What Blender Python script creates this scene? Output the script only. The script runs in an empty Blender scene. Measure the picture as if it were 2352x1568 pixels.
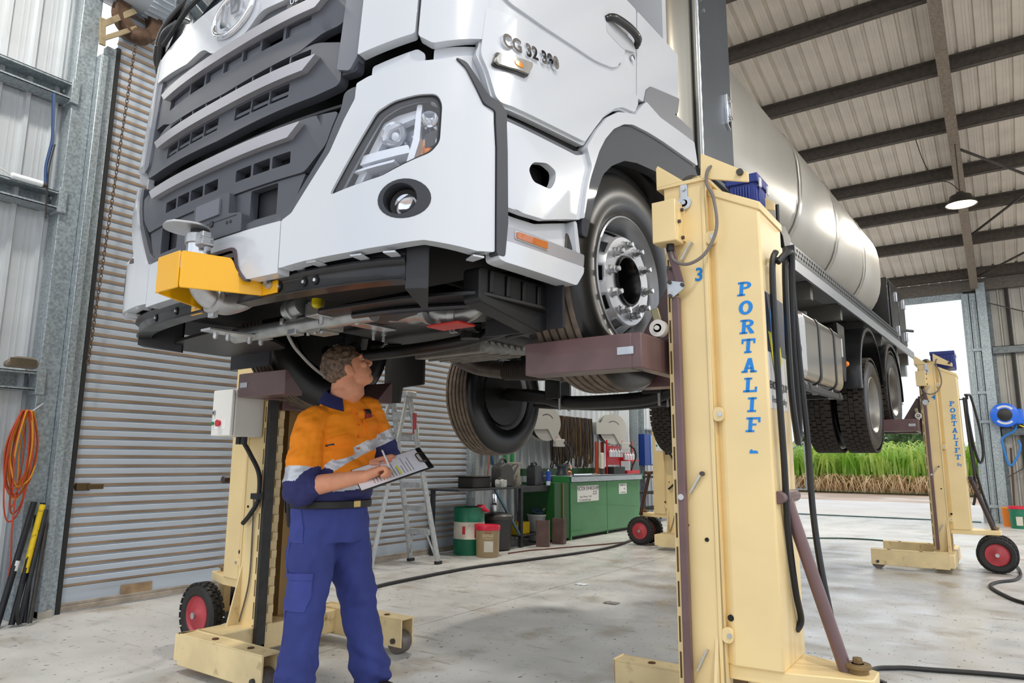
import bpy, bmesh, math, random
from mathutils import Vector as V, Matrix as M
PI = math.pi
scene = bpy.context.scene
COL = scene.collection

# ---------------------------------------------------------------- camera
PITCH, YAW, ROLL, FOCAL = math.radians(9.604), math.radians(34.957), math.radians(.388), 1600.0
F_ = V((-math.sin(YAW) * math.cos(PITCH), math.cos(YAW) * math.cos(PITCH), math.sin(PITCH)))
R_ = V((math.cos(YAW), math.sin(YAW), 0))
U_ = R_.cross(F_)
R2, U2 = R_ * math.cos(ROLL) + U_ * math.sin(ROLL), U_ * math.cos(ROLL) - R_ * math.sin(ROLL)
cam = bpy.data.cameras.new('camera')
cam.sensor_width = 36
cam.lens = FOCAL / 2352 * 36
cam.clip_start, cam.clip_end = .05, 500
cob = bpy.data.objects.new('camera', cam)
COL.objects.link(cob)
cob.matrix_world = M(((R2.x, U2.x, -F_.x, 0), (R2.y, U2.y, -F_.y, 0), (R2.z, U2.z, -F_.z, 1.2), (0, 0, 0, 1)))
scene.camera = cob

# ---------------------------------------------------------------- overcast sky
w = bpy.data.worlds.new('sky')
scene.world = w
w.use_nodes = True
nt = w.node_tree
nt.nodes.clear()
out = nt.nodes.new('ShaderNodeOutputWorld')
bg = nt.nodes.new('ShaderNodeBackground')
tc = nt.nodes.new('ShaderNodeTexCoord')
nz = nt.nodes.new('ShaderNodeTexNoise')
nz.inputs['Scale'].default_value = 2.2
nz.inputs['Detail'].default_value = 5
rp = nt.nodes.new('ShaderNodeValToRGB')
rp.color_ramp.elements[0].position, rp.color_ramp.elements[1].position = .38, .66
rp.color_ramp.elements[0].color = (.70, .80, .93, 1)
rp.color_ramp.elements[1].color = (.97, .98, 1, 1)
nt.links.new(tc.outputs['Generated'], nz.inputs['Vector'])
nt.links.new(nz.outputs['Fac'], rp.inputs['Fac'])
nt.links.new(rp.outputs['Color'], bg.inputs['Color'])
nt.links.new(bg.outputs['Background'], out.inputs['Surface'])
bg.inputs['Strength'].default_value = 1.0
vs = scene.view_settings
scene.display_settings.display_device = 'sRGB'
vs.view_transform, vs.look, vs.gamma, vs.use_curve_mapping = 'Standard', 'None', 1, False
vs.exposure = 0.55
LAMP = 80                                 # power of each high-bay lamp, built further down

# ---------------------------------------------------------------- helpers
def lin(h):
    return tuple((c / 12.92 if c <= .04045 else ((c + .055) / 1.055) ** 2.4) for c in (int(h[i:i + 2], 16) / 255 for i in (0, 2, 4)))

MATS = {}
def mat(name, hexc='808080', rough=.5, metal=0, var=0, vs=6, bump=0, bs=40, coat=0, dirt=None, da=.5, ds=3, trans=0, emit=0, spec=.5, stretch=None, alpha=1):
    """procedural surface: base colour with noise variation, optional dirt patches and fine bump"""
    if name in MATS: return MATS[name]
    m = bpy.data.materials.new(name); MATS[name] = m
    m.use_nodes = True
    t = m.node_tree; b = t.nodes['Principled BSDF']; L = t.links.new
    c = lin(hexc) + (1,)
    b.inputs['Base Color'].default_value = c
    b.inputs['Roughness'].default_value = rough
    b.inputs['Metallic'].default_value = metal
    b.inputs['Specular IOR Level'].default_value = spec
    b.inputs['Coat Weight'].default_value = coat
    b.inputs['Coat Roughness'].default_value = .04
    b.inputs['Transmission Weight'].default_value = trans
    b.inputs['Alpha'].default_value = alpha
    if emit:
        b.inputs['Emission Color'].default_value = c; b.inputs['Emission Strength'].default_value = emit
    if var or dirt or bump:
        co = t.nodes.new('ShaderNodeTexCoord')
        vec = co.outputs['Object']
        if stretch:
            mp = t.nodes.new('ShaderNodeMapping'); mp.inputs['Scale'].default_value = stretch
            L(vec, mp.inputs['Vector']); vec = mp.outputs['Vector']
        def noise(sc, det=4):
            n = t.nodes.new('ShaderNodeTexNoise'); n.inputs['Scale'].default_value = sc; n.inputs['Detail'].default_value = det
            L(vec, n.inputs['Vector']); return n.outputs['Fac']
        def mix(f, a, bcol):
            x = t.nodes.new('ShaderNodeMix'); x.data_type = 'RGBA'
            L(f, x.inputs[0])
            if isinstance(a, tuple): x.inputs[6].default_value = a
            else: L(a, x.inputs[6])
            x.inputs[7].default_value = bcol
            return x.outputs[2]
        def ramp(f, a, bb):
            r = t.nodes.new('ShaderNodeMapRange'); r.inputs[1].default_value = a; r.inputs[2].default_value = bb
            r.interpolation_type = 'SMOOTHSTEP'; L(f, r.inputs[0]); return r.outputs[0]
        src = c
        if var:
            src = mix(ramp(noise(vs), .3, .7), tuple(min(1, x * (1 + var)) for x in c[:3]) + (1,), tuple(x * (1 - var) for x in c[:3]) + (1,))
        if dirt:
            src = mix(ramp(noise(ds, 8), 1 - da - .08, 1 - da + .12), src, lin(dirt) + (1,))
        if var or dirt: L(src, b.inputs['Base Color'])
        if bump:
            bp = t.nodes.new('ShaderNodeBump'); bp.inputs['Strength'].default_value = bump; bp.inputs['Distance'].default_value = .01
            L(noise(bs, 3), bp.inputs['Height']); L(bp.outputs['Normal'], b.inputs['Normal'])
    return m

class MB:
    """collects geometry for ONE mesh object"""
    def __init__(s): s.v = []; s.f = []; s.mi = []; s.cur = 0
    def add(s, vs, fs):
        o = len(s.v); s.v += [tuple(v) for v in vs]
        for f in fs: s.f.append(tuple(i + o for i in f)); s.mi.append(s.cur)
        return s
    def box(s, x0, x1, y0, y1, z0, z1, m=None):
        vs = [V((x, y, z)) for z in (z0, z1) for y in (y0, y1) for x in (x0, x1)]
        if m: vs = [m @ v for v in vs]
        return s.add(vs, [(0, 2, 3, 1), (4, 5, 7, 6), (0, 1, 5, 4), (2, 6, 7, 3), (0, 4, 6, 2), (1, 3, 7, 5)])
    def bar(s, p0, p1, wx, wy, up=(0, 0, 1)):
        p0, p1 = V(p0), V(p1); d = (p1 - p0).normalized(); u = V(up)
        if abs(d.dot(u)) > .99: u = V((0, 1, 0))
        a = d.cross(u).normalized(); b = a.cross(d)
        vs = [p + a * sx * wx / 2 + b * sy * wy / 2 for p in (p0, p1) for sy in (-1, 1) for sx in (-1, 1)]
        return s.add(vs, [(0, 1, 3, 2), (4, 6, 7, 5), (0, 4, 5, 1), (2, 3, 7, 6), (0, 2, 6, 4), (1, 5, 7, 3)])
    def cyl(s, p0, p1, r0, r1=None, n=20, cap=True, hole=0):
        p0, p1 = V(p0), V(p1); d = (p1 - p0).normalized(); a = d.orthogonal().normalized(); b = d.cross(a)
        r1 = r0 if r1 is None else r1
        prof = [(r0, 0), (r1, (p1 - p0).length)]
        if cap: prof = [(hole, 0)] + prof + [(hole, (p1 - p0).length)]
        if hole: prof.append((hole, 0))
        return s.lathe(prof, p0, d, n)
    def lathe(s, prof, o=(0, 0, 0), ax=(0, 0, 1), n=24, a0=0, a1=2 * PI, up=None):
        o, d = V(o), V(ax).normalized(); a = (V(up) if up else d.orthogonal()).normalized(); b = d.cross(a)
        full = abs(a1 - a0 - 2 * PI) < 1e-6; k = n if full else n + 1
        vs = []
        for r, h in prof:
            for i in range(k):
                t = a0 + (a1 - a0) * i / n
                vs.append(o + d * h + (a * math.cos(t) + b * math.sin(t)) * max(r, 1e-5))
        fs = []
        for j in range(len(prof) - 1):
            for i in range(n):
                i2 = (i + 1) % k
                fs.append((j * k + i, j * k + i2, (j + 1) * k + i2, (j + 1) * k + i))
        return s.add(vs, fs)
    def tube(s, pts, r, n=8, closed=False, cap=True):
        P = [V(p) for p in pts]; N = len(P); rs = r if isinstance(r, (list, tuple)) else [r] * N
        T = []
        for i in range(N):
            a = P[(i - 1) % N] if (closed or i) else P[0]; b = P[(i + 1) % N] if (closed or i < N - 1) else P[-1]
            T.append((b - a).normalized())
        u = T[0].orthogonal().normalized(); vs = []
        for i in range(N):
            u = (u - T[i] * u.dot(T[i])).normalized(); w2 = T[i].cross(u)
            vs += [P[i] + (u * math.cos(2 * PI * k / n) + w2 * math.sin(2 * PI * k / n)) * rs[i] for k in range(n)]
        fs = []
        for i in range(N if closed else N - 1):
            j = (i + 1) % N
            fs += [(i * n + k, i * n + (k + 1) % n, j * n + (k + 1) % n, j * n + k) for k in range(n)]
        if cap and not closed:
            fs.append(tuple(range(n))[::-1]); fs.append(tuple((N - 1) * n + k for k in range(n)))
        return s.add(vs, fs)
    def prism(s, poly, fn, t0, t1):
        """extrude a 2-D outline: fn(a, b, t) -> point"""
        n = len(poly)
        vs = [fn(a, b, t0) for a, b in poly] + [fn(a, b, t1) for a, b in poly]
        return s.add(vs, [tuple(range(n))[::-1], tuple(range(n, 2 * n))] + [(i, (i + 1) % n, n + (i + 1) % n, n + i) for i in range(n)])
    def grid(s, fn, nu, nv, cu=False):
        vs = [fn(i / (nu if cu else nu - 1), j / (nv - 1)) for j in range(nv) for i in range(nu)]
        fs = [(j * nu + i, j * nu + (i + 1) % nu, (j + 1) * nu + (i + 1) % nu, (j + 1) * nu + i) for j in range(nv - 1) for i in range(nu if cu else nu - 1)]
        return s.add(vs, fs)
    def ball(s, c, r, n=12, m=8):
        c = V(c); r = V((r, r, r)) if not isinstance(r, (tuple, list)) else V(r)
        return s.grid(lambda u, v: c + V((r.x * math.sin(PI * v) * math.cos(2 * PI * u), r.y * math.sin(PI * v) * math.sin(2 * PI * u), -r.z * math.cos(PI * v))), n, m, True)
    def mesh(s, name, mats, smooth=35, fix=True):
        me = bpy.data.meshes.new(name)
        me.from_pydata(s.v, [], s.f)
        for m in (mats if isinstance(mats, (list, tuple)) else [mats]): me.materials.append(m)
        if any(s.mi): me.polygons.foreach_set('material_index', s.mi)
        if fix:
            bm = bmesh.new(); bm.from_mesh(me)
            bmesh.ops.remove_doubles(bm, verts=bm.verts, dist=2e-5)
            bmesh.ops.recalc_face_normals(bm, faces=bm.faces); bm.to_mesh(me); bm.free()
        if smooth:
            me.shade_smooth(); me.set_sharp_from_angle(angle=math.radians(smooth))
        me.update(); return me
    def build(s, name, mats, parent=None, bevel=0, smooth=35, seg=2, fix=True):
        return link(name, s.mesh(name, mats, smooth, fix), parent, bevel, seg)

def link(name, me, parent=None, bevel=0, seg=2, loc=None, rot=None):
    o = bpy.data.objects.new(name, me); COL.objects.link(o); o.parent = parent
    if loc is not None: o.location = loc
    if rot is not None: o.rotation_euler = rot
    if bevel:
        b = o.modifiers.new('bevel', 'BEVEL'); b.width = bevel; b.segments = seg; b.limit_method = 'ANGLE'; b.angle_limit = math.radians(40); b.harden_normals = False
    return o
def tag(o, label=None, cat=None, group=None, kind=None):
    for k, v in (('label', label), ('category', cat), ('group', group), ('kind', kind)):
        if v: o[k] = v
    return o
def empty(name, loc=(0, 0, 0), rz=0, label=None, cat=None, group=None, kind=None):
    o = bpy.data.objects.new(name, None); COL.objects.link(o); o.location = loc; o.rotation_euler = (0, 0, rz)
    o.empty_display_size = .1
    return tag(o, label, cat, group, kind)
def copy_tree(o, parent=None):
    c = o.copy(); COL.objects.link(c); c.parent = parent
    for ch in [x for x in o.children]: copy_tree(ch, c)
    return c
def copies(o, parent, places):
    """more of the same piece: same mesh, own object"""
    for p in places:
        c = o.copy(); COL.objects.link(c); c.parent = parent
        c.location = p[0] if isinstance(p[0], (tuple, list, V)) else p
        if isinstance(p[0], (tuple, list, V)) and len(p) > 1: c.rotation_euler = p[1]
        for ch in o.children: copy_tree(ch, c)
def rnd(poly, r, n=4):
    """round the corners of a 2-D outline"""
    out = []; N = len(poly)
    for i in range(N):
        p = V(poly[i]).to_2d() if not isinstance(poly[i], V) else poly[i]; a = V(poly[i - 1][:2]); b = V(poly[(i + 1) % N][:2])
        p = V(poly[i][:2]); rr = poly[i][2] if len(poly[i]) > 2 else r
        da, db = (a - p), (b - p); d = min(rr, da.length * .48, db.length * .48)
        p0, p1 = p + da.normalized() * d, p + db.normalized() * d
        for k in range(n + 1):
            t = k / n; q = p0 * (1 - t) ** 2 + p * 2 * t * (1 - t) + p1 * t * t; out.append((q.x, q.y))
    return out
def circ(cx, cy, rx, ry=None, n=24):
    return [(cx + rx * math.cos(2 * PI * i / n), cy + (ry or rx) * math.sin(2 * PI * i / n)) for i in range(n)]
def spline(P, n=8, closed=False):
    P = [V(p) for p in P]; out = []; N = len(P)
    for i in range(N if closed else N - 1):
        g = (lambda k: P[k % N]) if closed else (lambda k: P[max(0, min(N - 1, k))])
        a, b, c, d = g(i - 1), g(i), g(i + 1), g(i + 2)
        for k in range(n):
            t = k / n; out.append(.5 * (2 * b + (c - a) * t + (2 * a - 5 * b + 4 * c - d) * t * t + (3 * b - a - 3 * c + d) * t ** 3))
    if not closed: out.append(P[-1])
    return out
def text(name, s, size, m, parent, mtx, depth=.002, align='CENTER', bold=0, sx=1):
    cu = bpy.data.curves.new('t', 'FONT'); cu.body = s; cu.size = size; cu.extrude = depth; cu.align_x = align; cu.align_y = 'CENTER'; cu.offset = bold
    to = bpy.data.objects.new('t', cu); COL.objects.link(to)
    me = bpy.data.meshes.new_from_object(to.evaluated_get(bpy.context.evaluated_depsgraph_get()))
    bpy.data.objects.remove(to)
    me.materials.clear(); me.materials.append(m)
    o = link(name, me, parent); o.matrix_local = mtx @ M.Diagonal((sx, 1, 1, 1))
    return o
def frame(o, x, z):
    """matrix with local x along x, local z (outward) along z"""
    x = V(x).normalized(); z = V(z).normalized(); y = z.cross(x); o = V(o)
    return M(((x.x, y.x, z.x, o.x), (x.y, y.y, z.y, o.y), (x.z, y.z, z.z, o.z), (0, 0, 0, 1)))
rng = random.Random(7)

# ---------------------------------------------------------------- materials shared by several things
galv = mat('galvanised_steel', '9ba5aa', .45, .45, var=.25, vs=45, bump=.05, bs=60)
galv_d = mat('galvanised_steel_dull', '6f7678', .55, .45, var=.2, vs=20)
sheet = mat('steel_cladding', 'c9ced2', .42, .35, var=.06, vs=2)
roofm = mat('roof_sheeting', 'd2cabf', .55, .15, var=.08, vs=2)
steel_d = mat('dark_steel', '4c4844', .6, .3, var=.2, vs=8)
cream = mat('cream_paint', 'ecd29a', .38, 0, var=.05, vs=2.5, dirt='c39f64', da=.2, ds=5, coat=.2)
cream_worn = mat('cream_paint_worn', 'e9d2a0', .45, 0, var=.08, vs=6, dirt='8a6b40', da=.33, ds=9)
brown = mat('brown_paint', '6a5050', .4, 0, var=.12, vs=6, coat=.2)
black = mat('black_plastic', '17181a', .45)
rubber = mat('rubber', '262524', .62, 0, var=.15, vs=12, bump=.1, bs=80)
blackp = mat('black_paint', '121214', .3, 0, coat=.3)
chassis = mat('chassis_black', '131213', .42, 0, var=.3, vs=12, bump=.05, bs=30)
zinc = mat('zinc_plate', 'c4c6c8', .3, .85, var=.08, vs=30)
chrome = mat('chrome', 'e4e6ea', .06, 1)

# ================================================================ THE SHED
XW, YF = -6.12, 17.4                       # left wall, far wall
RS = .213                                  # roof slope, falling to the far wall
def roofz(y): return 5.04 + RS * (YF - y)

# ---- floor: dark bed with cast slabs, saw-cut joints between them
conc = mat('concrete', 'c9c8c5', .42, 0, var=.1, vs=1.3, bump=.04, bs=14, dirt='a89f92', da=.40, ds=2.2, spec=.6)
def concrete_nodes():
    t = conc.node_tree; b = t.nodes['Principled BSDF']; L = t.links.new
    co = t.nodes.new('ShaderNodeTexCoord')
    def noise(sc, det, strx=1, stry=1):
        mp = t.nodes.new('ShaderNodeMapping'); mp.inputs['Scale'].default_value = (strx, stry, 1); L(co.outputs['Object'], mp.inputs['Vector'])
        n = t.nodes.new('ShaderNodeTexNoise'); n.inputs['Scale'].default_value = sc; n.inputs['Detail'].default_value = det; L(mp.outputs['Vector'], n.inputs['Vector']); return n.outputs['Fac']
    def rmp(f, a, bb, lo=0, hi=1):
        r = t.nodes.new('ShaderNodeMapRange'); r.inputs[1].default_value = a; r.inputs[2].default_value = bb; r.inputs[3].default_value = lo; r.inputs[4].default_value = hi; L(f, r.inputs[0]); return r.outputs[0]
    def mix(f, a, col):
        x = t.nodes.new('ShaderNodeMix'); x.data_type = 'RGBA'; L(f, x.inputs[0]); L(a, x.inputs[6]); x.inputs[7].default_value = lin(col) + (1,); return x.outputs[2]
    src = b.inputs['Base Color'].links[0].from_socket
    src = mix(rmp(noise(.9, 6), .5, .68, 0, .55), src, 'b0aeaa')
    src = mix(rmp(noise(34, 2, 1, .55), .665, .695, 0, .8), src, '4a4038')       # specks of grime
    src = mix(rmp(noise(5, 5, .5, 2.2), .62, .72, 0, .5), src, '6b5e50')        # scuffs
    L(src, b.inputs['Base Color'])
    L(rmp(noise(3, 6), .3, .7, .22, .52), b.inputs['Roughness'])
concrete_nodes()
floor = empty('floor', kind='structure')
MB().box(-6.6, 9, -4, YF + .6, -.3, -.035).build('joint_bed', mat('joint_filler', '4a4744', .9), floor)
xs, ys = [-6.6, -3.62, 1.2, 5.1, 9], [-4, 1.6, 10.7, 18.0]
for i in range(4):
    for j in range(3):
        MB().box(xs[i] + .005, xs[i + 1] - .005, ys[j] + .005, ys[j + 1] - .005, -.05, 0).build('slab', conc, floor)
ground = MB()
ground.box(-60, 60, -50, -4, -.4, -.06).box(-60, 60, 18, 130, -.4, -.03).box(-60, -6.6, -4, 18, -.4, -.06).box(9, 60, -4, 18, -.4, -.06)
tag(ground.build('ground', mat('packed_dirt', 'c0a896', .9, var=.18, vs=.35, bump=.2, bs=6, dirt='d8c9bb', da=.45, ds=.5)), kind='structure')
apron = MB(); apron.box(-12, 9, 18.0, 24.6, -.2, -.008)
tag(apron.build('apron', mat('apron_concrete', 'd8d2ca', .8, var=.06, vs=1)), kind='structure')

# ---- ribbed steel cladding: one sheet is .8 m wide with four ribs
def sheet_mesh(name, length, m, rib=.034):
    mb = MB(); prof = []
    for k in range(4):
        x = k * .2
        prof += [(x, 0), (x + .062, 0), (x + .064, .004), (x + .074, .004), (x + .076, 0), (x + .1, 0), (x + .102, .004), (x + .112, .004), (x + .114, 0), (x + .146, 0), (x + .158, rib), (x + .186, rib)]
    prof.append((.8, 0))
    mb.grid(lambda u, v: (prof[min(len(prof) - 1, int(round(u * (len(prof) - 1))))][0], v * length, prof[min(len(prof) - 1, int(round(u * (len(prof) - 1))))][1]), len(prof), 2)
    return mb.mesh(name, m, smooth=0, fix=False)
def stand_sheets(parent, x0, x1, face, h, flip=1, name='cladding_sheet', m=None, z0=0):
    pass
roof = empty('ceiling', kind='structure')
ang = math.atan(RS)
rl = (YF + .5 + 2.6) / math.cos(ang)
rs_me = sheet_mesh('roof_sheet', rl, roofm)
for i in range(14):
    o = link('roof_sheet', rs_me, roof, loc=(-6.5 + i * .8 + .085, -2.6, roofz(-2.6) + .2), rot=(-ang, 0, 0))
PUR = [-2.2, -.9, .45, 1.8, 3.15, 4.5, 5.85, 7.2, 8.15, 9.2, 10.6, 11.95, 13.3, 14.45, 15.75, 17.3]
pm = MB()                                   # Z purlin: bottom flange, web, top flange with lip
pm.box(-6.2, 4.5, -.005, .07, 0, .004).box(-6.2, 4.5, -.005, 0, 0, .19).box(-6.2, 4.5, -.07, 0, .186, .19).box(-6.2, 4.5, .066, .07, 0, .018)
pme = pm.mesh('purlin', mat('purlin_steel', '5a544e', .6, .4, var=.15, vs=15), smooth=0)
for y in PUR:
    link('purlin', pme, roof, loc=(0, y, roofz(y) - .0), rot=(-ang, 0, 0))
def ibeam(mb, p0, p1, h, wdt, up=(0, 0, 1), t=.012):
    p0, p1 = V(p0), V(p1); d = (p1 - p0).normalized(); a = d.cross(V(up)).normalized() if abs(d.dot(V(up))) < .99 else V((1, 0, 0)); b = a.cross(d)
    mb.bar(p0 + b * (h / 2), p1 + b * (h / 2), wdt, t, b).bar(p0 - b * (h / 2), p1 - b * (h / 2), wdt, t, b).bar(p0, p1, t, h, b)
rafter_m = mat('rafter_steel', '85796c', .6, .3, var=.18, vs=30)
for xr in (-.2, 4.3):
    mb = MB(); ibeam(mb, (xr, YF - .15, roofz(YF - .15) - .14), (xr, -2.4, roofz(-2.4) - .14), .26, .14)
    mb.build('rafter', rafter_m, roof)
for (a, b) in (((-.13, 15.2, roofz(15.2) - .1), (1.6, 13.0, roofz(13) + .05)), ((-.13, 12.2, roofz(12.2) - .2), (2.4, 15.8, roofz(15.8) - .02)), ((-.13, 17.1, 5.02), (2.6, 14.1, 5.6))):
    MB().bar(a, b, .03, .03).build('roof_brace', steel_d, roof)

# ---- far wall with the open doorway
wf = empty('wall_far', kind='structure')
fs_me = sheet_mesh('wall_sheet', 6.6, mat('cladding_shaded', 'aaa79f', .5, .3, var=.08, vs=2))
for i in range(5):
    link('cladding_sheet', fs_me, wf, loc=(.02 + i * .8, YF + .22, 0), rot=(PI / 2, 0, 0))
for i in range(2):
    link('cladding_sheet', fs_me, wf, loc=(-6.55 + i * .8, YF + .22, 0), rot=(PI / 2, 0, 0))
MB().box(-6.5, 3.6, YF + .05, YF + .2, 4.80, 5.06).build('eave_beam', mat('beam_steel', '6b655e', .6, .35, var=.15, vs=18), wf, bevel=.004)
MB().box(-5.0, -.42, YF + .1, YF + .16, 4.66, 4.80).build('door_head', galv, wf)
for i, (x0, x1, y0, y1) in enumerate(((-.46, -.33, YF, YF + .16), (-.32, -.20, YF + .03, YF + .16), (-.19, -.02, YF - .05, YF + .14), (-5.1, -4.9, YF, YF + .16))):
    m1 = MB().box(x0, x1, y0, y1, 0, 4.75 if i != 2 else 4.95)
    if i in (0, 1): m1.box(x0 + .03, x1 - .03, y0 - .012, y0, .05, 4.6)
    m1.build('door_post', galv, wf, bevel=.006)
for z in (2.0, 2.6, .3, 3.5): MB().box(-.34, -.18, YF - .02, YF + .03, z, z + .06).build('post_cleat', galv, wf, bevel=.003)
for z in (1.76, 3.44):
    m1 = MB(); m1.box(-.0, 4, YF + .04, YF + .19, z - .008, z).box(-.0, 4, YF + .04, YF + .05, z, z + .14).box(-.0, 4, YF + .04, YF + .19, z + .13, z + .14)
    m1.build('girt', galv_d, wf)
MB().box(-.46, .05, YF + .165, YF + .19, 0, 4.9).build('post_backing', galv_d, wf)
MB().box(.30, .36, YF + .1, YF + .16, 0, 4.8).build('wall_stud', mat('stud_dark', '24221f', .7), wf)
MB().bar((.0, YF - .02, .9), (.9, YF - .02, 1.5), .03, .02).build('wall_brace', steel_d, wf)
MB().bar((.0, YF - .02, 4.5), (1.4, YF - .02, 3.9), .03, .02).build('wall_brace', steel_d, wf)

# ---- left wall: cladding, girts, big galvanised posts, roller door
wl = empty('wall_left', kind='structure')
ls_me = sheet_mesh('wall_sheet', 8.2, sheet)
for i in range(4):
    link('cladding_sheet', ls_me, wl, loc=(XW - .16, -.72 + i * .8, 0), rot=(PI / 2, 0, PI / 2))
for i in range(12):
    link('cladding_sheet', ls_me, wl, loc=(XW - .16, 7.86 + i * .8, 0), rot=(PI / 2, 0, PI / 2))
MB().box(XW - .2, XW - .12, 2.3, 8.0, 5.25, 8.3).build('wall_panel_over_door', sheet, wl)
for (y0, y1, zs) in ((-1.6, 2.30, (1.70, 3.17, 4.12, 5.5)), (7.95, YF, (1.70, 3.17, 4.5))):
    for z in zs:
        m1 = MB(); m1.box(XW - .15, XW + .03, y0, y1, z, z + .006).box(XW - .15, XW + .03, y0, y1, z + .14, z + .146).box(XW - .15, XW - .144, y0, y1, z, z + .146).box(XW + .026, XW + .03, y0, y1, z, z + .02).box(XW + .026, XW + .03, y0, y1, z + .126, z + .146)
        m1.build('girt', galv, wl)
        ye = y1 if y0 < 0 else y0
        MB().box(XW - .1, XW + .05, ye - .012, ye + .05, z - .03, z + .18).build('girt_cleat', galv, wl, bevel=.003)
post = MB()                                 # folded top-hat column beside the roller door
zt = 8.0
post.box(XW - .15, XW + .02, 2.31, 2.46, 0, zt).box(XW - .1, XW + .10, 2.46, 2.475, 0, 4.6).box(XW + .02, XW + .10, 2.475, 2.52, 0, 4.6).box(XW - .02, XW + .05, 2.52, 2.60, 0, 4.72)
post.build('column', galv, wl, bevel=.006)
MB().box(XW - .06, XW + .04, 2.605, 2.64, 0, 4.75).build('door_guide', mat('guide_dark', '2b2c2c', .6, .3), wl)
MB().box(XW + .02, XW + .11, 2.46, 2.56, 0, .05).build('column_foot', mat('concrete_pad', 'b5b0a4', .8), wl)
m1 = MB(); m1.box(XW - .14, XW + .02, 7.70, 7.86, 0, 6.5).box(XW - .02, XW + .06, 7.66, 7.72, 0, 5); m1.build('column', galv, wl, bevel=.005)
m1 = MB(); ibeam(m1, (XW + .1, 13.0, 0), (XW + .1, 13.0, 6), .3, .2); m1.build('column', galv, wl)
MB().box(XW - .1, XW + .12, 12.6, 12.62, .9, 3.0).build('wall_panel', mat('white_panel', 'd8dde2', .4), wl)

dr = empty('door_1', kind='structure')      # roller door curtain, slat by slat
curt = mat('door_curtain', 'b4bec9', .45, .15, var=.08, vs=3, stretch=(1, .3, 3), dirt='a0a5aa', da=.35, ds=4)
dust = mat('door_curtain_dust', 'a08a74', .8, 0, var=.25, vs=5, stretch=(1, .4, 1))
sm = MB(); prof = [(-.010, 0), (.000, .001), (.006, .008), (.010, .024), (.010, .062), (.002, .067), (-.010, .070), (-.010, .0785)]
sm.cur = 0
Y0, Y1 = 2.62, 7.70
for k in range(len(prof) - 1):
    (a, za), (b, zb) = prof[k], prof[k + 1]
    sm.cur = 1 if k in (1, 2) else 0
    sm.add([(a, Y0, za), (a, Y1, za), (b, Y1, zb), (b, Y0, zb)], [(0, 1, 2, 3)])
sme = sm.mesh('slat', [curt, dust], smooth=0, fix=False)
sme.flip_normals()
zb = .19
for k in range(66): link('slat', sme, dr, loc=(XW, 0, zb + k * .077))
MB().box(XW - .012, XW + .006, Y0, Y1, .03, .19).build('bottom_panel', curt, dr)
m1 = MB(); m1.box(XW - .02, XW + .03, Y0, Y1, .007, .05).box(XW - .02, XW + .018, Y0, Y1, .05, .075); m1.build('bottom_rail', mat('rail_dirty', 'a59a8d', .6, .2, var=.2, vs=8), dr, bevel=.004)
MB().box(XW + .011, XW + .016, 3.10, 3.36, .075, .15).build('patch_plate', mat('rust_patch', '9b8263', .8, var=.3, vs=8), dr)
m1 = MB(); m1.box(XW + .0, XW + .05, 2.66, 2.76, .93, .99).box(XW + .05, XW + .06, 2.74, 2.86, .94, .98); m1.build('bolt_latch', mat('old_brass', '5c4a30', .6, .5), dr, bevel=.004)
m1 = MB(); m1.cyl((XW + .1, 2.4, 5.45), (XW + .1, 7.8, 5.45), .32, n=40)
for k in range(40):
    a = 2 * PI * k / 40
    m1.bar((XW + .1 + .32 * math.cos(a), 2.75, 5.45 + .32 * math.sin(a)), (XW + .1 + .32 * math.cos(a), 7.7, 5.45 + .32 * math.sin(a)), .012, .025)
m1.build('door_roll', curt, dr)

# ================================================================ THE TRUCK (own frame: x to its left side, y to its rear, origin under the front axle)
TY = math.radians(2.551)
truck = empty('truck', (-2.568, 2.958, 0), -TY, 'white tanker truck raised on four column lifts, seen from its front corner', 'truck')
white = mat('truck_white', 'ced2d8', .22, 0, coat=.6)
dgrey = mat('grille_dark_grey', '4b4e56', .42, 0)
dgrey2 = mat('grille_mid_grey', '6a6d77', .42, 0)
silver = mat('grille_silver', 'a9a8ae', .35, .35)
hole_b = mat('cavity_black', '0b0b0c', .7)

PLAN = [(0, -1.415), (.3, -1.41), (.55, -1.39), (.8, -1.35), (.95, -1.305), (1.06, -1.25), (1.14, -1.17), (1.19, -1.08), (1.215, -.98), (1.225, -.85), (1.23, -.3), (1.232, .1), (1.233, .8)]
PLAN = [(-x, y) for x, y in PLAN[:0:-1]] + PLAN
PD = spline([(x, y, 0) for x, y in PLAN], 12)
PS = [0]
for i in range(1, len(PD)): PS.append(PS[-1] + (PD[i] - PD[i - 1]).length)
mid = PS[-1] / 2
PS = [s - mid for s in PS]
import bisect as _b
def skin(s, z, off=0):
    """point on the cab skin: s along the plan outline from the front centre, z up, off outwards"""
    i = min(max(_b.bisect_right(PS, s) - 1, 0), len(PS) - 2)
    t = (s - PS[i]) / (PS[i + 1] - PS[i]); p = PD[i].lerp(PD[i + 1], t)
    def tan(k): return (PD[min(k + 1, len(PD) - 1)] - PD[max(k - 1, 0)]).normalized()
    d = tan(i).lerp(tan(i + 1), t)
    return V((p.x, p.y + .07 * max(0, z - 2.4), z)) + V((d.y, -d.x, 0)).normalized() * off
def sy(y):
    """s of a point on the left flank with this y"""
    for i in range(len(PD) // 2, len(PD) - 1):
        if PD[i].y <= y <= PD[i + 1].y: return PS[i] + (PS[i + 1] - PS[i]) * (y - PD[i].y) / (PD[i + 1].y - PD[i].y)
    return PS[-1]
def side(poly): return [(sy(p[0]),) + tuple(p[1:]) for p in poly]
def mir(poly): return [(-p[0],) + tuple(p[1:]) for p in poly][::-1]
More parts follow.
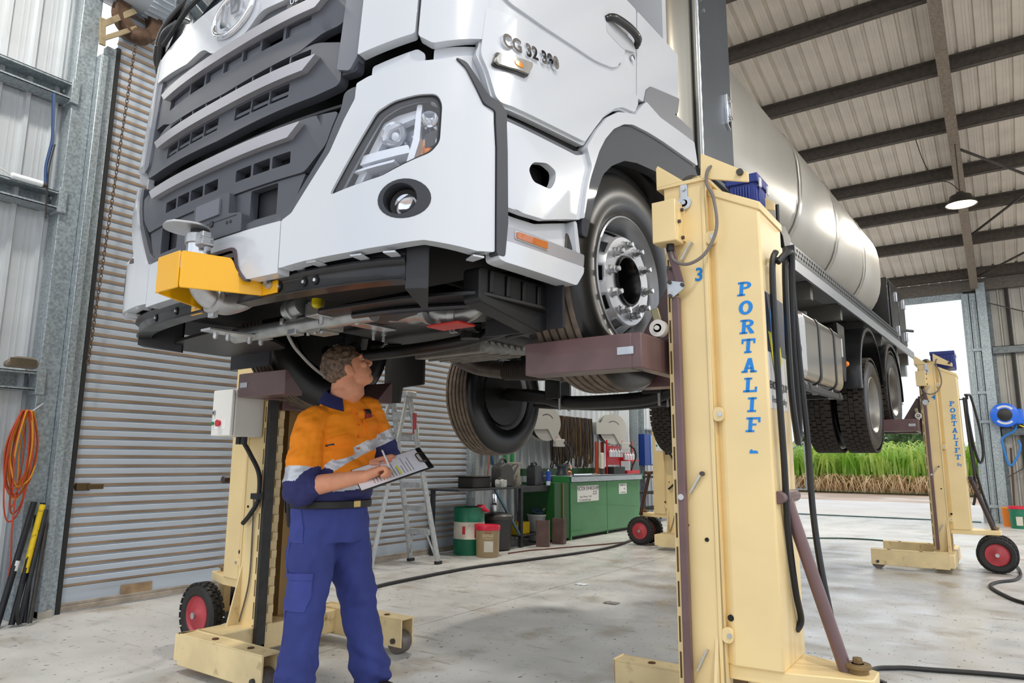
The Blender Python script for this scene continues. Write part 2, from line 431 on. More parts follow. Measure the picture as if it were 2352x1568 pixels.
def patch(name, outer, m, parent, o0=0, o1=-.03, holes=(), bevel=.004, step=.04, fn=None, zcut=()):
    """solid panel that follows the cab skin between the offsets o0 (outside) and o1 (inside)"""
    fn = fn or skin
    bm = bmesh.new(); ed = []
    for loop in [outer] + list(holes):
        vs = [bm.verts.new((p[0], 0, p[1])) for p in loop]
        ed += [bm.edges.new((vs[i], vs[(i + 1) % len(vs)])) for i in range(len(vs))]
    bmesh.ops.triangle_fill(bm, use_beauty=True, use_dissolve=False, edges=ed, normal=(0, -1, 0))
    lo, hi = min(p[0] for p in outer), max(p[0] for p in outer)
    k = math.ceil(lo / step)
    while k * step < hi:
        bmesh.ops.bisect_plane(bm, geom=bm.verts[:] + bm.edges[:] + bm.faces[:], dist=1e-6, plane_co=(k * step, 0, 0), plane_no=(1, 0, 0)); k += 1
    for z in (2.4,) + tuple(zcut):
        bmesh.ops.bisect_plane(bm, geom=bm.verts[:] + bm.edges[:] + bm.faces[:], dist=1e-6, plane_co=(0, 0, z), plane_no=(0, 0, 1))
    bmesh.ops.remove_doubles(bm, verts=bm.verts, dist=1e-5)
    bm.verts.index_update()
    P = [(v.co.x, v.co.z) for v in bm.verts]; n = len(P)
    faces = []
    for f in bm.faces:
        idx = [v.index for v in f.verts]
        if f.normal.y > 0: idx = idx[::-1]
        faces.append(idx)
    be = [(e.verts[0].index, e.verts[1].index) for e in bm.edges if len(e.link_faces) == 1]
    bm.free()
    mb = MB(); mb.v = [tuple(fn(s, z, o0)) for s, z in P] + [tuple(fn(s, z, o1)) for s, z in P]
    mb.f = [tuple(f) for f in faces] + [tuple(i + n for i in f[::-1]) for f in faces] + [(a, b, b + n, a + n) for a, b in be]
    mb.mi = [0] * len(mb.f)
    return mb.build(name, m, parent, bevel, smooth=30)

# ---- hidden dark body behind the panels
core = MB(); k = [i for i in range(0, len(PD), 4)]
ring = [skin(PS[i], 2.3, -.1) for i in k]
for (za, zb_, sc) in ((1.98, 2.56, .97), (2.56, 3.46, .985)):
    pts = [(p.x * sc, p.y * sc + .03) for p in ring] + [(1.1, .52), (-1.1, .52)]
    core.prism([q for q in pts if q[1] < -.62] + [(1.05, -.6), (-1.05, -.6)] if za < 2.5 else pts, lambda a, b, t: V((a, b, t)), za, zb_)
core.build('cab_frame', hole_b, truck)

# ---- upper front: white panels
top = [(.82, 3.115), (.39, 3.04), (.23, 3.055, .04), (.13, 2.985, .04), (-.13, 2.985, .04), (-.23, 3.055, .04), (-.39, 3.04), (-.82, 3.115)]
fp = patch('front_panel', rnd(top + [(-.83, 3.262), (.83, 3.262)], .02), white, truck, .012, -.03, bevel=.006)
for sg in (1, -1):
    f = (lambda p: p) if sg > 0 else mir
    patch('corner_panel', rnd(f([(.828, 2.648), (1.05, 2.695), (1.05, 3.275), (.828, 3.265)]), .012), white, truck, .014, -.03, bevel=.006)
    patch('air_deflector', rnd(f([(1.062, 2.685), (1.115, 2.655), (1.302, 2.71), (1.302, 3.30), (1.062, 3.278)]), .012), white, truck, .012, -.03, bevel=.006)
    patch('corner_filler', rnd(f([(1.118, 2.45), (1.30, 2.40), (1.352, 2.47), (1.30, 2.70), (1.118, 2.66)]), .01), white, truck, -.032, -.06)
    patch('bumper_step', rnd(f([(.866, 2.45), (1.084, 2.5), (1.084, 2.640), (1.05, 2.662), (.866, 2.618)]), .012), white, truck, -.034, -.06)
    patch('bumper_trim', rnd(f([(1.195, 2.608), (1.235, 2.598), (1.325, 2.492), (1.388, 2.475), (1.415, 2.455), (1.423, 2.3), (1.428, 2.03), (1.415, 1.905), (1.375, 1.905), (1.372, 2.3), (1.362, 2.44), (1.312, 2.452), (1.235, 2.573)]), .012), mat('trim_dark', '3c3e44', .5), truck, .014, -.03, bevel=.005)
    patch('trim_pillar', rnd(f([(.728, 2.62), (.79, 2.60), (.822, 2.655), (.822, 3.11), (.74, 3.09)]), .012), dgrey2, truck, .004, -.04, bevel=.006)

# ---- upper grille
gr = patch('grille_surround', rnd([(-.815, 2.60), (-.815, 3.11), (-.39, 3.035), (-.23, 3.05, .04), (-.13, 2.98, .04), (.13, 2.98, .04), (.23, 3.05, .04), (.39, 3.035), (.815, 3.11), (.815, 2.60)], .02), dgrey, truck, -.012, -.05,
           holes=[rnd([(-.745, 2.575 + .04), (-.745, 3.05), (-.39, 2.985), (-.13, 2.94), (.13, 2.94), (.39, 2.985), (.745, 3.05), (.745, 2.615)], .02)], bevel=.008)
def rect(a, b, c, d, r=.006): return rnd([(a, c), (b, c), (b, d), (a, d)], r, 2)
patch('grille_panel', rnd([(-.735, 2.822), (-.735, 3.052, .03), (-.39, 2.993), (-.13, 2.948), (.13, 2.948), (.39, 2.993), (.735, 3.052, .03), (.735, 2.822, .04), (.62, 2.812), (.5, 2.77), (0, 2.752), (-.5, 2.77), (-.62, 2.812)], .02), dgrey, gr, -.004, -.04,
      holes=[rect(-.33, -.2, 2.862, 2.918), rect(.25, .39, 2.862, 2.918), rect(-.56, -.345, 2.862, 2.918), rect(-.185, -.05, 2.862, 2.918), rect(-.035, .1, 2.862, 2.918), rect(.115, .235, 2.862, 2.918), rect(.405, .55, 2.862, 2.918)], bevel=.006)
for (a, b) in ((-.56, -.345), (-.185, -.05), (-.035, .1), (.115, .235), (.405, .55)):
    patch('grille_blank', rect(a + .002, b - .002, 2.864, 2.916), dgrey2, gr, -.02, -.035, bevel=0)
up = []
for k in range(9): up.append(rect(-.51 + k * .121, -.51 + k * .121 + (.112), 2.715, 2.742 + (.03 if 0 < k < 8 else .02)))
dn = [rect(-.49 + k * .121, -.49 + k * .121 + .112, 2.585, 2.645) for k in range(8) if k != 4]
patch('grille_panel', rnd([(-.745, 2.56), (-.62, 2.545), (0, 2.528), (.62, 2.545), (.745, 2.56, .03), (.735, 2.74, .02), (.60, 2.78, .03), (-.60, 2.78, .03), (-.735, 2.74, .02)], .01), dgrey, gr, -.006, -.05, holes=up + dn, bevel=.006)
patch('grille_blank', rect(-.005, .105, 2.58, 2.655), dgrey2, gr, -.014, -.03, bevel=0)
MBx = [(-.53, 2.705), (-.43, 2.665)]
for zc, w1, w2 in ((2.95, .655, .59), (2.683, .628, .565)):
    patch('grille_bar', rnd([(-w2, zc - .026), (w2, zc - .026), (w1, zc + .026), (-w1, zc + .026)], .006, 2), silver, gr, .022, -.01, bevel=.006)

# ---- lower insert of the bumper
ins_out = [(-.53, 2.072), (.53, 2.072), (.575, 2.10), (.735, 2.295), (.828, 2.475), (.828, 2.535), (.77, 2.52), (-.77, 2.52), (-.828, 2.535), (-.828, 2.475), (-.735, 2.295), (-.575, 2.10)]
ins_u = [(-.828, 2.535), (-.77, 2.52), (-.765, 2.455), (-.70, 2.31), (-.545, 2.125), (-.50, 2.10), (.50, 2.10), (.545, 2.125), (.70, 2.31), (.765, 2.455), (.77, 2.52), (.828, 2.535), (.828, 2.475), (.735, 2.295), (.575, 2.10), (.53, 2.072), (-.53, 2.072), (-.575, 2.10), (-.735, 2.295), (-.828, 2.475)]
ins = patch('bumper_insert', rnd(ins_u, .02), dgrey, truck, -.004, -.04, bevel=.006)
for z_ in (2.475, 2.505): MB().tube([skin(-.72 + .06 * i, z_, -.075 if z_ < 2.49 else -.06) for i in range(25)], .009, 6).build('cavity_rail', mat('rail_black', '1d1d20', .35), ins)
sl = [rect(-.41 + k * .118, -.41 + k * .118 + .104, 2.296, 2.345) for k in range(8) if k != 4]
patch('insert_panel', rnd([(-.60, 2.245), (.60, 2.245), (.70, 2.33), (.75, 2.452), (.62, 2.462), (-.62, 2.462), (-.75, 2.452), (-.70, 2.33)], .02), dgrey, ins, -.008, -.05, holes=sl, bevel=.006)
patch('insert_slot_backing', rect(-.4, .52, 2.285, 2.35), mat('louvre_grey', '3a3c42', .5), ins, -.07, -.08, bevel=0)
patch('grille_bar', rnd([(-.525, 2.388), (.525, 2.388), (.585, 2.44), (-.585, 2.44)], .006, 2), silver, ins, .018, -.01, bevel=.006)
patch('insert_lower_panel', rnd([(-.50, 2.102), (.50, 2.102), (.54, 2.125), (.60, 2.243), (-.60, 2.243), (-.54, 2.125)], .01), dgrey, ins, -.016, -.05, holes=[rect(.285, .45, 2.112, 2.236), rect(-.45, -.285, 2.112, 2.236)], bevel=.005)
patch('step_recess', rect(-.46, .46, 2.108, 2.24), mat('recess_dark', '2b2d32', .6), ins, -.06, -.07, bevel=0)
ph = patch('plate_holder', rnd([(-.09, 2.07), (.275, 2.07), (.275, 2.145, .02), (.18, 2.16), (.18, 2.248, .02), (.15, 2.252), (-.06, 2.252), (-.09, 2.235)], .006), dgrey, ins, .012, -.03, bevel=.006)
patch('plate_cover', rnd([(-.06, 2.165), (.12, 2.165), (.12, 2.235), (-.06, 2.235)], .006), dgrey2, ph, .02, .005, bevel=.004)
patch('clip', rect(.05, .075, 2.125, 2.15), black, ph, .017, .005, bevel=.002)
patch('seam', rect(-.03, .24, 2.1405, 2.1435, .001), black, ph, .0135, .008, bevel=0)
for s_ in (.175, .20): patch('screw', circ(s_, 2.122, .007, .007, 10), black, ph, .014, .006, bevel=0)

# ---- white bumper: centre piece with the cut-out for the filler box, two corners
patch('bumper_centre', rnd([(-.505, 1.868), (-.09, 1.868), (-.06, 1.90, .03), (-.05, 2.0, .03), (.24, 2.0, .03), (.255, 1.92, .04), (.32, 1.868, .02), (.505, 1.868), (.505, 2.068), (-.505, 2.068)], .004), white, truck, .006, -.05, bevel=.008)
patch('edge_strip', rnd([(-.105, 1.868), (-.075, 1.90, .03), (-.065, 2.012, .035), (.25, 2.012, .035), (.268, 1.92, .04), (.335, 1.862, .02), (.315, 1.862), (.25, 1.92, .04), (.238, 2.0, .03), (-.052, 2.0, .03), (-.062, 1.90, .03), (-.092, 1.862)], .003, 3), mat('edge_rubber', '5a4f55', .6), truck, .012, -.012, bevel=0)
lamp_hole = rnd([(.742, 2.122), (.80, 2.21), (.93, 2.405), (.99, 2.437), (1.08, 2.455), (1.145, 2.46, .03), (1.165, 2.42), (1.160, 2.28), (1.13, 2.238), (.961, 2.162)], .02)
lamp_in = rnd([(.757, 2.13), (.81, 2.21), (.937, 2.395), (.995, 2.427), (1.08, 2.445), (1.14, 2.448, .03), (1.157, 2.41), (1.152, 2.285), (1.125, 2.246), (.958, 2.17)], .02)
fog_hole = circ(1.042, 2.074, .094, .071, 28)
for sg in (1, -1):
    f = (lambda p: p) if sg > 0 else mir
    cor = [(.509, 1.885), (.509, 2.068), (.56, 2.088), (.735, 2.29), (.832, 2.474), (.832, 2.536), (.88, 2.553), (1.08, 2.587), (1.198, 2.603), (1.236, 2.572), (1.312, 2.45), (1.358, 2.441), (1.369, 2.3), (1.372, 1.915), (1.30, 1.905), (1.115, 1.926), (1.0, 1.912), (.83, 1.9), (.64, 1.895)]
    patch('bumper_corner', rnd(f(cor), .008), white, truck, .006, -.05, holes=[f(lamp_hole), f(fog_hole)], bevel=.008)
    # moulded fixing tabs along the lower edge
    for s_ in (.53, .64, .84, .97, 1.29):
        a, b, c, d = (skin(sg * x, 1.895, o) for x, o in ((s_, -.005), (s_ + .045, -.005), (s_ + .04, -.07), (s_ + .005, -.07)))
        MB().add([a, b, c, d] + [p - V((0, 0, .006)) for p in (a, b, c, d)], [(0, 1, 2, 3), (4, 7, 6, 5), (0, 4, 5, 1), (1, 5, 6, 2), (2, 6, 7, 3), (3, 7, 4, 0)]).build('fixing_tab', white, truck)
    # headlamp
    hl = patch('headlamp', f(lamp_hole), black, truck, -.004, -.03, holes=[f(lamp_in)], bevel=0)
    refl = mat('lamp_reflector', 'd3d9e4', .14, .8)
    patch('lamp_bowl', f(lamp_in), refl, hl, -.10, -.11, bevel=0)
    pale = mat('lamp_pale', 'dfe4ee', .25, .2)
    patch('running_light', rnd(f([(.80, 2.155), (.835, 2.16), (.955, 2.36), (1.07, 2.395), (1.07, 2.425), (.985, 2.408), (.93, 2.385)]), .008), pale, hl, -.05, -.085, bevel=.004)
    patch('lamp_divider', rnd(f([(1.03, 2.20), (1.055, 2.20), (1.085, 2.30), (1.09, 2.435), (1.07, 2.435), (1.06, 2.31)]), .006), pale, hl, -.03, -.09, bevel=.003)
    patch('lamp_shelf', rnd(f([(.86, 2.265), (1.04, 2.285), (1.05, 2.255), (.845, 2.23)]), .006), pale, hl, -.03, -.085, bevel=.003)
    patch('lamp_shelf', rnd(f([(.83, 2.215), (.99, 2.235), (.985, 2.225), (.82, 2.205)]), .004, 2), pale, hl, -.03, -.085, bevel=.002)
    patch('lamp_well', rnd(f([(.83, 2.165), (.96, 2.185), (.985, 2.218), (.85, 2.2)]), .008), mat('lamp_shadow', '7f8797', .3, .3), hl, -.085, -.1, bevel=0)
    for (s_, z_, r_) in ((.975, 2.335, .05), (1.12, 2.385, .032)):
        p, q = skin(sg * s_, z_, -.09), skin(sg * s_, z_, -.02); d = (q - p).normalized()
        MB().lathe([(r_, .045), (r_ * .98, .05), (r_ * .8, .03), (r_ * .4, .008), (0, 0)], p, d, 28).build('reflector_bowl', chrome, hl)
        MB().ball(p + d * .03, r_ * .32).build('bulb', mat('bulb_glass', 'd5dce8', .1), hl)
    p = skin(sg * 1.115, 2.275, -.06)
    MB().ball(p, (.018, .018, .024)).build('amber_bulb', mat('amber', 'f08418', .25), hl)
    patch('amber_reflector', rnd(f([(1.02, 2.215), (1.075, 2.225), (1.11, 2.29), (1.095, 2.33)]), .01), mat('amber_chrome', 'd9a273', .2, .6), hl, -.075, -.085, bevel=0)
    patch('side_louvre', rnd(f([(1.105, 2.275), (1.145, 2.29), (1.15, 2.35), (1.105, 2.325)]), .006), blackp, hl, -.04, -.06, bevel=0)
    patch('lens', f(lamp_in), mat('clear_lens', 'f2f6ff', .03, 0, alpha=.05, coat=1), hl, -.002, -.006, bevel=0)
    # fog lamp
    fc = skin(sg * 1.042, 2.074, 0); d = (skin(sg * 1.042, 2.074, .1) - fc).normalized()
    ux = V((-d.y, d.x, 0)).normalized()
    fg = patch('fog_lamp_bezel', f(fog_hole), mat('bezel_dark', '2e3036', .45), truck, .008, -.02, holes=[circ(sg * 1.028, 2.074, .06, .055, 28)], bevel=.005)
    p = skin(sg * 1.028, 2.074, -.075)
    MB().lathe([(.064, .07), (.056, .02), (.042, .015), (.042, .0)], p, d, 32).build('fog_lamp_tube', black, fg)
    MB().lathe([(.04, .018), (.032, .004), (.015, -.004), (0, -.006)], p, d, 28).build('fog_reflector', chrome, fg)
    MB().lathe([(.043, .016), (.042, .022), (.03, .030), (.0, .034)], p, d, 28).build('fog_lens', MATS['clear_lens'], fg)

# ---- emblem and lettering on the front
em = MB(); ring = []
for i in range(48):
    a = 2 * PI * i / 48; ring.append(skin(.15 * math.cos(a) + .02, 3.125 + .098 * math.sin(a), .022))
em.tube(ring, .0135, 10, closed=True)
emb = em.build('emblem', chrome, truck, smooth=60)
patch('emblem_disc', circ(.02, 3.125, .142, .092, 32), white, emb, .02, .01, bevel=0)
patch('emblem_letter', rnd([(-.062, 3.19), (-.028, 3.19), (-.028, 3.10), (.012, 3.078), (.012, 3.052), (-.05, 3.066, .02)], .01), chrome, emb, .036, .018, bevel=.005)
patch('emblem_letter', rnd([(.0, 3.20), (.06, 3.195, .02), (.1, 3.15, .03), (.1, 3.09, .02), (.03, 3.105)], .008), chrome, emb, .036, .018, holes=[rnd([(.028, 3.178), (.052, 3.172), (.072, 3.145), (.072, 3.112), (.04, 3.118)], .006)], bevel=.004)
pl = patch('name_plate', rnd([(.40, 2.990), (.66, 3.022), (.66, 3.052), (.40, 3.024)], .004, 2), blackp, gr, .004, -.01, bevel=0)
p0, p1 = skin(.42, 3.009, .007), skin(.64, 3.036, .007)
text('name_letters', 'UD TRUCKS', .036, chrome, pl, frame(p0.lerp(p1, .5) + V((0, -.004, 0)), p1 - p0, V((p1 - p0).cross(V((0, 0, 1))))), .003, sx=1.05)

# ---- windscreen, roof and back of the cab (above the frame of the photograph)
glass_d = mat('windscreen_glass', '20272c', .05, 0, coat=1)
patch('cowl', [(-1.15, 3.25), (1.15, 3.25), (1.15, 3.31), (-1.15, 3.31)], black, truck, -.02, -.05, bevel=0)
for f in ((lambda p: p), mir): patch('windscreen_pillar', f([(1.12, 3.29), (1.30, 3.31), (1.30, 4.36), (1.10, 4.36)]), white, truck, -.004, -.04, bevel=.004, zcut=(3.8, 4.1))
patch('windscreen', [(-1.13, 3.30), (1.13, 3.30), (1.10, 4.35), (-1.10, 4.35)], glass_d, truck, -.01, -.03, bevel=0, zcut=(3.8, 4.1))
rf = [skin(PS[i], 4.36, -.02) for i in range(0, len(PD), 4)]
MB().prism([(p.x, p.y) for p in rf] + [(1.2, .52), (-1.2, .52)], lambda a, b, t: V((a, b, t)), 4.35, 4.55).build('cab_roof', white, truck, bevel=.04)
MB().box(-1.2, 1.2, .47, .52, 2.75, 4.36).build('cab_rear_wall', white, truck)

# ---- left flank (and its mirror on the right)
def sidepart(name, poly, m, o0, o1=-.03, holes=(), bevel=.005, r=.01, parent=None, both=True, rn=4):
    out = []
    for sg in ((1, -1) if both else (1,)):
        f = (lambda p: p) if sg > 0 else mir
        out.append(patch(name, rnd(f(side(poly)), r, rn), m, parent or truck, o0, o1, holes=[rnd(f(side(h)), .02) for h in holes], bevel=bevel, step=.08))
    return out[0]
door = sidepart('door', [(-1.098, 2.69), (-1.085, 3.46), (.012, 3.46), (.022, 2.965), (.05, 2.95), (.006, 2.872), (-.02, 2.852), (-.135, 2.83), (-.2, 2.796), (-.292, 2.722), (-.38, 2.618), (-.446, 2.525), (-1.0, 2.470), (-1.036, 2.487), (-1.075, 2.59), (-1.108, 2.645)], white, .0, bevel=.004, r=.012)
swage = sidepart('door_skin', [(-1.085, 2.845), (-.97, 2.853), (-.639, 2.894), (-.373, 2.924), (.015, 2.966), (.02, 2.95), (-.005, 2.88), (-.02, 2.865), (-.135, 2.842), (-.2, 2.808), (-.292, 2.734), (-.38, 2.63), (-.452, 2.537), (-1.0, 2.482), (-1.026, 2.495), (-1.065, 2.59), (-1.095, 2.645)], white, .014, -.005, bevel=.013, r=.02, parent=door)
sidepart('door_skin', [(-.97, 2.905), (-.797, 2.916), (-.372, 2.966), (-.21, 3.01, .05), (-.135, 3.08, .05), (-.075, 3.30), (-.1, 3.46), (-1.07, 3.46), (-1.08, 2.95)], white, .012, -.005, bevel=.011, r=.04, parent=door)
# sill gap and the white panel under the door
sidepart('sill', [(-1.0, 2.425), (-.99, 2.465), (-.44, 2.525), (-.43, 2.48), (-.5, 2.455)], hole_b, -.03, -.08, bevel=0)
sidepart('sill_lip', [(-.995, 2.425), (-.995, 2.442), (-.51, 2.478), (-.45, 2.50), (-.44, 2.487), (-.5, 2.460)], dgrey, -.004, -.04, bevel=.003, r=.004)
lower = sidepart('entry_panel', [(-.985, 2.425), (-.5, 2.46), (-.44, 2.487), (-.405, 2.53), (-.36, 2.53), (-.43, 2.32), (-.469, 2.185), (-.6, 2.15), (-.725, 2.113), (-.85, 2.10), (-.98, 2.096)], white, .002, holes=[[(-.831, 2.282), (-.80, 2.322), (-.709, 2.350), (-.646, 2.338), (-.653, 2.29), (-.686, 2.248), (-.80, 2.243)]], r=.012, bevel=.008)
sidepart('step_hole', [(-.85, 2.23), (-.63, 2.23), (-.63, 2.36), (-.85, 2.36)], hole_b, -.08, -.1, bevel=0)
sidepart('step_well', [(-.98, 2.02), (-.98, 2.092), (-.85, 2.096), (-.725, 2.106), (-.6, 2.143), (-.5, 2.172), (-.485, 2.04), (-.452, 2.03)], mat('truck_white_satin', 'd7d9dd', .4), -.05, -.09, bevel=.004)
sidepart('step_shelf', [(-.49, 2.04), (-.508, 2.172), (-.485, 2.172), (-.46, 2.04)], white, -.005, -.06, bevel=.004)
stp = sidepart('step_panel', [(-.985, 1.965), (-.455, 1.982), (-.462, 1.955), (-.515, 1.893), (-.96, 1.886), (-.998, 1.893), (-1.0, 1.94)], white, .012, -.06, bevel=.012, r=.014)
sidepart('step_trim', [(-.975, 1.967), (-.975, 2.014), (-.94, 2.026), (-.446, 2.038), (-.452, 1.984)], silver, .006, -.05, bevel=.006, parent=stp)
mk = sidepart('side_marker', [(-.916, 1.985), (-.714, 1.989), (-.714, 2.026), (-.916, 2.017)], mat('marker_rim', 'c9c9cc', .3, .6), .010, 0, bevel=.003, r=.006, parent=stp)
sidepart('marker_lens', [(-.910, 1.989), (-.72, 1.993), (-.72, 2.022), (-.910, 2.013)], mat('amber_lens', 'b95e0c', .18, 0, coat=1), .014, 0, bevel=.002, r=.005, parent=mk)
# wheel arch
arch_o = [(-.445, 2.515), (-.37, 2.626), (-.28, 2.726), (-.19, 2.79), (-.10, 2.825), (-.015, 2.853), (.05, 2.93), (.096, 2.972), (.25, 2.952), (.69, 2.984), (.735, 2.86)]
arch_i = [(.725, 2.852), (.286, 2.828), (.12, 2.812), (-.039, 2.788), (-.127, 2.754), (-.223, 2.690), (-.295, 2.612), (-.345, 2.533), (-.42, 2.36), (-.465, 2.19), (-.475, 2.186), (-.44, 2.33), (-.40, 2.44)]
sidepart('wheel_arch', arch_o + arch_i, white, .02, -.03, bevel=.012, r=.015)
liner = mat('arch_liner', '34373f', .5, 0, coat=.1)
arch_b = [(.76, 2.40), (.60, 2.62), (.275, 2.651), (.032, 2.618), (-.091, 2.585), (-.209, 2.516), (-.28, 2.45), (-.36, 2.30), (-.42, 2.12), (-.46, 2.12), (-.462, 2.19), (-.345, 2.53), (-.295, 2.609), (-.223, 2.687), (-.127, 2.75), (-.039, 2.784), (.12, 2.808), (.286, 2.824), (.725, 2.848), (.78, 2.80)]
sidepart('arch_liner', arch_b, liner, .004, -.06, bevel=.006, r=.015)
for sg in (1, -1):
    m1 = MB()
    m1.grid(lambda u, v: (sg * (1.18 - v * .50), .14 - .60 * math.cos(PI * (.08 + .84 * u)), 2.03 + .60 * math.sin(PI * (.08 + .84 * u))), 20, 3)
    m1.build('arch_inner', chassis, truck)
# rear quarter of the cab with its grey deflector
sidepart('quarter_panel', [(.03, 2.972), (.028, 3.46), (.515, 3.46), (.521, 3.19), (.175, 3.10), (.125, 3.058), (.098, 2.978)], white, .0, -.03, r=.008)
sidepart('quarter_deflector', [(.098, 2.978), (.125, 3.056), (.175, 3.098), (.521, 3.186), (.50, 3.09), (.46, 3.065), (.697, 3.063), (.708, 3.003), (.25, 2.953)], mat('deflector_grey', '85878c', .35, .3), .006, -.03, bevel=.006, r=.012)
# door handle, lock, indicator, model badge
hy = lambda y, z, o: skin(sy(y), z, o)
hd = MB(); hd.tube(spline([hy(-.30, 3.225, .008), hy(-.26, 3.243, .034), (hy(-.14, 3.255, .045)), hy(-.04, 3.25, .04), hy(-.0, 3.235, .008)], 6), [.016] * 3 + [.019] * 19 + [.016] * 3, 10)
hd = hd.build('door_handle', blackp, door, smooth=60)
sidepart('handle_cup', [(-.30, 3.16), (-.30, 3.24), (-.04, 3.245), (.0, 3.2), (-.14, 3.15)], mat('cup_shadow', 'b9bcc0', .4), .0135, 0, r=.03, parent=hd, both=False, bevel=0)
m1 = MB(); p = hy(-.037, 3.155, .01); m1.lathe([(.016, -.002), (.016, .006), (.010, .008), (0, .008)], p, (1, 0, 0), 20); m1.build('door_lock', chrome, door)
ind = patch('indicator', rnd(side([(-1.055, 2.612), (-1.043, 2.666), (-.866, 2.708), (-.86, 2.685), (-.885, 2.633), (-1.04, 2.607)]), .008), blackp, truck, .024, .0, bevel=.004)
patch('indicator_lens', rnd(side([(-1.045, 2.622), (-1.036, 2.66), (-.868, 2.70), (-.868, 2.682), (-.89, 2.642), (-1.035, 2.615)]), .008), mat('indicator_clear', 'b9b6b0', .12, .35, coat=1), ind, .036, .022, bevel=.004)
patch('indicator_bulb', circ(sy(-.945), 2.655, .022, .012, 14), mat('indicator_amber', 'd98a2a', .2, .2), ind, .0385, .03, bevel=.003)
p0, p1 = hy(-1.045, 2.722, .026), hy(-.665, 2.786, .026)
text('badge', 'CG 32 390', .072, chrome, door, frame(p0.lerp(p1, .5), p1 - p0, V((p1 - p0).cross(V((0, 0, 1))))), .007, bold=.0022, sx=1.06)
# mirror and wiper arms on the far corner
m1 = MB()
m1.tube(spline([(-.98, -1.22, 3.27), (-.95, -1.27, 3.33), (-.86, -1.29, 3.44), (-.70, -1.28, 3.52), (-.45, -1.28, 3.56)], 8), .018, 8)
m1.tube(spline([(-.96, -1.24, 3.28), (-.88, -1.28, 3.37), (-.78, -1.30, 3.405), (-.60, -1.30, 3.385), (-.50, -1.30, 3.33)], 8), .022, 8)
m1.bar((-.99, -1.22, 3.27), (-.90, -1.28, 3.38), .05, .03)
m1.build('mirror_arm', blackp, truck, bevel=.004)
for k, x in enumerate((-.75, .1)):
    MB().tube([skin(x, 3.30, .03), skin(x + .3, 3.36, .03), skin(x + .75, 3.42, .02)], .012, 6).build('wiper', black, truck)

# ---- wheels -------------------------------------------------------------
tyre_m = mat('tyre_rubber', '2b2826', .5, 0, var=.2, vs=9, bump=.08, bs=60)
tread_m = mat('tread_rubber', '6a5e53', .8, 0, var=.25, vs=20)
wall_m = mat('sidewall_rubber', '151515', .28, 0, var=.1, vs=5)
rim_m = mat('rim_silver', 'b9bbbf', .34, .5, var=.06, vs=6)
R_T, W_T = .515, .275
def arcprof(c, r, a0, a1, n): return [(c[0] + r * math.cos(a0 + (a1 - a0) * i / n), c[1] + r * math.sin(a0 + (a1 - a0) * i / n)) for i in range(n + 1)]
def steer_tyre():
    mb = MB(); h = W_T / 2
    prof = [(.295, h - .035), (.31, h - .012), (.36, h + .004), (.42, h + .006), (.47, h - .004), (.498, h - .018), (R_T - .004, h - .03)]
    mb.cur = 1; mb.lathe(prof, ax=(1, 0, 0), n=64); mb.lathe([(r, -x) for r, x in prof], ax=(1, 0, 0), n=64)
    tp = [(R_T - .004, h - .03)]; xs_ = [.078, .039, 0, -.039, -.078]
    for g in xs_: tp += [(R_T, g + .006), (R_T - .016, g + .004), (R_T - .016, g - .004), (R_T, g - .006)]
    tp += [(R_T - .004, -h + .03)]
    mb.cur = 0; mb.lathe(tp, ax=(1, 0, 0), n=64)
    mb.cur = 0
    mb.lathe([(.295, h - .035), (.285, 0), (.295, -h + .035)], ax=(1, 0, 0), n=48)
    return mb.mesh('tyre', [tread_m, wall_m], smooth=40)
def drive_tyre():
    mb = MB(); h = W_T / 2; Rb = R_T - .02
    prof = [(.295, h - .035), (.31, h - .012), (.36, h + .004), (.42, h + .006), (.46, h - .004), (Rb, h - .03), (Rb, -h + .03), (.46, -h + .004), (.42, -h - .006), (.36, -h - .004), (.31, -h + .012), (.295, -h + .035)]
    mb.cur = 1; mb.lathe(prof, ax=(1, 0, 0), n=48)
    mb.cur = 0
    for row, x in enumerate((-.104, -.052, 0, .052, .104)):
        n = 44
        for k in range(n):
            a = 2 * PI * (k + .5 * (row % 2)) / n
            m_ = M.Rotation(a, 4, 'X'); w2 = .023 if row not in (0, 4) else .028
            q = .15 * (1 if row % 2 else -1)
            pts = [(x - w2, -.03), (x + w2, -.03 + q * .03), (x + w2, .03 + q * .03), (x - w2, .03)]
            vs_ = [m_ @ V((px, py, pz)) for pz in (Rb - .005, R_T) for px, py in pts]
            mb.add(vs_, [(4, 5, 6, 7), (0, 1, 5, 4), (1, 2, 6, 5), (2, 3, 7, 6), (3, 0, 4, 7)])
    return mb.mesh('tyre', [mat('drive_tread', '2e2722', .85, var=.3, vs=18), wall_m], smooth=0)
T_ST, T_DR = steer_tyre(), drive_tyre()
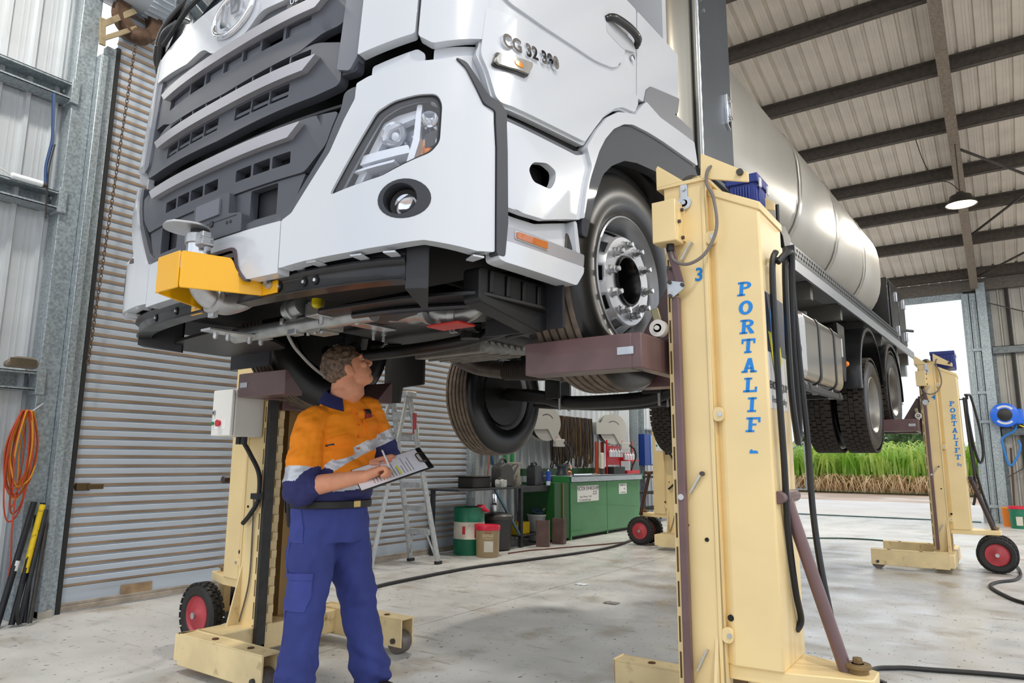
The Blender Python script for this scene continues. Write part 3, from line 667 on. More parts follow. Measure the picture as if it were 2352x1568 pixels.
def rim_front(sg, parent):
    """convex steer-axle disc: outer side at +x*sg"""
    d = V((sg, 0, 0)); h = W_T / 2
    m1 = MB(); m1.lathe([(.30, h - .03), (.306, h - .012), (.298, h - .008), (.288, h - .03), (.272, h - .06), (.268, -.05), (.285, -h + .03), (.30, -h + .012)], ax=d, n=64)
    rim = m1.build('rim', rim_m, parent, smooth=50)
    # disc with oval hand holes
    fn = lambda a, r, o: (d * (o + disc_h(r)) + V((0, math.cos(a), math.sin(a))) * r)
    def disc_h(r): return h - .035 - max(0, r - .21) * 1.7 if r > .205 else h - .028
    m1 = MB(); na = 80; rr = [.115, .13, .16, .19, .205, .212, .222, .232, .242, .252, .262, .270]
    holes_n = 10
    for i in range(na):
        a0, a1 = 2 * PI * i / na, 2 * PI * (i + 1) / na
        for j in range(len(rr) - 1):
            rm = (rr[j] + rr[j + 1]) / 2; am = (a0 + a1) / 2
            ph_ = ((am / (2 * PI) * holes_n) % 1 - .5) / holes_n * 2 * PI * rm
            if ((rm - .236) / .026) ** 2 + (ph_ / .046) ** 2 < 1: continue
            m1.add([fn(a0, rr[j], 0), fn(a1, rr[j], 0), fn(a1, rr[j + 1], 0), fn(a0, rr[j + 1], 0)], [(0, 1, 2, 3)])
    dm = m1.build('wheel_disc', rim_m, parent, smooth=50)
    so = dm.modifiers.new('solid', 'SOLIDIFY'); so.thickness = .008; so.offset = 0
    nut = None
    for k in range(10):
        a = 2 * PI * (k + .3) / 10; p = d * (h - .026) + V((0, math.cos(a), math.sin(a))) * .165
        m2 = MB(); m2.lathe([(0, .052), (.011, .052), (.013, .048), (.013, .03), (.0, .03)], p, d, 12).lathe([(.019, .0), (.019, .03), (.014, .034), (0, .034)], p, d, 6).lathe([(.024, 0), (.024, .006), (.018, .008)], p, d, 16)
        m2.build('wheel_nut', zinc, parent, smooth=30)
    m2 = MB(); m2.lathe([(.118, h - .036), (.118, h - .014), (.110, h - .012), (.10, h - .03), (.092, h - .09), (.06, h - .1), (0, h - .1)], ax=d, n=40)
    m2.build('hub', mat('hub_black', '0e0e0f', .25), parent)
    m2 = MB(); m2.lathe([(.0, .0), (.255, .0), (.262, -.01), (.262, -.10), (.0, -.10)], ax=d, n=32); m2.build('brake_drum', chassis, parent)
def rim_drive(sg, parent, paint):
    d = V((sg, 0, 0)); h = W_T / 2
    m1 = MB(); m1.lathe([(.30, h - .03), (.306, h - .012), (.296, h - .008), (.282, h - .035), (.268, h - .07), (.26, .0), (.22, -.04), (.12, -.05), (.115, .03), (.08, .05), (0, .05)], ax=d, n=64)
    m1.build('rim', paint, parent, smooth=40)
    for k in range(10):
        a = 2 * PI * k / 10; p = d * -.045 + V((0, math.cos(a), math.sin(a))) * .165
        MB().lathe([(.018, 0), (.018, .03), (.01, .034), (0, .034)], p, d, 8).build('wheel_nut', zinc, parent)
ZA1, ZA2, ZD1, ZD2, YA2, YD1, YD2 = 2.025, 1.748, 1.81, 2.057, 1.85, 5.571, 6.90
for (yy, zz) in ((0, ZA1), (YA2, ZA2)):
    for sg in (1, -1):
        wq = link('wheel', T_ST, truck, loc=(sg * 1.083, yy, zz), rot=(rng.random(), 0, 0))
        rim_front(sg, wq)
for (yy, zz) in ((YD1, ZD1), (YD2, ZD2)):
    for sg in (1, -1):
        for k, xo in ((0, 1.08), (1, .745)):
            wq = link('wheel', T_DR, truck, loc=(sg * xo, yy, zz), rot=(rng.random(), 0, 0))
            if k == 0: rim_drive(sg, wq, mat('drive_rim', '8d8a84', .4, .5, var=.1, vs=6))

# ---- frame, axles and what hangs under the cab ---------------------------
for sg in (1, -1):
    m1 = MB(); x = sg * .43
    m1.box(x - .004, x + .004, -1.15, 9.0, 2.20, 2.47).box(min(x, x - sg * .08), max(x, x - sg * .08), -1.15, 9.0, 2.20, 2.208).box(min(x, x - sg * .08), max(x, x - sg * .08), -1.15, 9.0, 2.462, 2.47)
    m1.build('chassis_rail', chassis, truck)
    for yy, zz in ((0, ZA1), (YA2, ZA2)):                 # leaf springs
        m1 = MB()
        for k in range(3):
            L_ = .8 - k * .18
            m1.tube([(x, yy - L_ + L_ * 2 * i / 12, zz + .12 - .02 * k + .12 * ((i - 6) / 6) ** 2 * (L_ / .8) ** 2) for i in range(13)], .02, 4)
        m1.build('leaf_spring', chassis, truck)
        MB().box(x - .07, x + .07, yy - .09, yy + .09, zz - .07, zz + .09).build('spring_seat', chassis, truck, bevel=.006)
        for a in (-.07, .07):
            MB().cyl((x + .06, yy + a, zz - .16), (x + .06, yy + a, zz + .16), .012, n=8).build('u_bolt', zinc, truck)
for k, yy in enumerate((-.9, .9, 2.6, 3.4, 4.6, 7.6, 8.9)):
    MB().box(-.43, .43, yy - .04, yy + .04, 2.24, 2.44).build('cross_member', chassis, truck, bevel=.006)
for yy, zz in ((0, ZA1), (YA2, ZA2)):
    m1 = MB(); m1.tube(spline([(-.95, yy, zz), (-.75, yy, zz - .02), (-.55, yy, zz - .05), (-.3, yy, zz - .10), (.3, yy, zz - .10), (.55, yy, zz - .05), (.75, yy, zz - .02), (.95, yy, zz)], 4), .055, 10); m1.build('axle_beam', chassis, truck, smooth=60)
    m1 = MB(); m1.tube(spline([(-.82, yy + .22, zz - .08), (-.6, yy + .24, zz - .10), (0, yy + .26, zz - .13), (.6, yy + .24, zz - .10), (.82, yy + .22, zz - .08)], 6), .028, 10); m1.build('tie_rod', chassis, truck, smooth=60)
for yy, zz in ((YD1, ZD1), (YD2, ZD2)):
    m1 = MB(); m1.cyl((-.95, yy, zz), (.95, yy, zz), .085, n=20).ball((0, yy, zz), (.26, .24, .26), 20, 12).cyl((0, yy - .2, zz + .05), (0, yy - .42, zz + .1), .1, .07, n=16); m1.build('drive_axle', chassis, truck, smooth=50)
MB().tube([(0, 2.2, 2.05), (0, 4.0, 2.0), (0, YD1 - .4, ZD1 + .1)], .055, 14).build('prop_shaft', chassis, truck, smooth=60)
m1 = MB(); m1.box(-.42, .42, -.75, .55, 2.02, 2.6).box(-.3, .3, -.55, .5, 1.86, 2.02).box(-.24, .24, .55, 1.75, 1.98, 2.5); m1.build('engine', chassis, truck, bevel=.05)
m1 = MB(); m1.prism([(-.05, 1.79), (.42, 1.83), (.42, 1.95), (-.05, 1.93)], lambda a, b, t: V((t, a + .15, b)), -.3, .22)
for k in range(7): m1.cyl((.22, .13 + .06 * k, 1.86), (.235, .13 + .06 * k, 1.86), .016, n=10)
for k in range(4): m1.bar((-.28, .2 + .1 * k, 1.80 + .008 * k), (.2, .2 + .1 * k, 1.80 + .008 * k), .012, .03)
m1.build('oil_sump', mat('cast_aluminium', '8a8781', .55, .5, var=.12, vs=18), truck, bevel=.006)
m1 = MB(); ex = spline([(-.62, .62, 2.10), (-.62, .78, 1.95), (-.52, .92, 1.86), (-.30, .98, 1.815)], 7); m1.tube(ex, .062, 18); m1.build('exhaust_pipe', mat('exhaust_steel', '57504b', .45, .6, var=.2, vs=10), truck, smooth=60)
m1 = MB(); n_ = 44
P = [V((-.30, .98, 1.815)).lerp(V((.0, 1.06, 1.80)), i / n_) for i in range(n_ + 1)]; m1.tube(P, [.063 + (.007 if i % 2 else 0) for i in range(n_ + 1)], 18); m1.build('exhaust_bellows', mat('exhaust_braid', '3a322e', .6, .4), truck)
m1 = MB(); m1.tube([(0.0, 1.06, 1.80), (.2, 1.12, 1.77), (.55, 1.2, 1.74)], .060, 18)
for q in (.12, .3, .42): m1.cyl((q - .006, 1.06 + q * .25, 1.792 - q * .1), (q + .006, 1.063 + q * .25, 1.79 - q * .1), .067, n=18)
m1.build('exhaust_pipe', MATS['exhaust_steel'], truck, smooth=40)
m1 = MB(); m1.tube(spline([(-.86, -.12, 1.86), (-.6, -.16, 1.80), (-.2, -.17, 1.79), (.25, -.16, 1.80), (.5, -.12, 1.84), (.9, -.1, 1.9)], 7), .034, 12)
m1.build('drag_link', chassis, truck, smooth=60)
for x0, z0 in ((-.52, 1.83), (.40, 1.86)):
    m1 = MB(); m1.cyl((x0, -.2, z0 - .06), (x0, -.2, z0 + .12), .05, n=18).cyl((x0 - .07, -.22, z0 + .0), (x0 + .07, -.22, z0 + .0), .035, n=14); m1.build('steering_joint', chassis, truck, bevel=.004)
    for a in (-.045, -.02):
        for b in (-.02, .02): MB().cyl((x0 + a - .03, -.27, z0 + b), (x0 + a - .03, -.24, z0 + b), .009, n=8).build('clamp_bolt', zinc, truck)
m1 = MB(); m1.cyl((.32, -.42, 2.0), (.52, -.42, 1.93), .075, n=20).cyl((.50, -.42, 1.937), (.56, -.42, 1.915), .03, n=6); m1.build('shock_mount', chassis, truck, smooth=40)
MB().cyl((.56, -.42, 1.915), (.60, -.42, 1.90), .022, n=6).build('mount_bolt', zinc, truck)
m1 = MB(); m1.box(.62, .72, -.25, -.05, 1.95, 2.35); m1.cyl((.68, -.2, 1.93), (.78, -.34, 1.96), .03, n=12); m1.build('steering_box', chassis, truck, bevel=.02)
MB().tube(spline([(.3, .2, 2.0), (.55, -.1, 1.97), (.7, -.05, 2.02), (.9, .0, 2.0)], 6), .014, 8).build('brake_hose', black, truck)
MB().tube(spline([(-.15, -.92, 1.83), (-.2, -.8, 1.72), (-.32, -.5, 1.62), (-.45, -.2, 1.72), (-.5, .1, 1.95)], 8), .008, 6).build('air_line', mat('hose_grey', '9a9896', .5), truck)

# ---- front under-run beam and the corner undertrays
beam_m = mat('beam_black', '17181b', .36, 0, coat=.25, var=.2, vs=10)
def beamp(s, z, off): return skin(s, z, off)
def sweep(name, prof, s0, s1, n, m, taper=None, bevel=0, parent=truck):
    mb = MB(); k = len(prof)
    vs_ = []
    for i in range(n + 1):
        s = s0 + (s1 - s0) * i / n
        for (o, z) in prof: vs_.append(beamp(s, z, o))
    fs_ = [(i * k + j, i * k + (j + 1) % k, (i + 1) * k + (j + 1) % k, (i + 1) * k + j) for i in range(n) for j in range(k)]
    fs_ += [tuple(range(k)), tuple(n * k + j for j in range(k))[::-1]]
    return mb.add(vs_, fs_).build(name, m, parent, bevel)
sweep('front_beam', [(-.075, 1.98), (-.075, 1.895), (-.06, 1.89), (-.055, 1.875), (-.075, 1.86), (-.075, 1.825), (-.065, 1.808), (-.14, 1.808), (-.14, 1.818), (-.09, 1.818), (-.09, 1.98)], -1.13, 1.03, 30, beam_m, bevel=.003)
for s_ in (1.075, -1.15):
    sweep('beam_end', [(-.07, 1.97), (-.07, 1.775), (-.28, 1.745), (-.28, 1.97)], s_ - .045, s_ + .06, 6, mat('beam_end_black', '26262a', .5), bevel=.01)
for s_ in (-.60, -.36, .42, .56, .62):
    p = skin(s_, 1.845, -.074); d = skin(s_, 1.845, .1) - p
    m1 = MB(); m1.lathe([(.016, 0), (.016, .003), (.0, .003)], p, d, 16); m1.build('beam_hole', hole_b, truck)
    MB().lathe([(.008, .002), (.007, .008), (0, .008)], p, d, 8).build('beam_bolt', zinc, truck)
m1 = MB(); m1.prism(rnd([(.36, -1.13), (.85, -1.08), (1.12, -.98), (1.16, -.6), (1.05, -.52), (.56, -.62), (.40, -.80)], .05), lambda a, b, t: V((a, b, t)), 1.785, 1.80)
m1.prism([(.42, -.98), (.9, -.94), (1.02, -.78), (.6, -.74)], lambda a, b, t: V((a, b, t)), 1.777, 1.785)
m1.build('corner_undertray', chassis, truck, bevel=.003)
MB().tube(spline([(.48, -1.02, 1.776), (.75, -.99, 1.772), (1.06, -.86, 1.774)], 8), .014, 8).build('tray_stay', beam_m, truck)
for p in ((.46, -.98, 1.775), (1.07, -.84, 1.77)): MB().cyl(p, (p[0], p[1], p[2] - .03), .011, n=8).build('tray_bolt', zinc, truck)
m1 = MB(); m1.prism(rnd([(-.36, -1.13), (-.85, -1.08), (-1.1, -.98), (-1.12, -.62), (-.55, -.62), (-.40, -.80)][::-1], .05), lambda a, b, t: V((a, b, t)), 1.785, 1.80); m1.build('corner_undertray', chassis, truck)
m1 = MB(); m1.prism(rnd([(-.98, 1.89), (-.52, 1.90), (-.50, 1.74), (-.60, 1.70), (-.98, 1.76)], .02), lambda a, b, t: V((t, a, b)), 1.04, 1.12); 
for k in range(4): m1.box(1.12, 1.13, -.93 + .1 * k, -.905 + .1 * k, 1.80, 1.885)
m1.build('step_bracket', mat('liner_black', '0d0d0f', .5), truck, bevel=.008)
MB().box(.80, 1.20, -.56, -.545, 1.72, 1.95).build('arch_flap', mat('flap_dark', '24242a', .6), truck)
MB().box(-1.2, -.80, -.56, -.545, 1.72, 1.95).build('arch_flap', MATS['flap_dark'], truck)
m1 = MB(); m1.prism(rnd([(-1.20, 1.60), (-1.20, 2.1), (-.80, 2.1), (-.80, 1.72), (-1.02, 1.71), (-1.04, 1.6)], .01), lambda a, b, t: V((a, t, b)), .68, .70); m1.build('mud_flap', mat('flap_rubber', '1d1a18', .5, var=.2, vs=6), truck)
m1 = MB(); m1.prism(rnd([(.80, 1.72), (.80, 2.1), (1.20, 2.1), (1.20, 1.72)], .01), lambda a, b, t: V((a, t, b)), .68, .70); m1.build('mud_flap', MATS['flap_rubber'], truck)

# ---- water plumbing behind the beam
gpipe = mat('galvanised_pipe', 'a9acac', .35, .7, var=.15, vs=14)
MB().cyl((-.42, -1.0, 1.785), (.56, -.98, 1.785), .036, n=20).build('cross_pipe', gpipe, truck, smooth=50)
m1 = MB(); m1.cyl((.42, -.80, 1.84), (.74, -.84, 1.80), .05, n=20).cyl((.74, -.84, 1.80), (.78, -.85, 1.79), .062, n=20).tube(spline([(.78, -.85, 1.79), (.86, -.84, 1.76), (.93, -.8, 1.78), (.95, -.76, 1.85), (.95, -.74, 1.95)], 6), .038, 16).cyl((.60, -.81, 1.82), (.635, -.818, 1.816), .058, n=20).cyl((.86, -.845, 1.762), (.885, -.835, 1.76), .046, n=16)
m1.build('pipe_branch', gpipe, truck, smooth=40)
MB().box(.78, .95, -.90, -.80, 1.712, 1.722).build('red_bracket', mat('red_paint', 'b3251c', .4), truck, bevel=.003)
VX, VY, VZ = .2, -.03, -.05
def sh(mb, dx=VX, dy=VY, dz=VZ):
    mb.v = [(x + dx, y + dy, z + dz) for x, y, z in mb.v]; return mb
m1 = MB(); m1.box(-.075, .06, -.97, -.86, 1.80, 1.925).box(-.055, .04, -.975, -.97, 1.79, 1.93).box(-.06, .045, -.96, -.87, 1.788, 1.80); va = sh(m1).build('valve_actuator', mat('actuator_alloy', '9b9891', .45, .5, var=.08, vs=12), truck, bevel=.006)
for a in (-.05, 0, .045): sh(MB().cyl((a, -.965, 1.78), (a, -.965, 1.79), .007, n=8)).build('cover_screw', zinc, va)
sh(MB().box(-.12, -.075, -.95, -.88, 1.86, 1.93)).build('actuator_plug', mat('blue_plastic', '1b6cc4', .4), va, bevel=.006)
sh(MB().cyl((.03, -.985, 1.905), (.03, -.985, 1.93), .024, n=18).ball((.03, -.985, 1.905), (.024, .024, .016))).build('yellow_cap', mat('yellow_plastic', 'f2d60e', .4), va)
m1 = MB(); m1.cyl((-.20, -.9, 1.915), (-.09, -.9, 1.93), .045, n=20).cyl((-.16, -.9, 1.92), (-.145, -.9, 1.922), .055, n=20).box(-.17, -.11, -.92, -.87, 1.80, 1.90).cyl((-.2, -.93, 1.88), (-.2, -.93, 1.85), .01, n=8)
sh(m1, .2, -.1, -.06).build('valve_body', gpipe, truck, bevel=.004)
for (x, y0, y1, z) in ((-.25, -1.25, -.93, 1.757), (.31, -1.10, -.66, 1.842 - .06)):
    sb = MB().box(x - .04, x + .04, y0, y1, z, z + .012).build('support_plate', zinc, truck, bevel=.002)
    for yy in (y0 + .05, y0 + .11, y1 - .10, y1 - .04):
        MB().cyl((x, yy, z - .025), (x, yy, z), .012, n=6).cyl((x, yy, z - (.055 if yy > -.95 else .03)), (x, yy, z - .025), .007, n=8).build('stud', zinc, sb)

# ---- yellow filler box on the bumper
yel = mat('yellow_enamel', 'f7b500', .3, 0, coat=.3)
yb = MB()
z0, z1 = 1.82, 1.962
fx0, fx1, yf = .02, .185, -1.60
def plate(a, b, poly):
    a, b = V(a), V(b); n_ = V((b - a).cross(V((0, 0, 1)))).normalized() * .008
    yb.prism(poly, lambda u, z, t: a.lerp(b, u) + n_ * t + V((0, 0, z)), 0, 1)
plate((fx0, yf, 0), (fx1, yf, 0), [(0, z0), (1, z0), (1, z1), (0, z1)])
plate((fx1, yf, 0), (.315, -1.335, 0), rnd([(0, z0), (1.0, z0), (1.0, 1.885), (.85, 1.885, .1), (.66, 1.905, .15), (.6, 1.955, .1), (0, z1)], .02))
plate((fx0, yf, 0), (-.13, -1.335, 0), rnd([(0, z0), (1.0, z0), (1.0, 1.885), (.75, 1.89), (.6, 1.955), (0, z1)], .02))
yb.box(.30, .415, -1.340, -1.331, z0 - .0, 1.895).box(-.215, -.125, -1.340, -1.331, z0 - .015, 1.885)
fb = yb.build('filler_box', yel, truck, bevel=.003)
for p in ((.365, -1.345, 1.858), (-.17, -1.345, 1.85)):
    MB().cyl(p, (p[0], p[1] - .016, p[2]), .013, n=6).cyl((p[0], p[1] + .004, p[2]), (p[0], p[1] - .004, p[2]), .02, n=16).build('box_bolt', zinc, fb)
alu = mat('cast_fitting', 'b9bbbd', .38, .75, var=.08, vs=20)
m1 = MB(); m1.cyl((.115, -1.50, 1.955), (.115, -1.50, 2.05), .045, n=28).cyl((.115, -1.50, 1.962), (.115, -1.50, 1.978), .056, n=28); m1.build('riser_pipe', mat('bright_alloy', 'd0d2d6', .15, .9), fb, smooth=40)
m1 = MB(); m1.cyl((.115, -1.50, 2.02), (.115, -1.50, 2.06), .052, n=28).box(.15, .205, -1.535, -1.50, 2.005, 2.055).box(.19, .21, -1.54, -1.49, 2.0, 2.012); m1.build('pipe_clamp', alu, fb, bevel=.003)
MB().cyl((.20, -1.545, 2.03), (.20, -1.495, 2.03), .006, n=8).build('clamp_pin', zinc, fb)
m1 = MB(); m1.prism(rnd([(.0, -1.60, .06), (.11, -1.63, .05), (.19, -1.54, .04), (.16, -1.47, .04), (.06, -1.455, .04), (-.01, -1.51, .05)], .04, 6), lambda a, b, t: V((a, b, t + (b + 1.5) * -.06)), 2.078, 2.088); m1.build('spray_deflector', alu, fb, bevel=.003)
MB().cyl((.115, -1.50, 2.05), (.115, -1.50, 2.085), .035, n=20).build('outlet_neck', black, fb)
m1 = MB(); m1.tube(spline([(.115, -1.50, 1.96), (.115, -1.49, 1.88), (.115, -1.45, 1.825), (.115, -1.38, 1.805), (.115, -1.31, 1.83), (.115, -1.27, 1.86)], 6), .043, 18)
m1.lathe([(.044, -.012), (.054, -.01), (.054, .01), (.044, .012)], (.115, -1.42, 1.812), (0, .95, -.3), 20)
m1.box(.095, .135, -1.43, -1.41, 1.745, 1.772)
m1.build('filler_elbow', alu, fb, smooth=50)

# ---- body behind the cab: grey locker, aluminium tank, side walkway
gsheet = mat('locker_steel', '5d646c', .35, .55, var=.06, vs=3, stretch=(1, 1, .2))
stain = mat('stainless_sheet', 'a39d90', .25, .85, var=.06, vs=2, stretch=(1, 1, .2))
lk = MB().box(-1.2, 1.2, .93, 1.50, 2.92, 4.62).build('locker', gsheet, truck, bevel=.006)
m1 = MB(); m1.box(1.200, 1.212, .95, 1.49, 2.95, 4.58); ld = m1.build('locker_door', gsheet, lk, bevel=.004)
m1 = MB(); m1.box(1.200, 1.222, .905, .945, 2.9, 4.6); m1.build('hinge_strip', mat('bright_edge', 'c9cac6', .25, .8), lk, bevel=.004)
MB().tube([(1.225, .925, 2.9 + .05 * i) for i in range(35)], [.006 + .0025 * (i % 2) for i in range(35)], 8).build('piano_hinge', zinc, lk)
m1 = MB(); m1.prism(rnd([(1.36, 3.36), (1.41, 3.33), (1.41, 3.56), (1.36, 3.58)], .012), lambda a, b, t: V((t, a, b)), 1.21, 1.232); m1.cyl((1.23, 1.385, 3.40), (1.25, 1.385, 3.40), .016, n=12).cyl((1.23, 1.385, 3.52), (1.25, 1.385, 3.52), .013, n=12).box(1.225, 1.245, 1.372, 1.398, 3.42, 3.50); m1.build('latch', chrome, lk, bevel=.003)
for p in ((1.0, 4.05), (1.05, 4.0)): MB().cyl((1.21, p[0] + .0, p[1]), (1.224, p[0], p[1]), .012, n=10).build('rivet', zinc, lk)
m1 = MB(); m1.grid(lambda u, v: (1.18 - .10 * math.sin(PI * u), .56 + .36 * u, 2.80 + 1.8 * v), 9, 2); m1.build('cab_gap_sheet', stain, truck)
MB().box(-1.1, 1.1, .60, .63, 2.6, 4.5).build('cab_gap_panel', MATS['stainless_sheet'], truck)
tank_m = mat('tank_aluminium', 'b5b2aa', .42, .7, var=.05, vs=1.6, stretch=(1, 1, .3))
def tank_sec(n=44, hw=1.13, z0=2.93, z1=4.42):
    out = []; zc, hz = (z0 + z1) / 2, (z1 - z0) / 2
    for i in range(n):
        a = 2 * PI * i / n; c, s_ = math.cos(a), math.sin(a)
        out.append((hw * abs(c) ** .62 * (1 if c > 0 else -1), zc + hz * abs(s_) ** .72 * (1 if s_ > 0 else -1)))
    return out
sec = tank_sec()
m1 = MB(); st = []
ysec = [1.62, 1.66, 1.75, 3.35, 3.40, 3.48, 3.53, 4.70, 4.76, 4.84, 4.90, 6.05, 6.11, 6.19, 6.25, 7.15, 7.28, 7.34]
inset = {1.62: .30, 1.66: .12, 1.75: .0, 3.40: .015, 3.48: .015, 4.76: .015, 4.84: .015, 6.11: .015, 6.19: .015, 7.28: .12, 7.34: .3}
zc_ = 3.675
for y in ysec:
    k = inset.get(y, 0); bl = 0
    st += [(x * (1 - k * .9), y, zc_ + (z - zc_) * (1 - k * .9)) for x, z in sec]
n_ = len(sec)
m1.add(st, [(j * n_ + i, j * n_ + (i + 1) % n_, (j + 1) * n_ + (i + 1) % n_, (j + 1) * n_ + i) for j in range(len(ysec) - 1) for i in range(n_)] + [tuple(range(n_))[::-1], tuple((len(ysec) - 1) * n_ + i for i in range(n_))])
tank = m1.build('tank', tank_m, truck, smooth=40)
for y in (3.44, 4.80, 6.15):
    m1 = MB(); m1.add([(x * 1.004 * k, y + dy, zc_ + (z - zc_) * 1.004 * k) for k, dy in ((1, -.035), (1.004, -.03), (1.004, .03), (1, .035)) for x, z in sec], [(j * n_ + i, j * n_ + (i + 1) % n_, (j + 1) * n_ + (i + 1) % n_, (j + 1) * n_ + i) for j in range(3) for i in range(n_)])
    m1.build('tank_band', mat('tank_band_alloy', 'b4b2aa', .3, .8), tank, smooth=40)
def flat(x):
    return lambda s, z, off=0: V((x + off, s, z))
def perf():
    hs = []
    for r, z in ((0, 2.878), (1, 2.838)):
        for k in range(64): hs.append(circ(2.72 + k * .075 + .037 * r, z, .024, .014, 8))
    return hs
wk = patch('walkway_edge', [(2.62, 2.80), (7.62, 2.80), (7.62, 2.91), (2.62, 2.91)], mat('walkway_steel', '4c4f52', .4, .6), truck, 0, -.006, holes=perf(), bevel=0, step=1.0, fn=flat(1.215))
m1 = MB(); m1.box(.95, 1.20, 2.3, 8.9, 2.765, 2.775).box(1.196, 1.212, 2.3, 8.9, 2.70, 2.80).box(1.209, 1.216, 2.3, 8.9, 2.70, 2.735)
m1.build('walkway', mat('walkway_alloy', 'b7bbc0', .3, .7), truck)
MB().box(-1.212, -.95, 2.3, 8.9, 2.70, 2.775).build('walkway', MATS['walkway_alloy'], truck)
m1 = MB()
for y in (2.5, 3.5, 4.6, 5.7, 6.7, 7.8, 8.7): m1 = MB().box(-1.15, 1.15, y - .04, y + .04, 2.60, 2.76); m1.build('outrigger', mat('frame_grey', '6f6c66', .5, .4), truck)
for sg in (1, -1): MB().box(sg * .43 - .04, sg * .43 + .04, 1.0, 8.9, 2.47, 2.76).build('subframe_rail', MATS['frame_grey'], truck)
MB().box(-1.0, 1.0, 1.5, 8.8, 2.76, 2.95).build('tank_cradle', MATS['frame_grey'], truck)
m1 = MB(); m1.prism(rnd([(2.32, 2.95), (2.48, 2.90), (2.52, 2.80), (2.60, 2.78), (2.70, 2.93), (2.55, 3.0)], .02), lambda a, b, t: V((t, a, b)), 1.19, 1.22); m1.tube(spline([(1.26, 2.02, 2.83), (1.22, 2.25, 2.86), (1.22, 2.36, 2.92), (1.22, 2.38, 3.12)], 6), .014, 8); m1.build('grab_bracket', black, truck, bevel=.004)
# rear lockers
rb = MB().box(-1.15, 1.15, 7.45, 8.72, 2.80, 3.66).build('rear_locker', blackp, truck, bevel=.01)
for k in range(2):
    m1 = MB(); m1.box(1.15, 1.17, 7.52 + k * .6, 8.06 + k * .6, 2.86, 3.60); d_ = m1.build('locker_door', blackp, rb, bevel=.006)
    for z in (2.92, 3.40): MB().box(1.17, 1.19, 7.92 + k * .6, 8.0 + k * .6, z, z + .14).build('latch', chrome, d_, bevel=.004)
MB().cyl((1.15, 8.6, 3.1), (1.24, 8.75, 3.1), .02, n=8).build('hook', black, rb)
# rear frame and towing beam
m1 = MB(); m1.box(-1.1, 1.1, 8.78, 8.9, 2.45, 2.70).box(.98, 1.08, 8.3, 8.42, 2.0, 2.7).box(-1.08, -.98, 8.3, 8.42, 2.0, 2.7); m1.build('rear_frame', mat('frame_bright', 'a9adb0', .4, .6), truck, bevel=.004)
m1 = MB(); m1.cyl((.75, 8.0, 2.05), (1.1, 8.0, 2.05), .22, n=28); m1.build('air_tank', mat('cream_tank', 'c9c2b0', .4), truck, bevel=.03)
# fuel tank with straps
ft = mat('polished_tank', 'b9b7b2', .2, .9, var=.05, vs=2)
m1 = MB(); m1.prism(rnd([(.55, 1.84, .10), (1.20, 1.84, .10), (1.20, 2.44, .12), (.55, 2.44, .10)], .1, 8), lambda a, b, t: V((a, t, b)), 2.98, 4.28); fu = m1.build('fuel_tank', ft, truck, bevel=.04, seg=4, smooth=50)
for y in (3.44, 3.98):
    m1 = MB(); m1.prism(rnd([(.545, 1.835, .10), (1.206, 1.835, .10), (1.206, 2.446, .12), (.545, 2.446, .10)], .1, 8), lambda a, b, t: V((a, t, b)), y - .025, y + .025); m1.build('tank_strap', black, fu)
    MB().box(1.12, 1.16, y - .015, y + .015, 1.76, 1.85).build('strap_bolt', zinc, fu)
MB().cyl((1.0, 3.65, 2.43), (1.0, 3.65, 2.50), .05, n=20).cyl((1.0, 3.65, 2.50), (1.0, 3.65, 2.53), .062, n=20).build('fuel_cap', mat('cap_black', '2a2a2c', .4), fu)
m1 = MB(); m1.bar((.5, 3.1, 1.80), (1.2, 3.1, 1.80), .07, .05).bar((.5, 4.1, 1.80), (1.2, 4.1, 1.80), .07, .05).bar((1.17, 2.95, 1.79), (1.17, 4.2, 1.79), .05, .05); m1.build('tank_bracket', chassis, truck, bevel=.006)
m1 = MB(); m1.prism(rnd([(4.42, 2.55), (4.72, 2.55), (4.72, 2.20), (4.66, 1.98, .05), (4.58, 1.98, .05), (4.46, 2.3)], .02), lambda a, b, t: V((t, a, b)), 1.1, 1.14); hb = m1.build('hose_bracket', blackp, truck, bevel=.004)
MB().box(1.14, 1.146, 4.53, 4.57, 2.22, 2.40).build('bracket_slot', mat('slot_light', 'c9c9cc', .5), hb)
MB().ball((1.12, 4.80, 2.18), .03).build('orange_lamp', MATS['amber'], hb)
# mudguards: black plastic over the drive wheels and behind the second steer axle
def guard(yc, zc, r, a0, a1, name='mudguard', m=blackp, w0=.60, w1=1.22):
    for sg in (1, -1):
        mb = MB(); n2 = 22
        pr = [(r, w0), (r, w1 - .02), (r - .005, w1), (r - .04, w1 + .005), (r - .04, w1 - .01), (r - .015, w1 - .02), (r - .015, w0)]
        vs_ = []
        for i in range(n2 + 1):
            a = a0 + (a1 - a0) * i / n2
            vs_ += [(sg * x, yc - rr * math.cos(a), zc + rr * math.sin(a)) for rr, x in pr]
        k2 = len(pr)
        fs_ = [(i * k2 + j, i * k2 + (j + 1) % k2, (i + 1) * k2 + (j + 1) % k2, (i + 1) * k2 + j) for i in range(n2) for j in range(k2)]
        mb.add(vs_, fs_).build(name, m, truck)
guard(YD1, 2.03, .63, math.radians(-8), math.radians(175))
guard(YD2, 2.03, .63, math.radians(10), math.radians(185))
guard(YA2, 1.98, .62, math.radians(60), math.radians(180), w0=.85)
m1 = MB(); m1.prism(rnd([(2.42, 2.60), (2.52, 2.55), (2.90, 2.08), (2.86, 2.0), (2.60, 2.04), (2.46, 2.1)], .02), lambda a, b, t: V((t, a, b)), 1.02, 1.2); gb = m1.build('guard_bracket', blackp, truck, bevel=.006)
MB().cyl((1.2, 2.80, 2.11), (1.212, 2.80, 2.11), .022, n=12).build('bracket_bolt', zinc, gb)
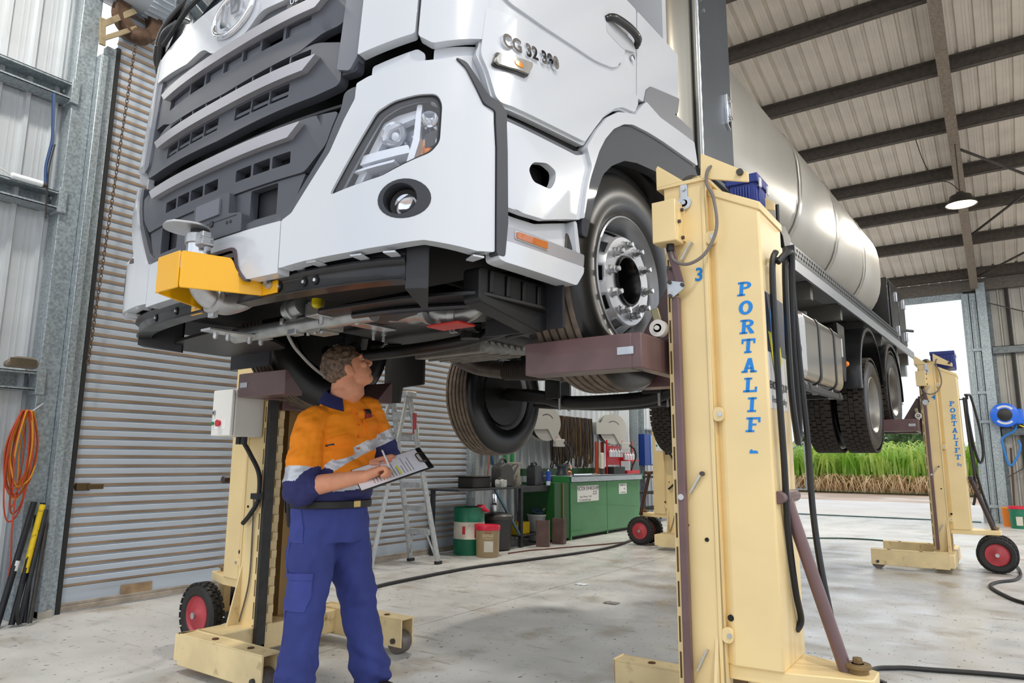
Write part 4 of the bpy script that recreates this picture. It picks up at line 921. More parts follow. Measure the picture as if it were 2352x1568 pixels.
m1 = MB(); m1.prism(rnd([(.86, 1.64), (.86, 2.06), (1.20, 2.06), (1.20, 1.70, .06), (1.14, 1.62, .05)], .02), lambda a, b, t: V((a, t, b)), 2.62, 2.634); m1.build('mud_flap', mat('white_flap', 'e2dfd6', .5), truck)

# ================================================================ COLUMN LIFTS (own frame: x towards the truck, origin at the foot of the mast front)
blue_p = mat('blue_lettering', '1484d8', .5)
def slab_letter(ch):
    """slab-serif capitals on a unit square as boxes and rings"""
    S = []
    def r(x0, x1, y0, y1): S.append([(x0, y0), (x1, y0), (x1, y1), (x0, y1)])
    if ch in 'PR':
        r(.18, .42, 0, 1); r(.04, .56, 0, .13); r(.04, .5, .87, 1)
        b = [(.42, 1)] + [(.55 + .38 * math.cos(a), .74 + .26 * math.sin(a)) for a in [PI / 2 - PI * i / 10 for i in range(11)]] + [(.42, .48), (.42, .62)]
        b += [(.55 + .14 * math.cos(a), .74 + .12 * math.sin(a)) for a in [-PI / 2 + PI * i / 8 for i in range(9)]] + [(.42, .86)]
        S.append(b)
        if ch == 'R': S.append([(.46, .5), (.68, .5), (.98, .1), (.98, 0), (.72, 0)])
    elif ch == 'O':
        n = 14
        for h in (0, PI): S.append([(.5 + .46 * math.cos(h + PI * i / n), .5 + .5 * math.sin(h + PI * i / n)) for i in range(n + 1)] + [(.5 + .2 * math.cos(h + PI - PI * i / n), .5 + .32 * math.sin(h + PI - PI * i / n)) for i in range(n + 1)])
    elif ch == 'T':
        r(.38, .62, 0, 1); r(.05, .95, .85, 1); r(.05, .18, .66, .85); r(.82, .95, .66, .85); r(.26, .74, 0, .13)
    elif ch == 'A':
        S.append([(.1, 0), (.36, 0), (.5, .62), (.62, .0), (.88, 0), (.62, 1), (.38, 1)]); r(.3, .7, .24, .36); r(0, .42, 0, .12); r(.56, 1, 0, .12)
    elif ch == 'L':
        r(.2, .44, 0, 1); r(.04, .92, 0, .14); r(.78, .92, .14, .36); r(.06, .58, .88, 1)
    elif ch == 'I':
        r(.38, .62, 0, 1); r(.22, .78, 0, .13); r(.22, .78, .87, 1)
    elif ch == 'F':
        r(.2, .44, 0, 1); r(.04, .94, .86, 1); r(.8, .94, .66, .86); r(.44, .7, .45, .57); r(.04, .6, 0, .13)
    elif ch == '.':
        S.append([(.2, 0), (.75, 0), (.72, .14), (.55, .2), (.45, .16), (.32, .28), (.22, .2)])
    return S
def lift(name, loc, rz, label, sd, kind):
    root = empty(name, loc, rz, label, 'vehicle lift', 'mobile column lifts around the truck')
    near = kind == 'front'
    cr = cream
    # two mast channels
    for s in (-1, 1):
        m1 = MB(); o, i = s * .19, s * .10
        lo, hi = min(o, i), max(o, i)
        m1.box(-.18, 0, min(o, o - s * .012), max(o, o - s * .012), .06, 2.36).box(-.012, 0, lo, hi, .06, 2.36).box(-.18, -.168, lo, hi, .06, 2.36)
        ms = m1.build('mast_channel', cr, root, bevel=.006)
    # slotted strips on the side the camera sees
    m1 = MB()
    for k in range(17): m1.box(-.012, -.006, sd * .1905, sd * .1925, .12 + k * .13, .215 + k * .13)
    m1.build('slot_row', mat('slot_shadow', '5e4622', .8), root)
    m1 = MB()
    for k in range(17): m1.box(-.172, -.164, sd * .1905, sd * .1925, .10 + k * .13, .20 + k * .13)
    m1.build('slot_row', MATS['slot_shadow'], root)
    MB().box(-.176, -.162, sd * .188, sd * .196, .10, 2.33).build('housing_flange', cr, root, bevel=.002)
    # toothed locking rack between the masts
    m1 = MB(); m1.box(-.03, -.018, -.10, -.045, .1, 2.3)
    for k in range(20): m1.box(-.018, .004, -.098, -.058, .16 + k * .107, .21 + k * .107)
    m1.build('locking_rack', cream_worn, root, bevel=.003)
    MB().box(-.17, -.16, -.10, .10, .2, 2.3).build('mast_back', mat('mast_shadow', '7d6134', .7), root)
    # brown release bar with its links on the visible side
    bm_ = brown if sd > 0 else mat('black_bar', '2a2926', .5, var=.3, vs=14)
    if sd > 0:
        MB().box(-.065, -.035, .205, .235, .22, 1.86).build('release_bar', bm_, root, bevel=.004)
    else:
        MB().box(.0, .03, -.19, -.125, .1, 1.9).build('release_bar', bm_, root, bevel=.004)
    # cover housing with chamfered edges and a sloping lid
    pl_ = [(-.172, -.15), (-.21, -.178), (-.385, -.165), (-.385, .165), (-.21, .178), (-.172, .15)]
    def tp(a): return 2.33 + (a + .172) * .5
    m1 = MB(); n = len(pl_)
    m1.add([(a, b, .45) for a, b in pl_] + [(a, b, tp(a) - .03) for a, b in pl_], [tuple(range(n))[::-1], tuple(range(n, 2 * n))] + [(i, (i + 1) % n, n + (i + 1) % n, n + i) for i in range(n)])
    hs = m1.build('housing', cr, root, bevel=.008)
    m1 = MB(); q = [(a * 1.01 - .002, b * 1.03) for a, b in pl_]
    m1.add([(a, b, tp(a) - .035) for a, b in q] + [(a, b, tp(a)) for a, b in q], [tuple(range(n))[::-1], tuple(range(n, 2 * n))] + [(i, (i + 1) % n, n + (i + 1) % n, n + i) for i in range(n)]); m1.build('housing_lid', cr, root, bevel=.004)
    for z in (2.10, 1.38, .56):
        m1 = MB(); m1.prism(rnd([(-.215, z - .028), (-.175, z - .028), (-.175, z + .028), (-.215, z + .028)], .02), lambda a, b, t: V((a, t, b)), sd * .176, sd * .197); tb = m1.build('hinge_tab', cr, hs, bevel=.002)
        MB().cyl((-.205, sd * .19, z), (-.205, sd * .203, z), .009, n=10).build('tab_bolt', zinc, tb)
    for (a, z, r_) in ((-.205, .62, .012), (-.13, .90, .008), (-.055, .95, .006)): MB().cyl((a, sd * .17, z), (a, sd * .1935 if a > -.19 else sd * .1785, z), r_, n=16).build('bolt_hole', hole_b, hs)
    # head: plate, two fins, pulley
    m1 = MB(); m1.box(-.19, .03, -.2, .2, 2.35, 2.366)
    for s in (-1, 1):
        m1.prism(rnd([(-.36, 2.30), (-.36, 2.34), (-.17, 2.47), (-.165, 2.36)], .006), lambda a, b, t: V((a, t, b)), s * .195 - .006, s * .195 + .006)
        m1.prism([(.03, 2.36), (.03, 2.45), (.022, 2.46), (-.09, 2.366)], lambda a, b, t: V((a, t, b)), s * .195 - .006, s * .195 + .006)
    m1.tube(spline([(-.16, -.19, 2.366), (-.10, -.1, 2.40), (-.08, 0, 2.41), (-.10, .1, 2.40), (-.16, .19, 2.366)], 5), .012, 6)
    m1.build('mast_head', cr, root, bevel=.003)
    m1 = MB(); m1.cyl((-.09, -.12, 2.37), (-.09, .12, 2.37), .05, n=24); m1.build('chain_pulley', steel_d, root)
    MB().cyl((-.33, sd * .2, 2.345), (-.33, sd * .215, 2.345), .014, n=8).build('head_bolt', steel_d, root)
    # latch plates
    m1 = MB(); m1.prism(rnd([(-.075, 2.25), (-.105, 2.25), (-.105, 2.355), (-.075, 2.355)], .015), lambda a, b, t: V((a, t, b)), sd * .192, sd * .198); la = m1.build('latch_plate', zinc, root)
    MB().cyl((-.09, sd * .19, 2.268), (-.09, sd * .2, 2.268), .03, n=24).cyl((-.09, sd * .2, 2.268), (-.09, sd * .21, 2.268), .01, n=8).cyl((-.09, sd * .195, 2.33), (-.09, sd * .206, 2.33), .009, n=8).build('latch_disc', zinc, la)
    if sd > 0:
        # limit-switch box and the brown link mechanism
        bx = MB().box(-.085, .018, .205, .29, 2.085, 2.262).build('switch_box', cr, root, bevel=.004)
        for (a, z) in ((-.092, 2.23), (-.092, 2.17), (-.092, 2.11)): MB().cyl((-.085, .225 if z != 2.17 else .26, z), (-.095, .225 if z != 2.17 else .26, z), .008, n=8).build('box_screw', steel_d, bx)
        MB().box(-.09, .02, .19, .205, 2.10, 2.25).build('box_bracket', cr, bx)
        MB().cyl((-.04, .24, 2.085), (-.04, .24, 2.055), .016, n=12).build('cable_gland', black, bx)
        m1 = MB(); m1.bar((-.035, .235, 2.08), (-.075, .225, 1.90), .012, .034, (1, 0, 0)); lk_ = m1.build('link_arm', brown, root, bevel=.003)
        m1 = MB(); m1.bar((-.03, .215, 1.99), (-.04, .215, 1.87), .012, .04, (1, 0, 0)); m1.build('link_arm', brown, root, bevel=.003)
        m1 = MB(); m1.prism(rnd([(-.025, 1.862), (-.025, 1.932), (-.095, 1.915), (-.098, 1.895), (-.04, 1.855)], .01), lambda a, b, t: V((a, t, b)), .236, .243); tr_ = m1.build('link_plate', zinc, root)
        for (a, z) in ((-.033, 1.923), (-.088, 1.905), (-.035, 1.865), (-.032, 1.985)): MB().cyl((a, .236, z), (a, .252, z), .008, n=10).build('link_bolt', steel_d, tr_)
        m1 = MB(); m1.bar((-.075, .205, 2.02), (-.12, .205, 2.09), .006, .03, (0, 1, 0)); m1.build('latch_arm', zinc, root)
        m1 = MB(); m1.tube(spline([(-.04, .24, 2.06), (-.06, .25, 2.01), (-.12, .255, 1.985), (-.19, .25, 2.02), (-.235, .235, 2.12), (-.225, .225, 2.25), (-.195, .215, 2.33), (-.21, .2, 2.40), (-.26, .1, 2.40)], 7), .007, 8); m1.build('sensor_cable', mat('cable_grey', '77706c', .5), root)
        m1 = MB(); m1.bar((-.12, .200, 1.145), (-.075, .200, 1.075), .006, .026, (0, 1, 0)); l2 = m1.build('latch_arm', zinc, root)
        MB().cyl((-.125, .195, 1.15), (-.125, .21, 1.15), .009, n=10).build('arm_bolt', steel_d, l2)
        m1 = MB(); m1.bar((-.08, .200, .42), (-.12, .200, .50), .006, .026, (0, 1, 0)); m1.build('latch_arm', zinc, root)
        MB().cyl((-.05, .235, 1.06), (-.05, .242, 1.06), .012, n=10).build('bar_bolt', zinc, root)
        # number and name
        T = frame((-.14, .1925, 1.95), (-1, 0, 0), (0, 1, 0))
        text('lift_number', '3' if near else '4', .075, blue_p, root, T @ M(((1, .2, 0, 0), (0, 1, 0, 0), (0, 0, 1, 0), (0, 0, 0, 1))), .0008, bold=.0015)
        word = 'PORTALIF.' if near else 'PORTALIFT'
        for k, ch in enumerate(word):
            m1 = MB(); hgt, wd = .056, .058
            z0_ = 1.845 - k * .0765 - (.004 if ch == '.' else 0); x0_ = -.283 - .001 * k
            slope = (.165 - .178) / (-.385 + .21)
            for S_ in slab_letter(ch):
                def fn(a, b, t):
                    x = x0_ - (a * wd + b * .006); y = .178 + (x + .21) * slope
                    return V((x, y + .0006 + t, z0_ + b * hgt))
                m1.prism(S_, fn, 0, .0012)
            m1.build('letter_' + ('fragment' if ch == '.' else ch.lower()), blue_p, hs, smooth=0)
        if not near:
            text('maker_text', 'By', .05, blue_p, hs, frame((-.33, .1715, 1.845 - 9 * .0765 + .02), (-1, 0, -.0), (.075, 1, 0)), .0006)
    # base: cross beam, two legs with rollers
    m1 = MB(); m1.box(-.22, .0, -.55, .55, .06, .205); m1.build('base_beam', cr if near else cream_worn, root, bevel=.008)
    for s in (-1, 1):
        m1 = MB(); a, b = s * .50 - .055, s * .50 + .055
        m1.box(-.17, .60, a, a + .01, .045, .215).box(-.17, .60, b - .01, b, .045, .215).box(-.17, .60, a, b, .205, .215)
        lg = m1.build('leg', cream_worn, root, bevel=.006)
        MB().cyl((.535, a + .015, .068), (.535, b - .015, .068), .068, n=28).build('roller', mat('worn_roller', '6d6560', .5, .4, var=.25, vs=12), lg, bevel=.004)
        MB().cyl((.535, s * .50 - s * 0 - .07, .08), (.535, s * .50 + .07, .08), .016, n=12).build('roller_pin', steel_d, lg)
        for u in (.1, .42): MB().cyl((u, s * .5, .205), (u, s * .5, .217), .018, n=16).build('leg_hole', mat('hole_rust', '5b3a1c', .8), lg)
        m1 = MB(); m1.prism([(-.02, .2), (.06, .2), (-.02, .55)], lambda a_, b_, t: V((a_ * 0 + -.16 + t, s * (.19 + a_ + .02), b_)), 0, .012); m1.build('gusset', cream_worn, root)
    # towing axle: arm, pivot, two pneumatic wheels, handle
    m1 = MB(); m1.prism(rnd([(-.18, -.16), (-.40, -.15), (-.66, -.07), (-.66, .07), (-.40, .15), (-.18, .16)], .02), lambda a, b, t: V((a, b, t)), .40, .452); m1.build('tow_arm', cr, root, bevel=.004)
    m1 = MB(); m1.cyl((-.60, 0, .39), (-.60, 0, .48), .035, n=20).cyl((-.60, 0, .47), (-.60, 0, .485), .045, n=20).cyl((-.60, 0, .485), (-.60, 0, .505), .018, n=6); m1.build('tow_pivot', mat('pivot_rusty', '7a6440', .6, .2, var=.3, vs=14), root, bevel=.003)
    m1 = MB(); m1.cyl((-.60, -.15, .2), (-.60, .15, .2), .018, n=12).bar((-.60, 0, .4), (-.60, 0, .2), .06, .05); m1.build('tow_axle', cr, root)
    for s in (-1, 1):
        m1 = MB(); R_, W_ = .198, .085
        m1.lathe([(.115, W_ / 2 - .012), (.13, W_ / 2), (.165, W_ / 2 + .004), (.188, W_ / 2 - .012), (R_ - .008, W_ / 2 - .02), (R_ - .008, -W_ / 2 + .02), (.188, -W_ / 2 + .012), (.165, -W_ / 2 - .004), (.13, -W_ / 2), (.115, -W_ / 2 + .012)], (-.60, s * .155, R_ + .002), (0, 1, 0), 40)
        for k in range(26):
            for r_i, vv in enumerate((-.027, 0, .027)):
                a = 2 * PI * (k + .5 * (r_i % 2)) / 26; mm = M.Translation((-.60, s * .155 + vv, R_ + .002)) @ M.Rotation(a, 4, 'Y')
                m1.box(-.017, .017, -.011, .011, R_ - .012, R_, mm)
        wt = m1.build('tow_wheel', rubber, root, smooth=30)
        m1 = MB(); m1.lathe([(.118, W_ / 2 - .012), (.116, W_ / 2 - .004), (.105, W_ / 2 - .02), (.045, W_ / 2 - .012), (.03, W_ / 2 + .004), (0, W_ / 2 + .004)], (-.60, s * .155, R_ + .002), (0, s, 0), 36); m1.build('wheel_hub', mat('red_wheel', 'b8444c', .5, var=.12, vs=10), wt, smooth=40)
        MB().cyl((-.60, s * .155, R_), (-.60, s * .155 + s * .065, R_), .02, n=14).build('axle_nut', zinc, wt)
    # carriage with two fork arms
    m1 = MB(); m1.box(-.04, .03, -.095, .095, 1.50, 1.98).box(.02, .075, -.42, .42, 1.555, 1.695); m1.prism([(.03, 1.715), (.03, 1.96), (.05, 1.96), (.20, 1.715)], lambda a, b, t: V((a, t, b)), -.06, .06)
    ca = m1.build('carriage', brown, root, bevel=.005)
    for s in (-1, 1):
        m1 = MB(); m1.prism([(s * .425, 1.555), (s * .425, 1.695), (s * .412, 1.695), (s * .30, 1.578), (s * .30, 1.555)], lambda a, b, t: V((t, a, b)), .06, .56 if sd > 0 else .47)
        m1.build('fork_arm', brown, ca, bevel=.004)
        MB().box(.05, .12, s * .425 - .004, s * .425 + .004, 1.61, 1.64).build('fork_catch', zinc, ca)
    MB().bar((.055, sd * .20, 1.83), (.03, sd * .205, 1.74), .012, .035, (1, 0, 0)).build('guide_arm', mat('olive_zinc', '9a9272', .4, .5), ca, bevel=.004)
    MB().cyl((.03, sd * .20, 1.74), (.03, sd * .235, 1.74), .036, n=24).cyl((.03, sd * .235, 1.74), (.03, sd * .245, 1.74), .010, n=10).build('guide_roller', mat('white_nylon', 'ddd8d0', .5), ca)
    # tow handle
    return root
def tow_handle(root, m, foot=(-.60, 0, .40), head=(-.40, .03, 1.07)):
    m1 = MB(); m1.cyl(foot, head, .024, n=16); h_ = m1.build('tow_handle', m, root, smooth=40)
    MB().cyl((head[0] - .0, head[1] - .14, head[2] + .005), (head[0], head[1] + .12, head[2] + .005), .024, n=18).build('handle_grip', m, h_, bevel=.003)
L3 = lift('column_lift', (-1.10, 2.90, 0), PI, 'cream column lift marked 3 under the near front wheel', 1, 'front')
L4 = lift('column_lift', (-.76, 9.74, 0), PI, 'cream column lift by the open doorway with all of its blue lettering', 1, 'rear')
L1 = lift('column_lift', (-3.76, 2.90, 0), 0, 'cream column lift with grey control box beside the roller door', -1, 'left')
L2 = lift('column_lift', (-3.80, 9.72, 0), 0, 'cream column lift standing past the green cabinet, mostly hidden', -1, 'left')
tow_handle(L3, brown, (-.58, .0, .38), (-.39, .02, 1.06))
tow_handle(L4, mat('brown_dark', '3a2c2c', .4), (-.60, .02, .42), (-.42, .05, 1.02))
tow_handle(L1, mat('brown_dark', '3a2c2c', .4), (-.60, .0, .42), (-.50, .0, 1.05))
tow_handle(L2, mat('brown_rust', '4a2a24', .5), (-.62, -.1, .42), (-.42, -.2, 1.02))
# control boxes of the two left-hand lifts
enc = mat('enclosure_grey', 'dcdcd4', .4, 0, var=.03, vs=4)
for L, dz in ((L1, 0), (L2, 0)):
    cb = MB().box(-.225, -.02, -.40, -.20, 1.325, 1.61).build('control_box', enc, L, bevel=.006)
    MB().box(-.222, -.023, -.425, -.403, 1.328, 1.607).build('box_door', mat('enclosure_light', 'f0efe9', .35), cb, bevel=.006)
    MB().box(-.195, -.07, -.4265, -.425, 1.37, 1.43).build('button_plate', mat('label_white', 'f6f6f4', .5), cb)
    MB().box(-.205, -.185, -.434, -.425, 1.455, 1.485).build('door_lock', mat('lock_grey', 'a9a9ad', .4), cb, bevel=.003)
    MB().cyl((-.195, -.434, 1.47), (-.195, -.436, 1.47), .006, n=10).build('keyhole', black, cb)
    MB().cyl((-.20, -.425, 1.405), (-.20, -.436, 1.405), .011, n=14).build('green_button', mat('button_green', '0d8a4c', .4), cb)
    MB().cyl((-.135, -.425, 1.405), (-.135, -.445, 1.405), .017, .021, n=20).build('red_button', mat('button_red', 'cf3341', .4), cb)
    for a in (-.11, -.06): MB().cyl((a, -.30, 1.325), (a, -.30, 1.28), .02, n=14).build('cable_gland', black, cb)
    m1 = MB(); m1.tube(spline([(-.06, -.30, 1.29), (-.03, -.27, 1.22), (.0, -.22, 1.10), (.0, -.215, .95), (-.06, -.22, .86), (-.13, -.22, .80)], 7), .014, 8); m1.build('power_cable', black, L)
    MB().box(-.05, .02, -.235, -.19, .95, .985).build('cable_clip', black, L)
    m1 = MB(); m1.tube(spline([(-.05, -.21, .96), (-.055, -.20, .7), (-.06, -.20, .45), (-.13, -.2, .22)], 6), .005, 6); m1.build('sensor_lead', mat('lead_grey', '6a655e', .5), L)
    MB().box(-.16, -.06, -.27, -.20, .13, .18).build('lead_plug', mat('plug_dark', '4c4a48', .5, .3), L, bevel=.006)
for L in (L3, L4):
    cb = MB().box(-.3, -.10, -.40, -.20, 1.32, 1.61).build('control_box', enc, L, bevel=.006)

# stickers, hooks and hanging cables on the back of the two right-hand lifts
st_ = MB().box(-.3865, -.3850, -.12, .155, 1.40, 1.86).build('sticker', mat('sticker_white', 'd8d6d2', .4), L3)
MB().box(-.3875, -.3865, -.118, .153, 1.62, 1.858).build('sticker_top', mat('sticker_navy', '1d2233', .4), st_)
m1 = MB(); m1.prism(rnd([(.10, 1.80), (.02, 1.80), (-.02, 1.74), (.0, 1.68), (.06, 1.70), (.09, 1.64)], .02), lambda a, b, t: V((t, a, b)), -.3888, -.3875); m1.build('sticker_mark', mat('sticker_blue', '1a86d0', .4), st_)
m1 = MB(); m1.prism([(.14, 1.70), (.10, 1.70), (.07, 1.58), (-.03, 1.66), (-.05, 1.60), (.06, 1.50)], lambda a, b, t: V((t, a, b)), -.3892, -.3888); m1.build('sticker_mark', mat('sticker_yellow', 'd9d219', .4), st_)
text('sticker_text', 'ENDURAQUIP', .042, blackp, st_, frame((-.388, .02, 1.49), (0, -1, 0), (-1, 0, 0)), .0004, bold=.0006)
text('sticker_text', 'First in Quality', .036, blackp, st_, frame((-.388, .02, 1.435), (0, -1, 0), (-1, 0, 0)), .0003)
def cables(L, black_m, ps, r=.013):
    for pts in ps:
        MB().tube(spline(pts, 8), r, 8).build('hanging_cable', black_m, L)
for L, hz in ((L3, 2.02), (L4, 1.93)):
    m1 = MB(); m1.bar((-.385, .0, hz), (-.46, .0, hz), .03, .012).bar((-.46, .0, hz), (-.46, .0, hz + .05), .03, .012); m1.build('cable_hook', black, L)
cables(L3, black, [
    [(-.43, .10, 1.98), (-.46, .05, 2.03), (-.46, .0, 2.0), (-.44, -.03, 1.7), (-.43, -.10, 1.35), (-.43, -.06, 1.28), (-.44, .0, 1.30), (-.44, .05, 1.5), (-.44, .04, 1.9), (-.44, .0, 2.06)],
    [(-.44, .0, 2.06), (-.45, -.05, 2.04), (-.44, -.08, 1.9), (-.44, -.12, 1.6), (-.45, -.13, 1.3), (-.46, -.10, 1.0), (-.49, -.06, .75), (-.54, -.04, .45)],
    [(-.42, .08, 2.03), (-.41, .11, 1.95), (-.41, .12, 1.6), (-.41, .10, 1.2), (-.40, .06, .95), (-.40, .0, .72), (-.40, -.06, .60), (-.385, -.04, .56)]], .0125)
cables(L4, mat('cable_black', '1c1b1a', .5), [
    [(-.44, .02, 1.98), (-.47, 0, 1.98), (-.50, -.1, 1.95), (-.55, -.12, 1.6), (-.56, -.1, 1.3), (-.52, -.05, 1.2), (-.48, 0, 1.4), (-.45, .02, 1.8)],
    [(-.43, .03, 1.95), (-.44, .03, 1.5), (-.46, .03, 1.0), (-.44, .03, .8), (-.42, .03, .72)],
    [(-.45, .0, 1.95), (-.46, -.02, 1.3), (-.5, -.02, .95), (-.55, -.03, .7), (-.62, -.06, .40)]], .014)
# ---- crates that ride on the housings
cb_m = mat('crate_blue', '1d2f7e', .4, 0, var=.08, vs=8)
def crate(loc, rz, label, sx=.30, sy_=.40, h=.26):
    r = empty('crate', loc, rz, label, 'crate', 'blue plastic crates on the lift housings')
    MB().box(-sx / 2, sx / 2, -sy_ / 2, sy_ / 2, 0, .012).build('crate_floor', cb_m, r, bevel=.003)
    for s in (-1, 1):
        m1 = MB(); m1.box(s * sx / 2 - .006, s * sx / 2 + .006, -sy_ / 2, sy_ / 2, 0, h)
        for k in range(7): m1.box(s * sx / 2 - .012, s * sx / 2 + .012, -sy_ / 2 + .02 + k * (sy_ - .05) / 6, -sy_ / 2 + .03 + k * (sy_ - .05) / 6, .01, h - .05)
        m1.build('crate_side', cb_m, r, bevel=.003)
        m1 = MB(); m1.box(-sx / 2, sx / 2, s * sy_ / 2 - .006, s * sy_ / 2 + .006, 0, h)
        for k in range(6): m1.box(-sx / 2 + .02 + k * (sx - .05) / 5, -sx / 2 + .03 + k * (sx - .05) / 5, s * sy_ / 2 - .012, s * sy_ / 2 + .012, .01, h - .05)
        m1.build('crate_end', cb_m, r, bevel=.003)
    m1 = MB(); m1.box(-sx / 2 - .016, sx / 2 + .016, -sy_ / 2 - .016, -sy_ / 2 + .004, h - .04, h).box(-sx / 2 - .016, sx / 2 + .016, sy_ / 2 - .004, sy_ / 2 + .016, h - .04, h).box(-sx / 2 - .016, -sx / 2 + .004, -sy_ / 2, sy_ / 2, h - .04, h).box(sx / 2 - .004, sx / 2 + .016, -sy_ / 2, sy_ / 2, h - .04, h)
    m1.build('crate_rim', cb_m, r, bevel=.004)
    for s in (-1, 1): MB().box(sx / 2 + .016, sx / 2 + .022, s * sy_ * .4 - .012, s * sy_ * .4 + .012, h - .06, h - .02).build('crate_clip', mat('clip_white', 'd9d9dc', .4), r)
    return r
crate((-.845, 3.055, 2.275), .0, 'blue plastic crate on top of the lift marked 3', .11, .15, .17)
crate((-.50, 9.80, 2.30), .0, 'blue plastic crate on top of the lift at the doorway', .22, .36, .2)

# ================================================================ THE MECHANIC
from mathutils import noise as NZ
person = empty('person', (-2.86, 2.52, 0), 0, 'person in orange and navy work clothes writing on a clipboard, looking up under the truck', 'person')
PO = V((-2.86, 2.52, 0))
def rel(*p): return V(p) - PO
def ringloft(mb, rings, n=28, e=.85):
    """rings: (centre, half axis a, half axis b)"""
    vs_ = []
    for c, a, b in rings:
        c, a, b = V(c), V(a), V(b)
        for i in range(n):
            t = 2 * PI * i / n; ct_, s_ = math.cos(t), math.sin(t)
            vs_.append(c + a * (abs(ct_) ** e * (1 if ct_ > 0 else -1)) + b * (abs(s_) ** e * (1 if s_ > 0 else -1)))
    k = len(rings)
    mb.add(vs_, [(j * n + i, j * n + (i + 1) % n, (j + 1) * n + (i + 1) % n, (j + 1) * n + i) for j in range(k - 1) for i in range(n)] + [tuple(range(n))[::-1], tuple((k - 1) * n + i for i in range(n))])
def limb(mb, pts, rs, n=16, sub=4):
    P_ = spline(pts, sub); R__ = []
    for i in range(len(pts) - 1):
        for k in range(sub): R__.append(rs[i] + (rs[i + 1] - rs[i]) * k / sub)
    R__.append(rs[-1]); mb.tube(P_, R__, n)
    mb.ball(pts[0], rs[0] * .98, 14, 10).ball(pts[-1], rs[-1] * .98, 14, 10)
def fuse(name, mb, voxel, m, parent, smooth_it=4, warp=None, mats_fn=None):
    """melt overlapping volumes into one continuous surface"""
    me = mb.mesh('tmp', m, smooth=0)
    o = bpy.data.objects.new('tmp', me); COL.objects.link(o)
    r = o.modifiers.new('r', 'REMESH'); r.mode = 'VOXEL'; r.voxel_size = voxel
    s_ = o.modifiers.new('s', 'SMOOTH'); s_.iterations = smooth_it; s_.factor = .5
    res = bpy.data.meshes.new_from_object(o.evaluated_get(bpy.context.evaluated_depsgraph_get()))
    bpy.data.objects.remove(o)
    if warp:
        nr = [v.normal.copy() for v in res.vertices]
        for v, q in zip(res.vertices, nr): v.co = v.co + q * warp(v.co)
    res.materials.clear()
    for x in (m if isinstance(m, (list, tuple)) else [m]): res.materials.append(x)
    if mats_fn:
        for p in res.polygons: p.material_index = mats_fn(p.center)
    res.shade_smooth()
    return link(name, res, parent)

skin_m = mat('skin', 'dd9a78', .5, 0, var=.08, vs=14, bump=.05, bs=90, spec=.4)
skin_m.node_tree.nodes['Principled BSDF'].inputs['Subsurface Weight'].default_value = .12
skin_m.node_tree.nodes['Principled BSDF'].inputs['Subsurface Radius'].default_value = (.01, .004, .002)
shR, shL = rel(-2.88, 2.335, 1.365), rel(-2.88, 2.73, 1.455)
elR, wrR, haR = rel(-2.84, 2.262, 1.055), rel(-2.545, 2.402, 1.115), rel(-2.478, 2.44, 1.145)
elL, wrL, haL = rel(-2.80, 2.84, 1.17), rel(-2.63, 2.66, 1.17), rel(-2.56, 2.60, 1.185)
neck0, neck1 = rel(-2.885, 2.535, 1.47), rel(-2.860, 2.525, 1.60)
# clipboard frame (held in front of the belly, clip end away from the body)
cA, cB, cD = rel(-2.50, 2.345, 1.045), rel(-2.315, 2.59, 1.150), rel(-2.60, 2.515, 1.160)
bx_ = (cB - cA).normalized(); by_ = (cD - cA); by_ = (by_ - bx_ * by_.dot(bx_)).normalized(); bz_ = bx_.cross(by_)
if bz_.z < 0: bz_ = -bz_
BM = M(((bx_.x, by_.x, bz_.x, cA.x), (bx_.y, by_.y, bz_.y, cA.y), (bx_.z, by_.z, bz_.z, cA.z), (0, 0, 0, 1)))
def on_board(x, y, z): return BM @ V((x, y, z))
BW, BH = .365, .245
body = MB()
ringloft(body, [(rel(-2.905, 2.51, .86), (.13, 0, 0), (0, .16, 0)), (rel(-2.90, 2.52, 1.0), (.14, 0, 0), (0, .16, 0)), (rel(-2.89, 2.53, 1.2), (.12, 0, 0), (0, .16, 0)), (rel(-2.885, 2.535, 1.36), (.09, 0, 0), (0, .16, 0)), (neck0, (.06, 0, 0), (0, .08, 0))])
limb(body, [neck0 - V((0, 0, .03)), neck0.lerp(neck1, .5), neck1], [.068, .064, .062])
for a, b, c, rr in ((shR, elR, wrR, (.052, .05, .046, .031)), (shL, elL, wrL, (.052, .046, .043, .031))):
    limb(body, [a, a.lerp(b, .5), b, b.lerp(c, .35), c], [.055, .05, .046, .048, .030])
for s, hp, kn, an in ((0, rel(-2.895, 2.42, .86), rel(-2.862, 2.372, .49), rel(-2.85, 2.31, .09)), (1, rel(-2.885, 2.61, .86), rel(-2.85, 2.67, .47), rel(-2.80, 2.72, .09))):
    limb(body, [hp, kn, an], [.085, .06, .04])
# head: skull, face, nose, ears, tilted back
hf = (R_ * .80 + V((-math.sin(YAW), math.cos(YAW), 0)) * .22 + V((0, 0, .50))).normalized()
hu = (V((0, 0, 1)) - hf * hf.z).normalized(); hs_ = hf.cross(hu)          # hs_ points to his right
HC = rel(-2.835, 2.528, 1.672)
def hp_(f, s, u): return HC + hf * f + hs_ * s + hu * u
HM = M(((hf.x, hs_.x, hu.x, 0), (hf.y, hs_.y, hu.y, 0), (hf.z, hs_.z, hu.z, 0), (0, 0, 0, 1)))
def hball(mb, c, r, n=20, k=14):
    q = MB().ball((0, 0, 0), r, n, k); mb.add([hp_(*c) + (HM @ V(v)) for v in q.v], q.f)
hball(body, (-.012, 0, .02), (.106, .080, .100), 28, 20)       # skull
hball(body, (.035, 0, -.045), (.066, .066, .080))              # face
hball(body, (.058, 0, -.098), (.036, .044, .028))              # chin
hball(body, (.020, 0, -.078), (.060, .062, .040))              # jaw
hball(body, (.082, 0, .028), (.020, .055, .016))               # brow
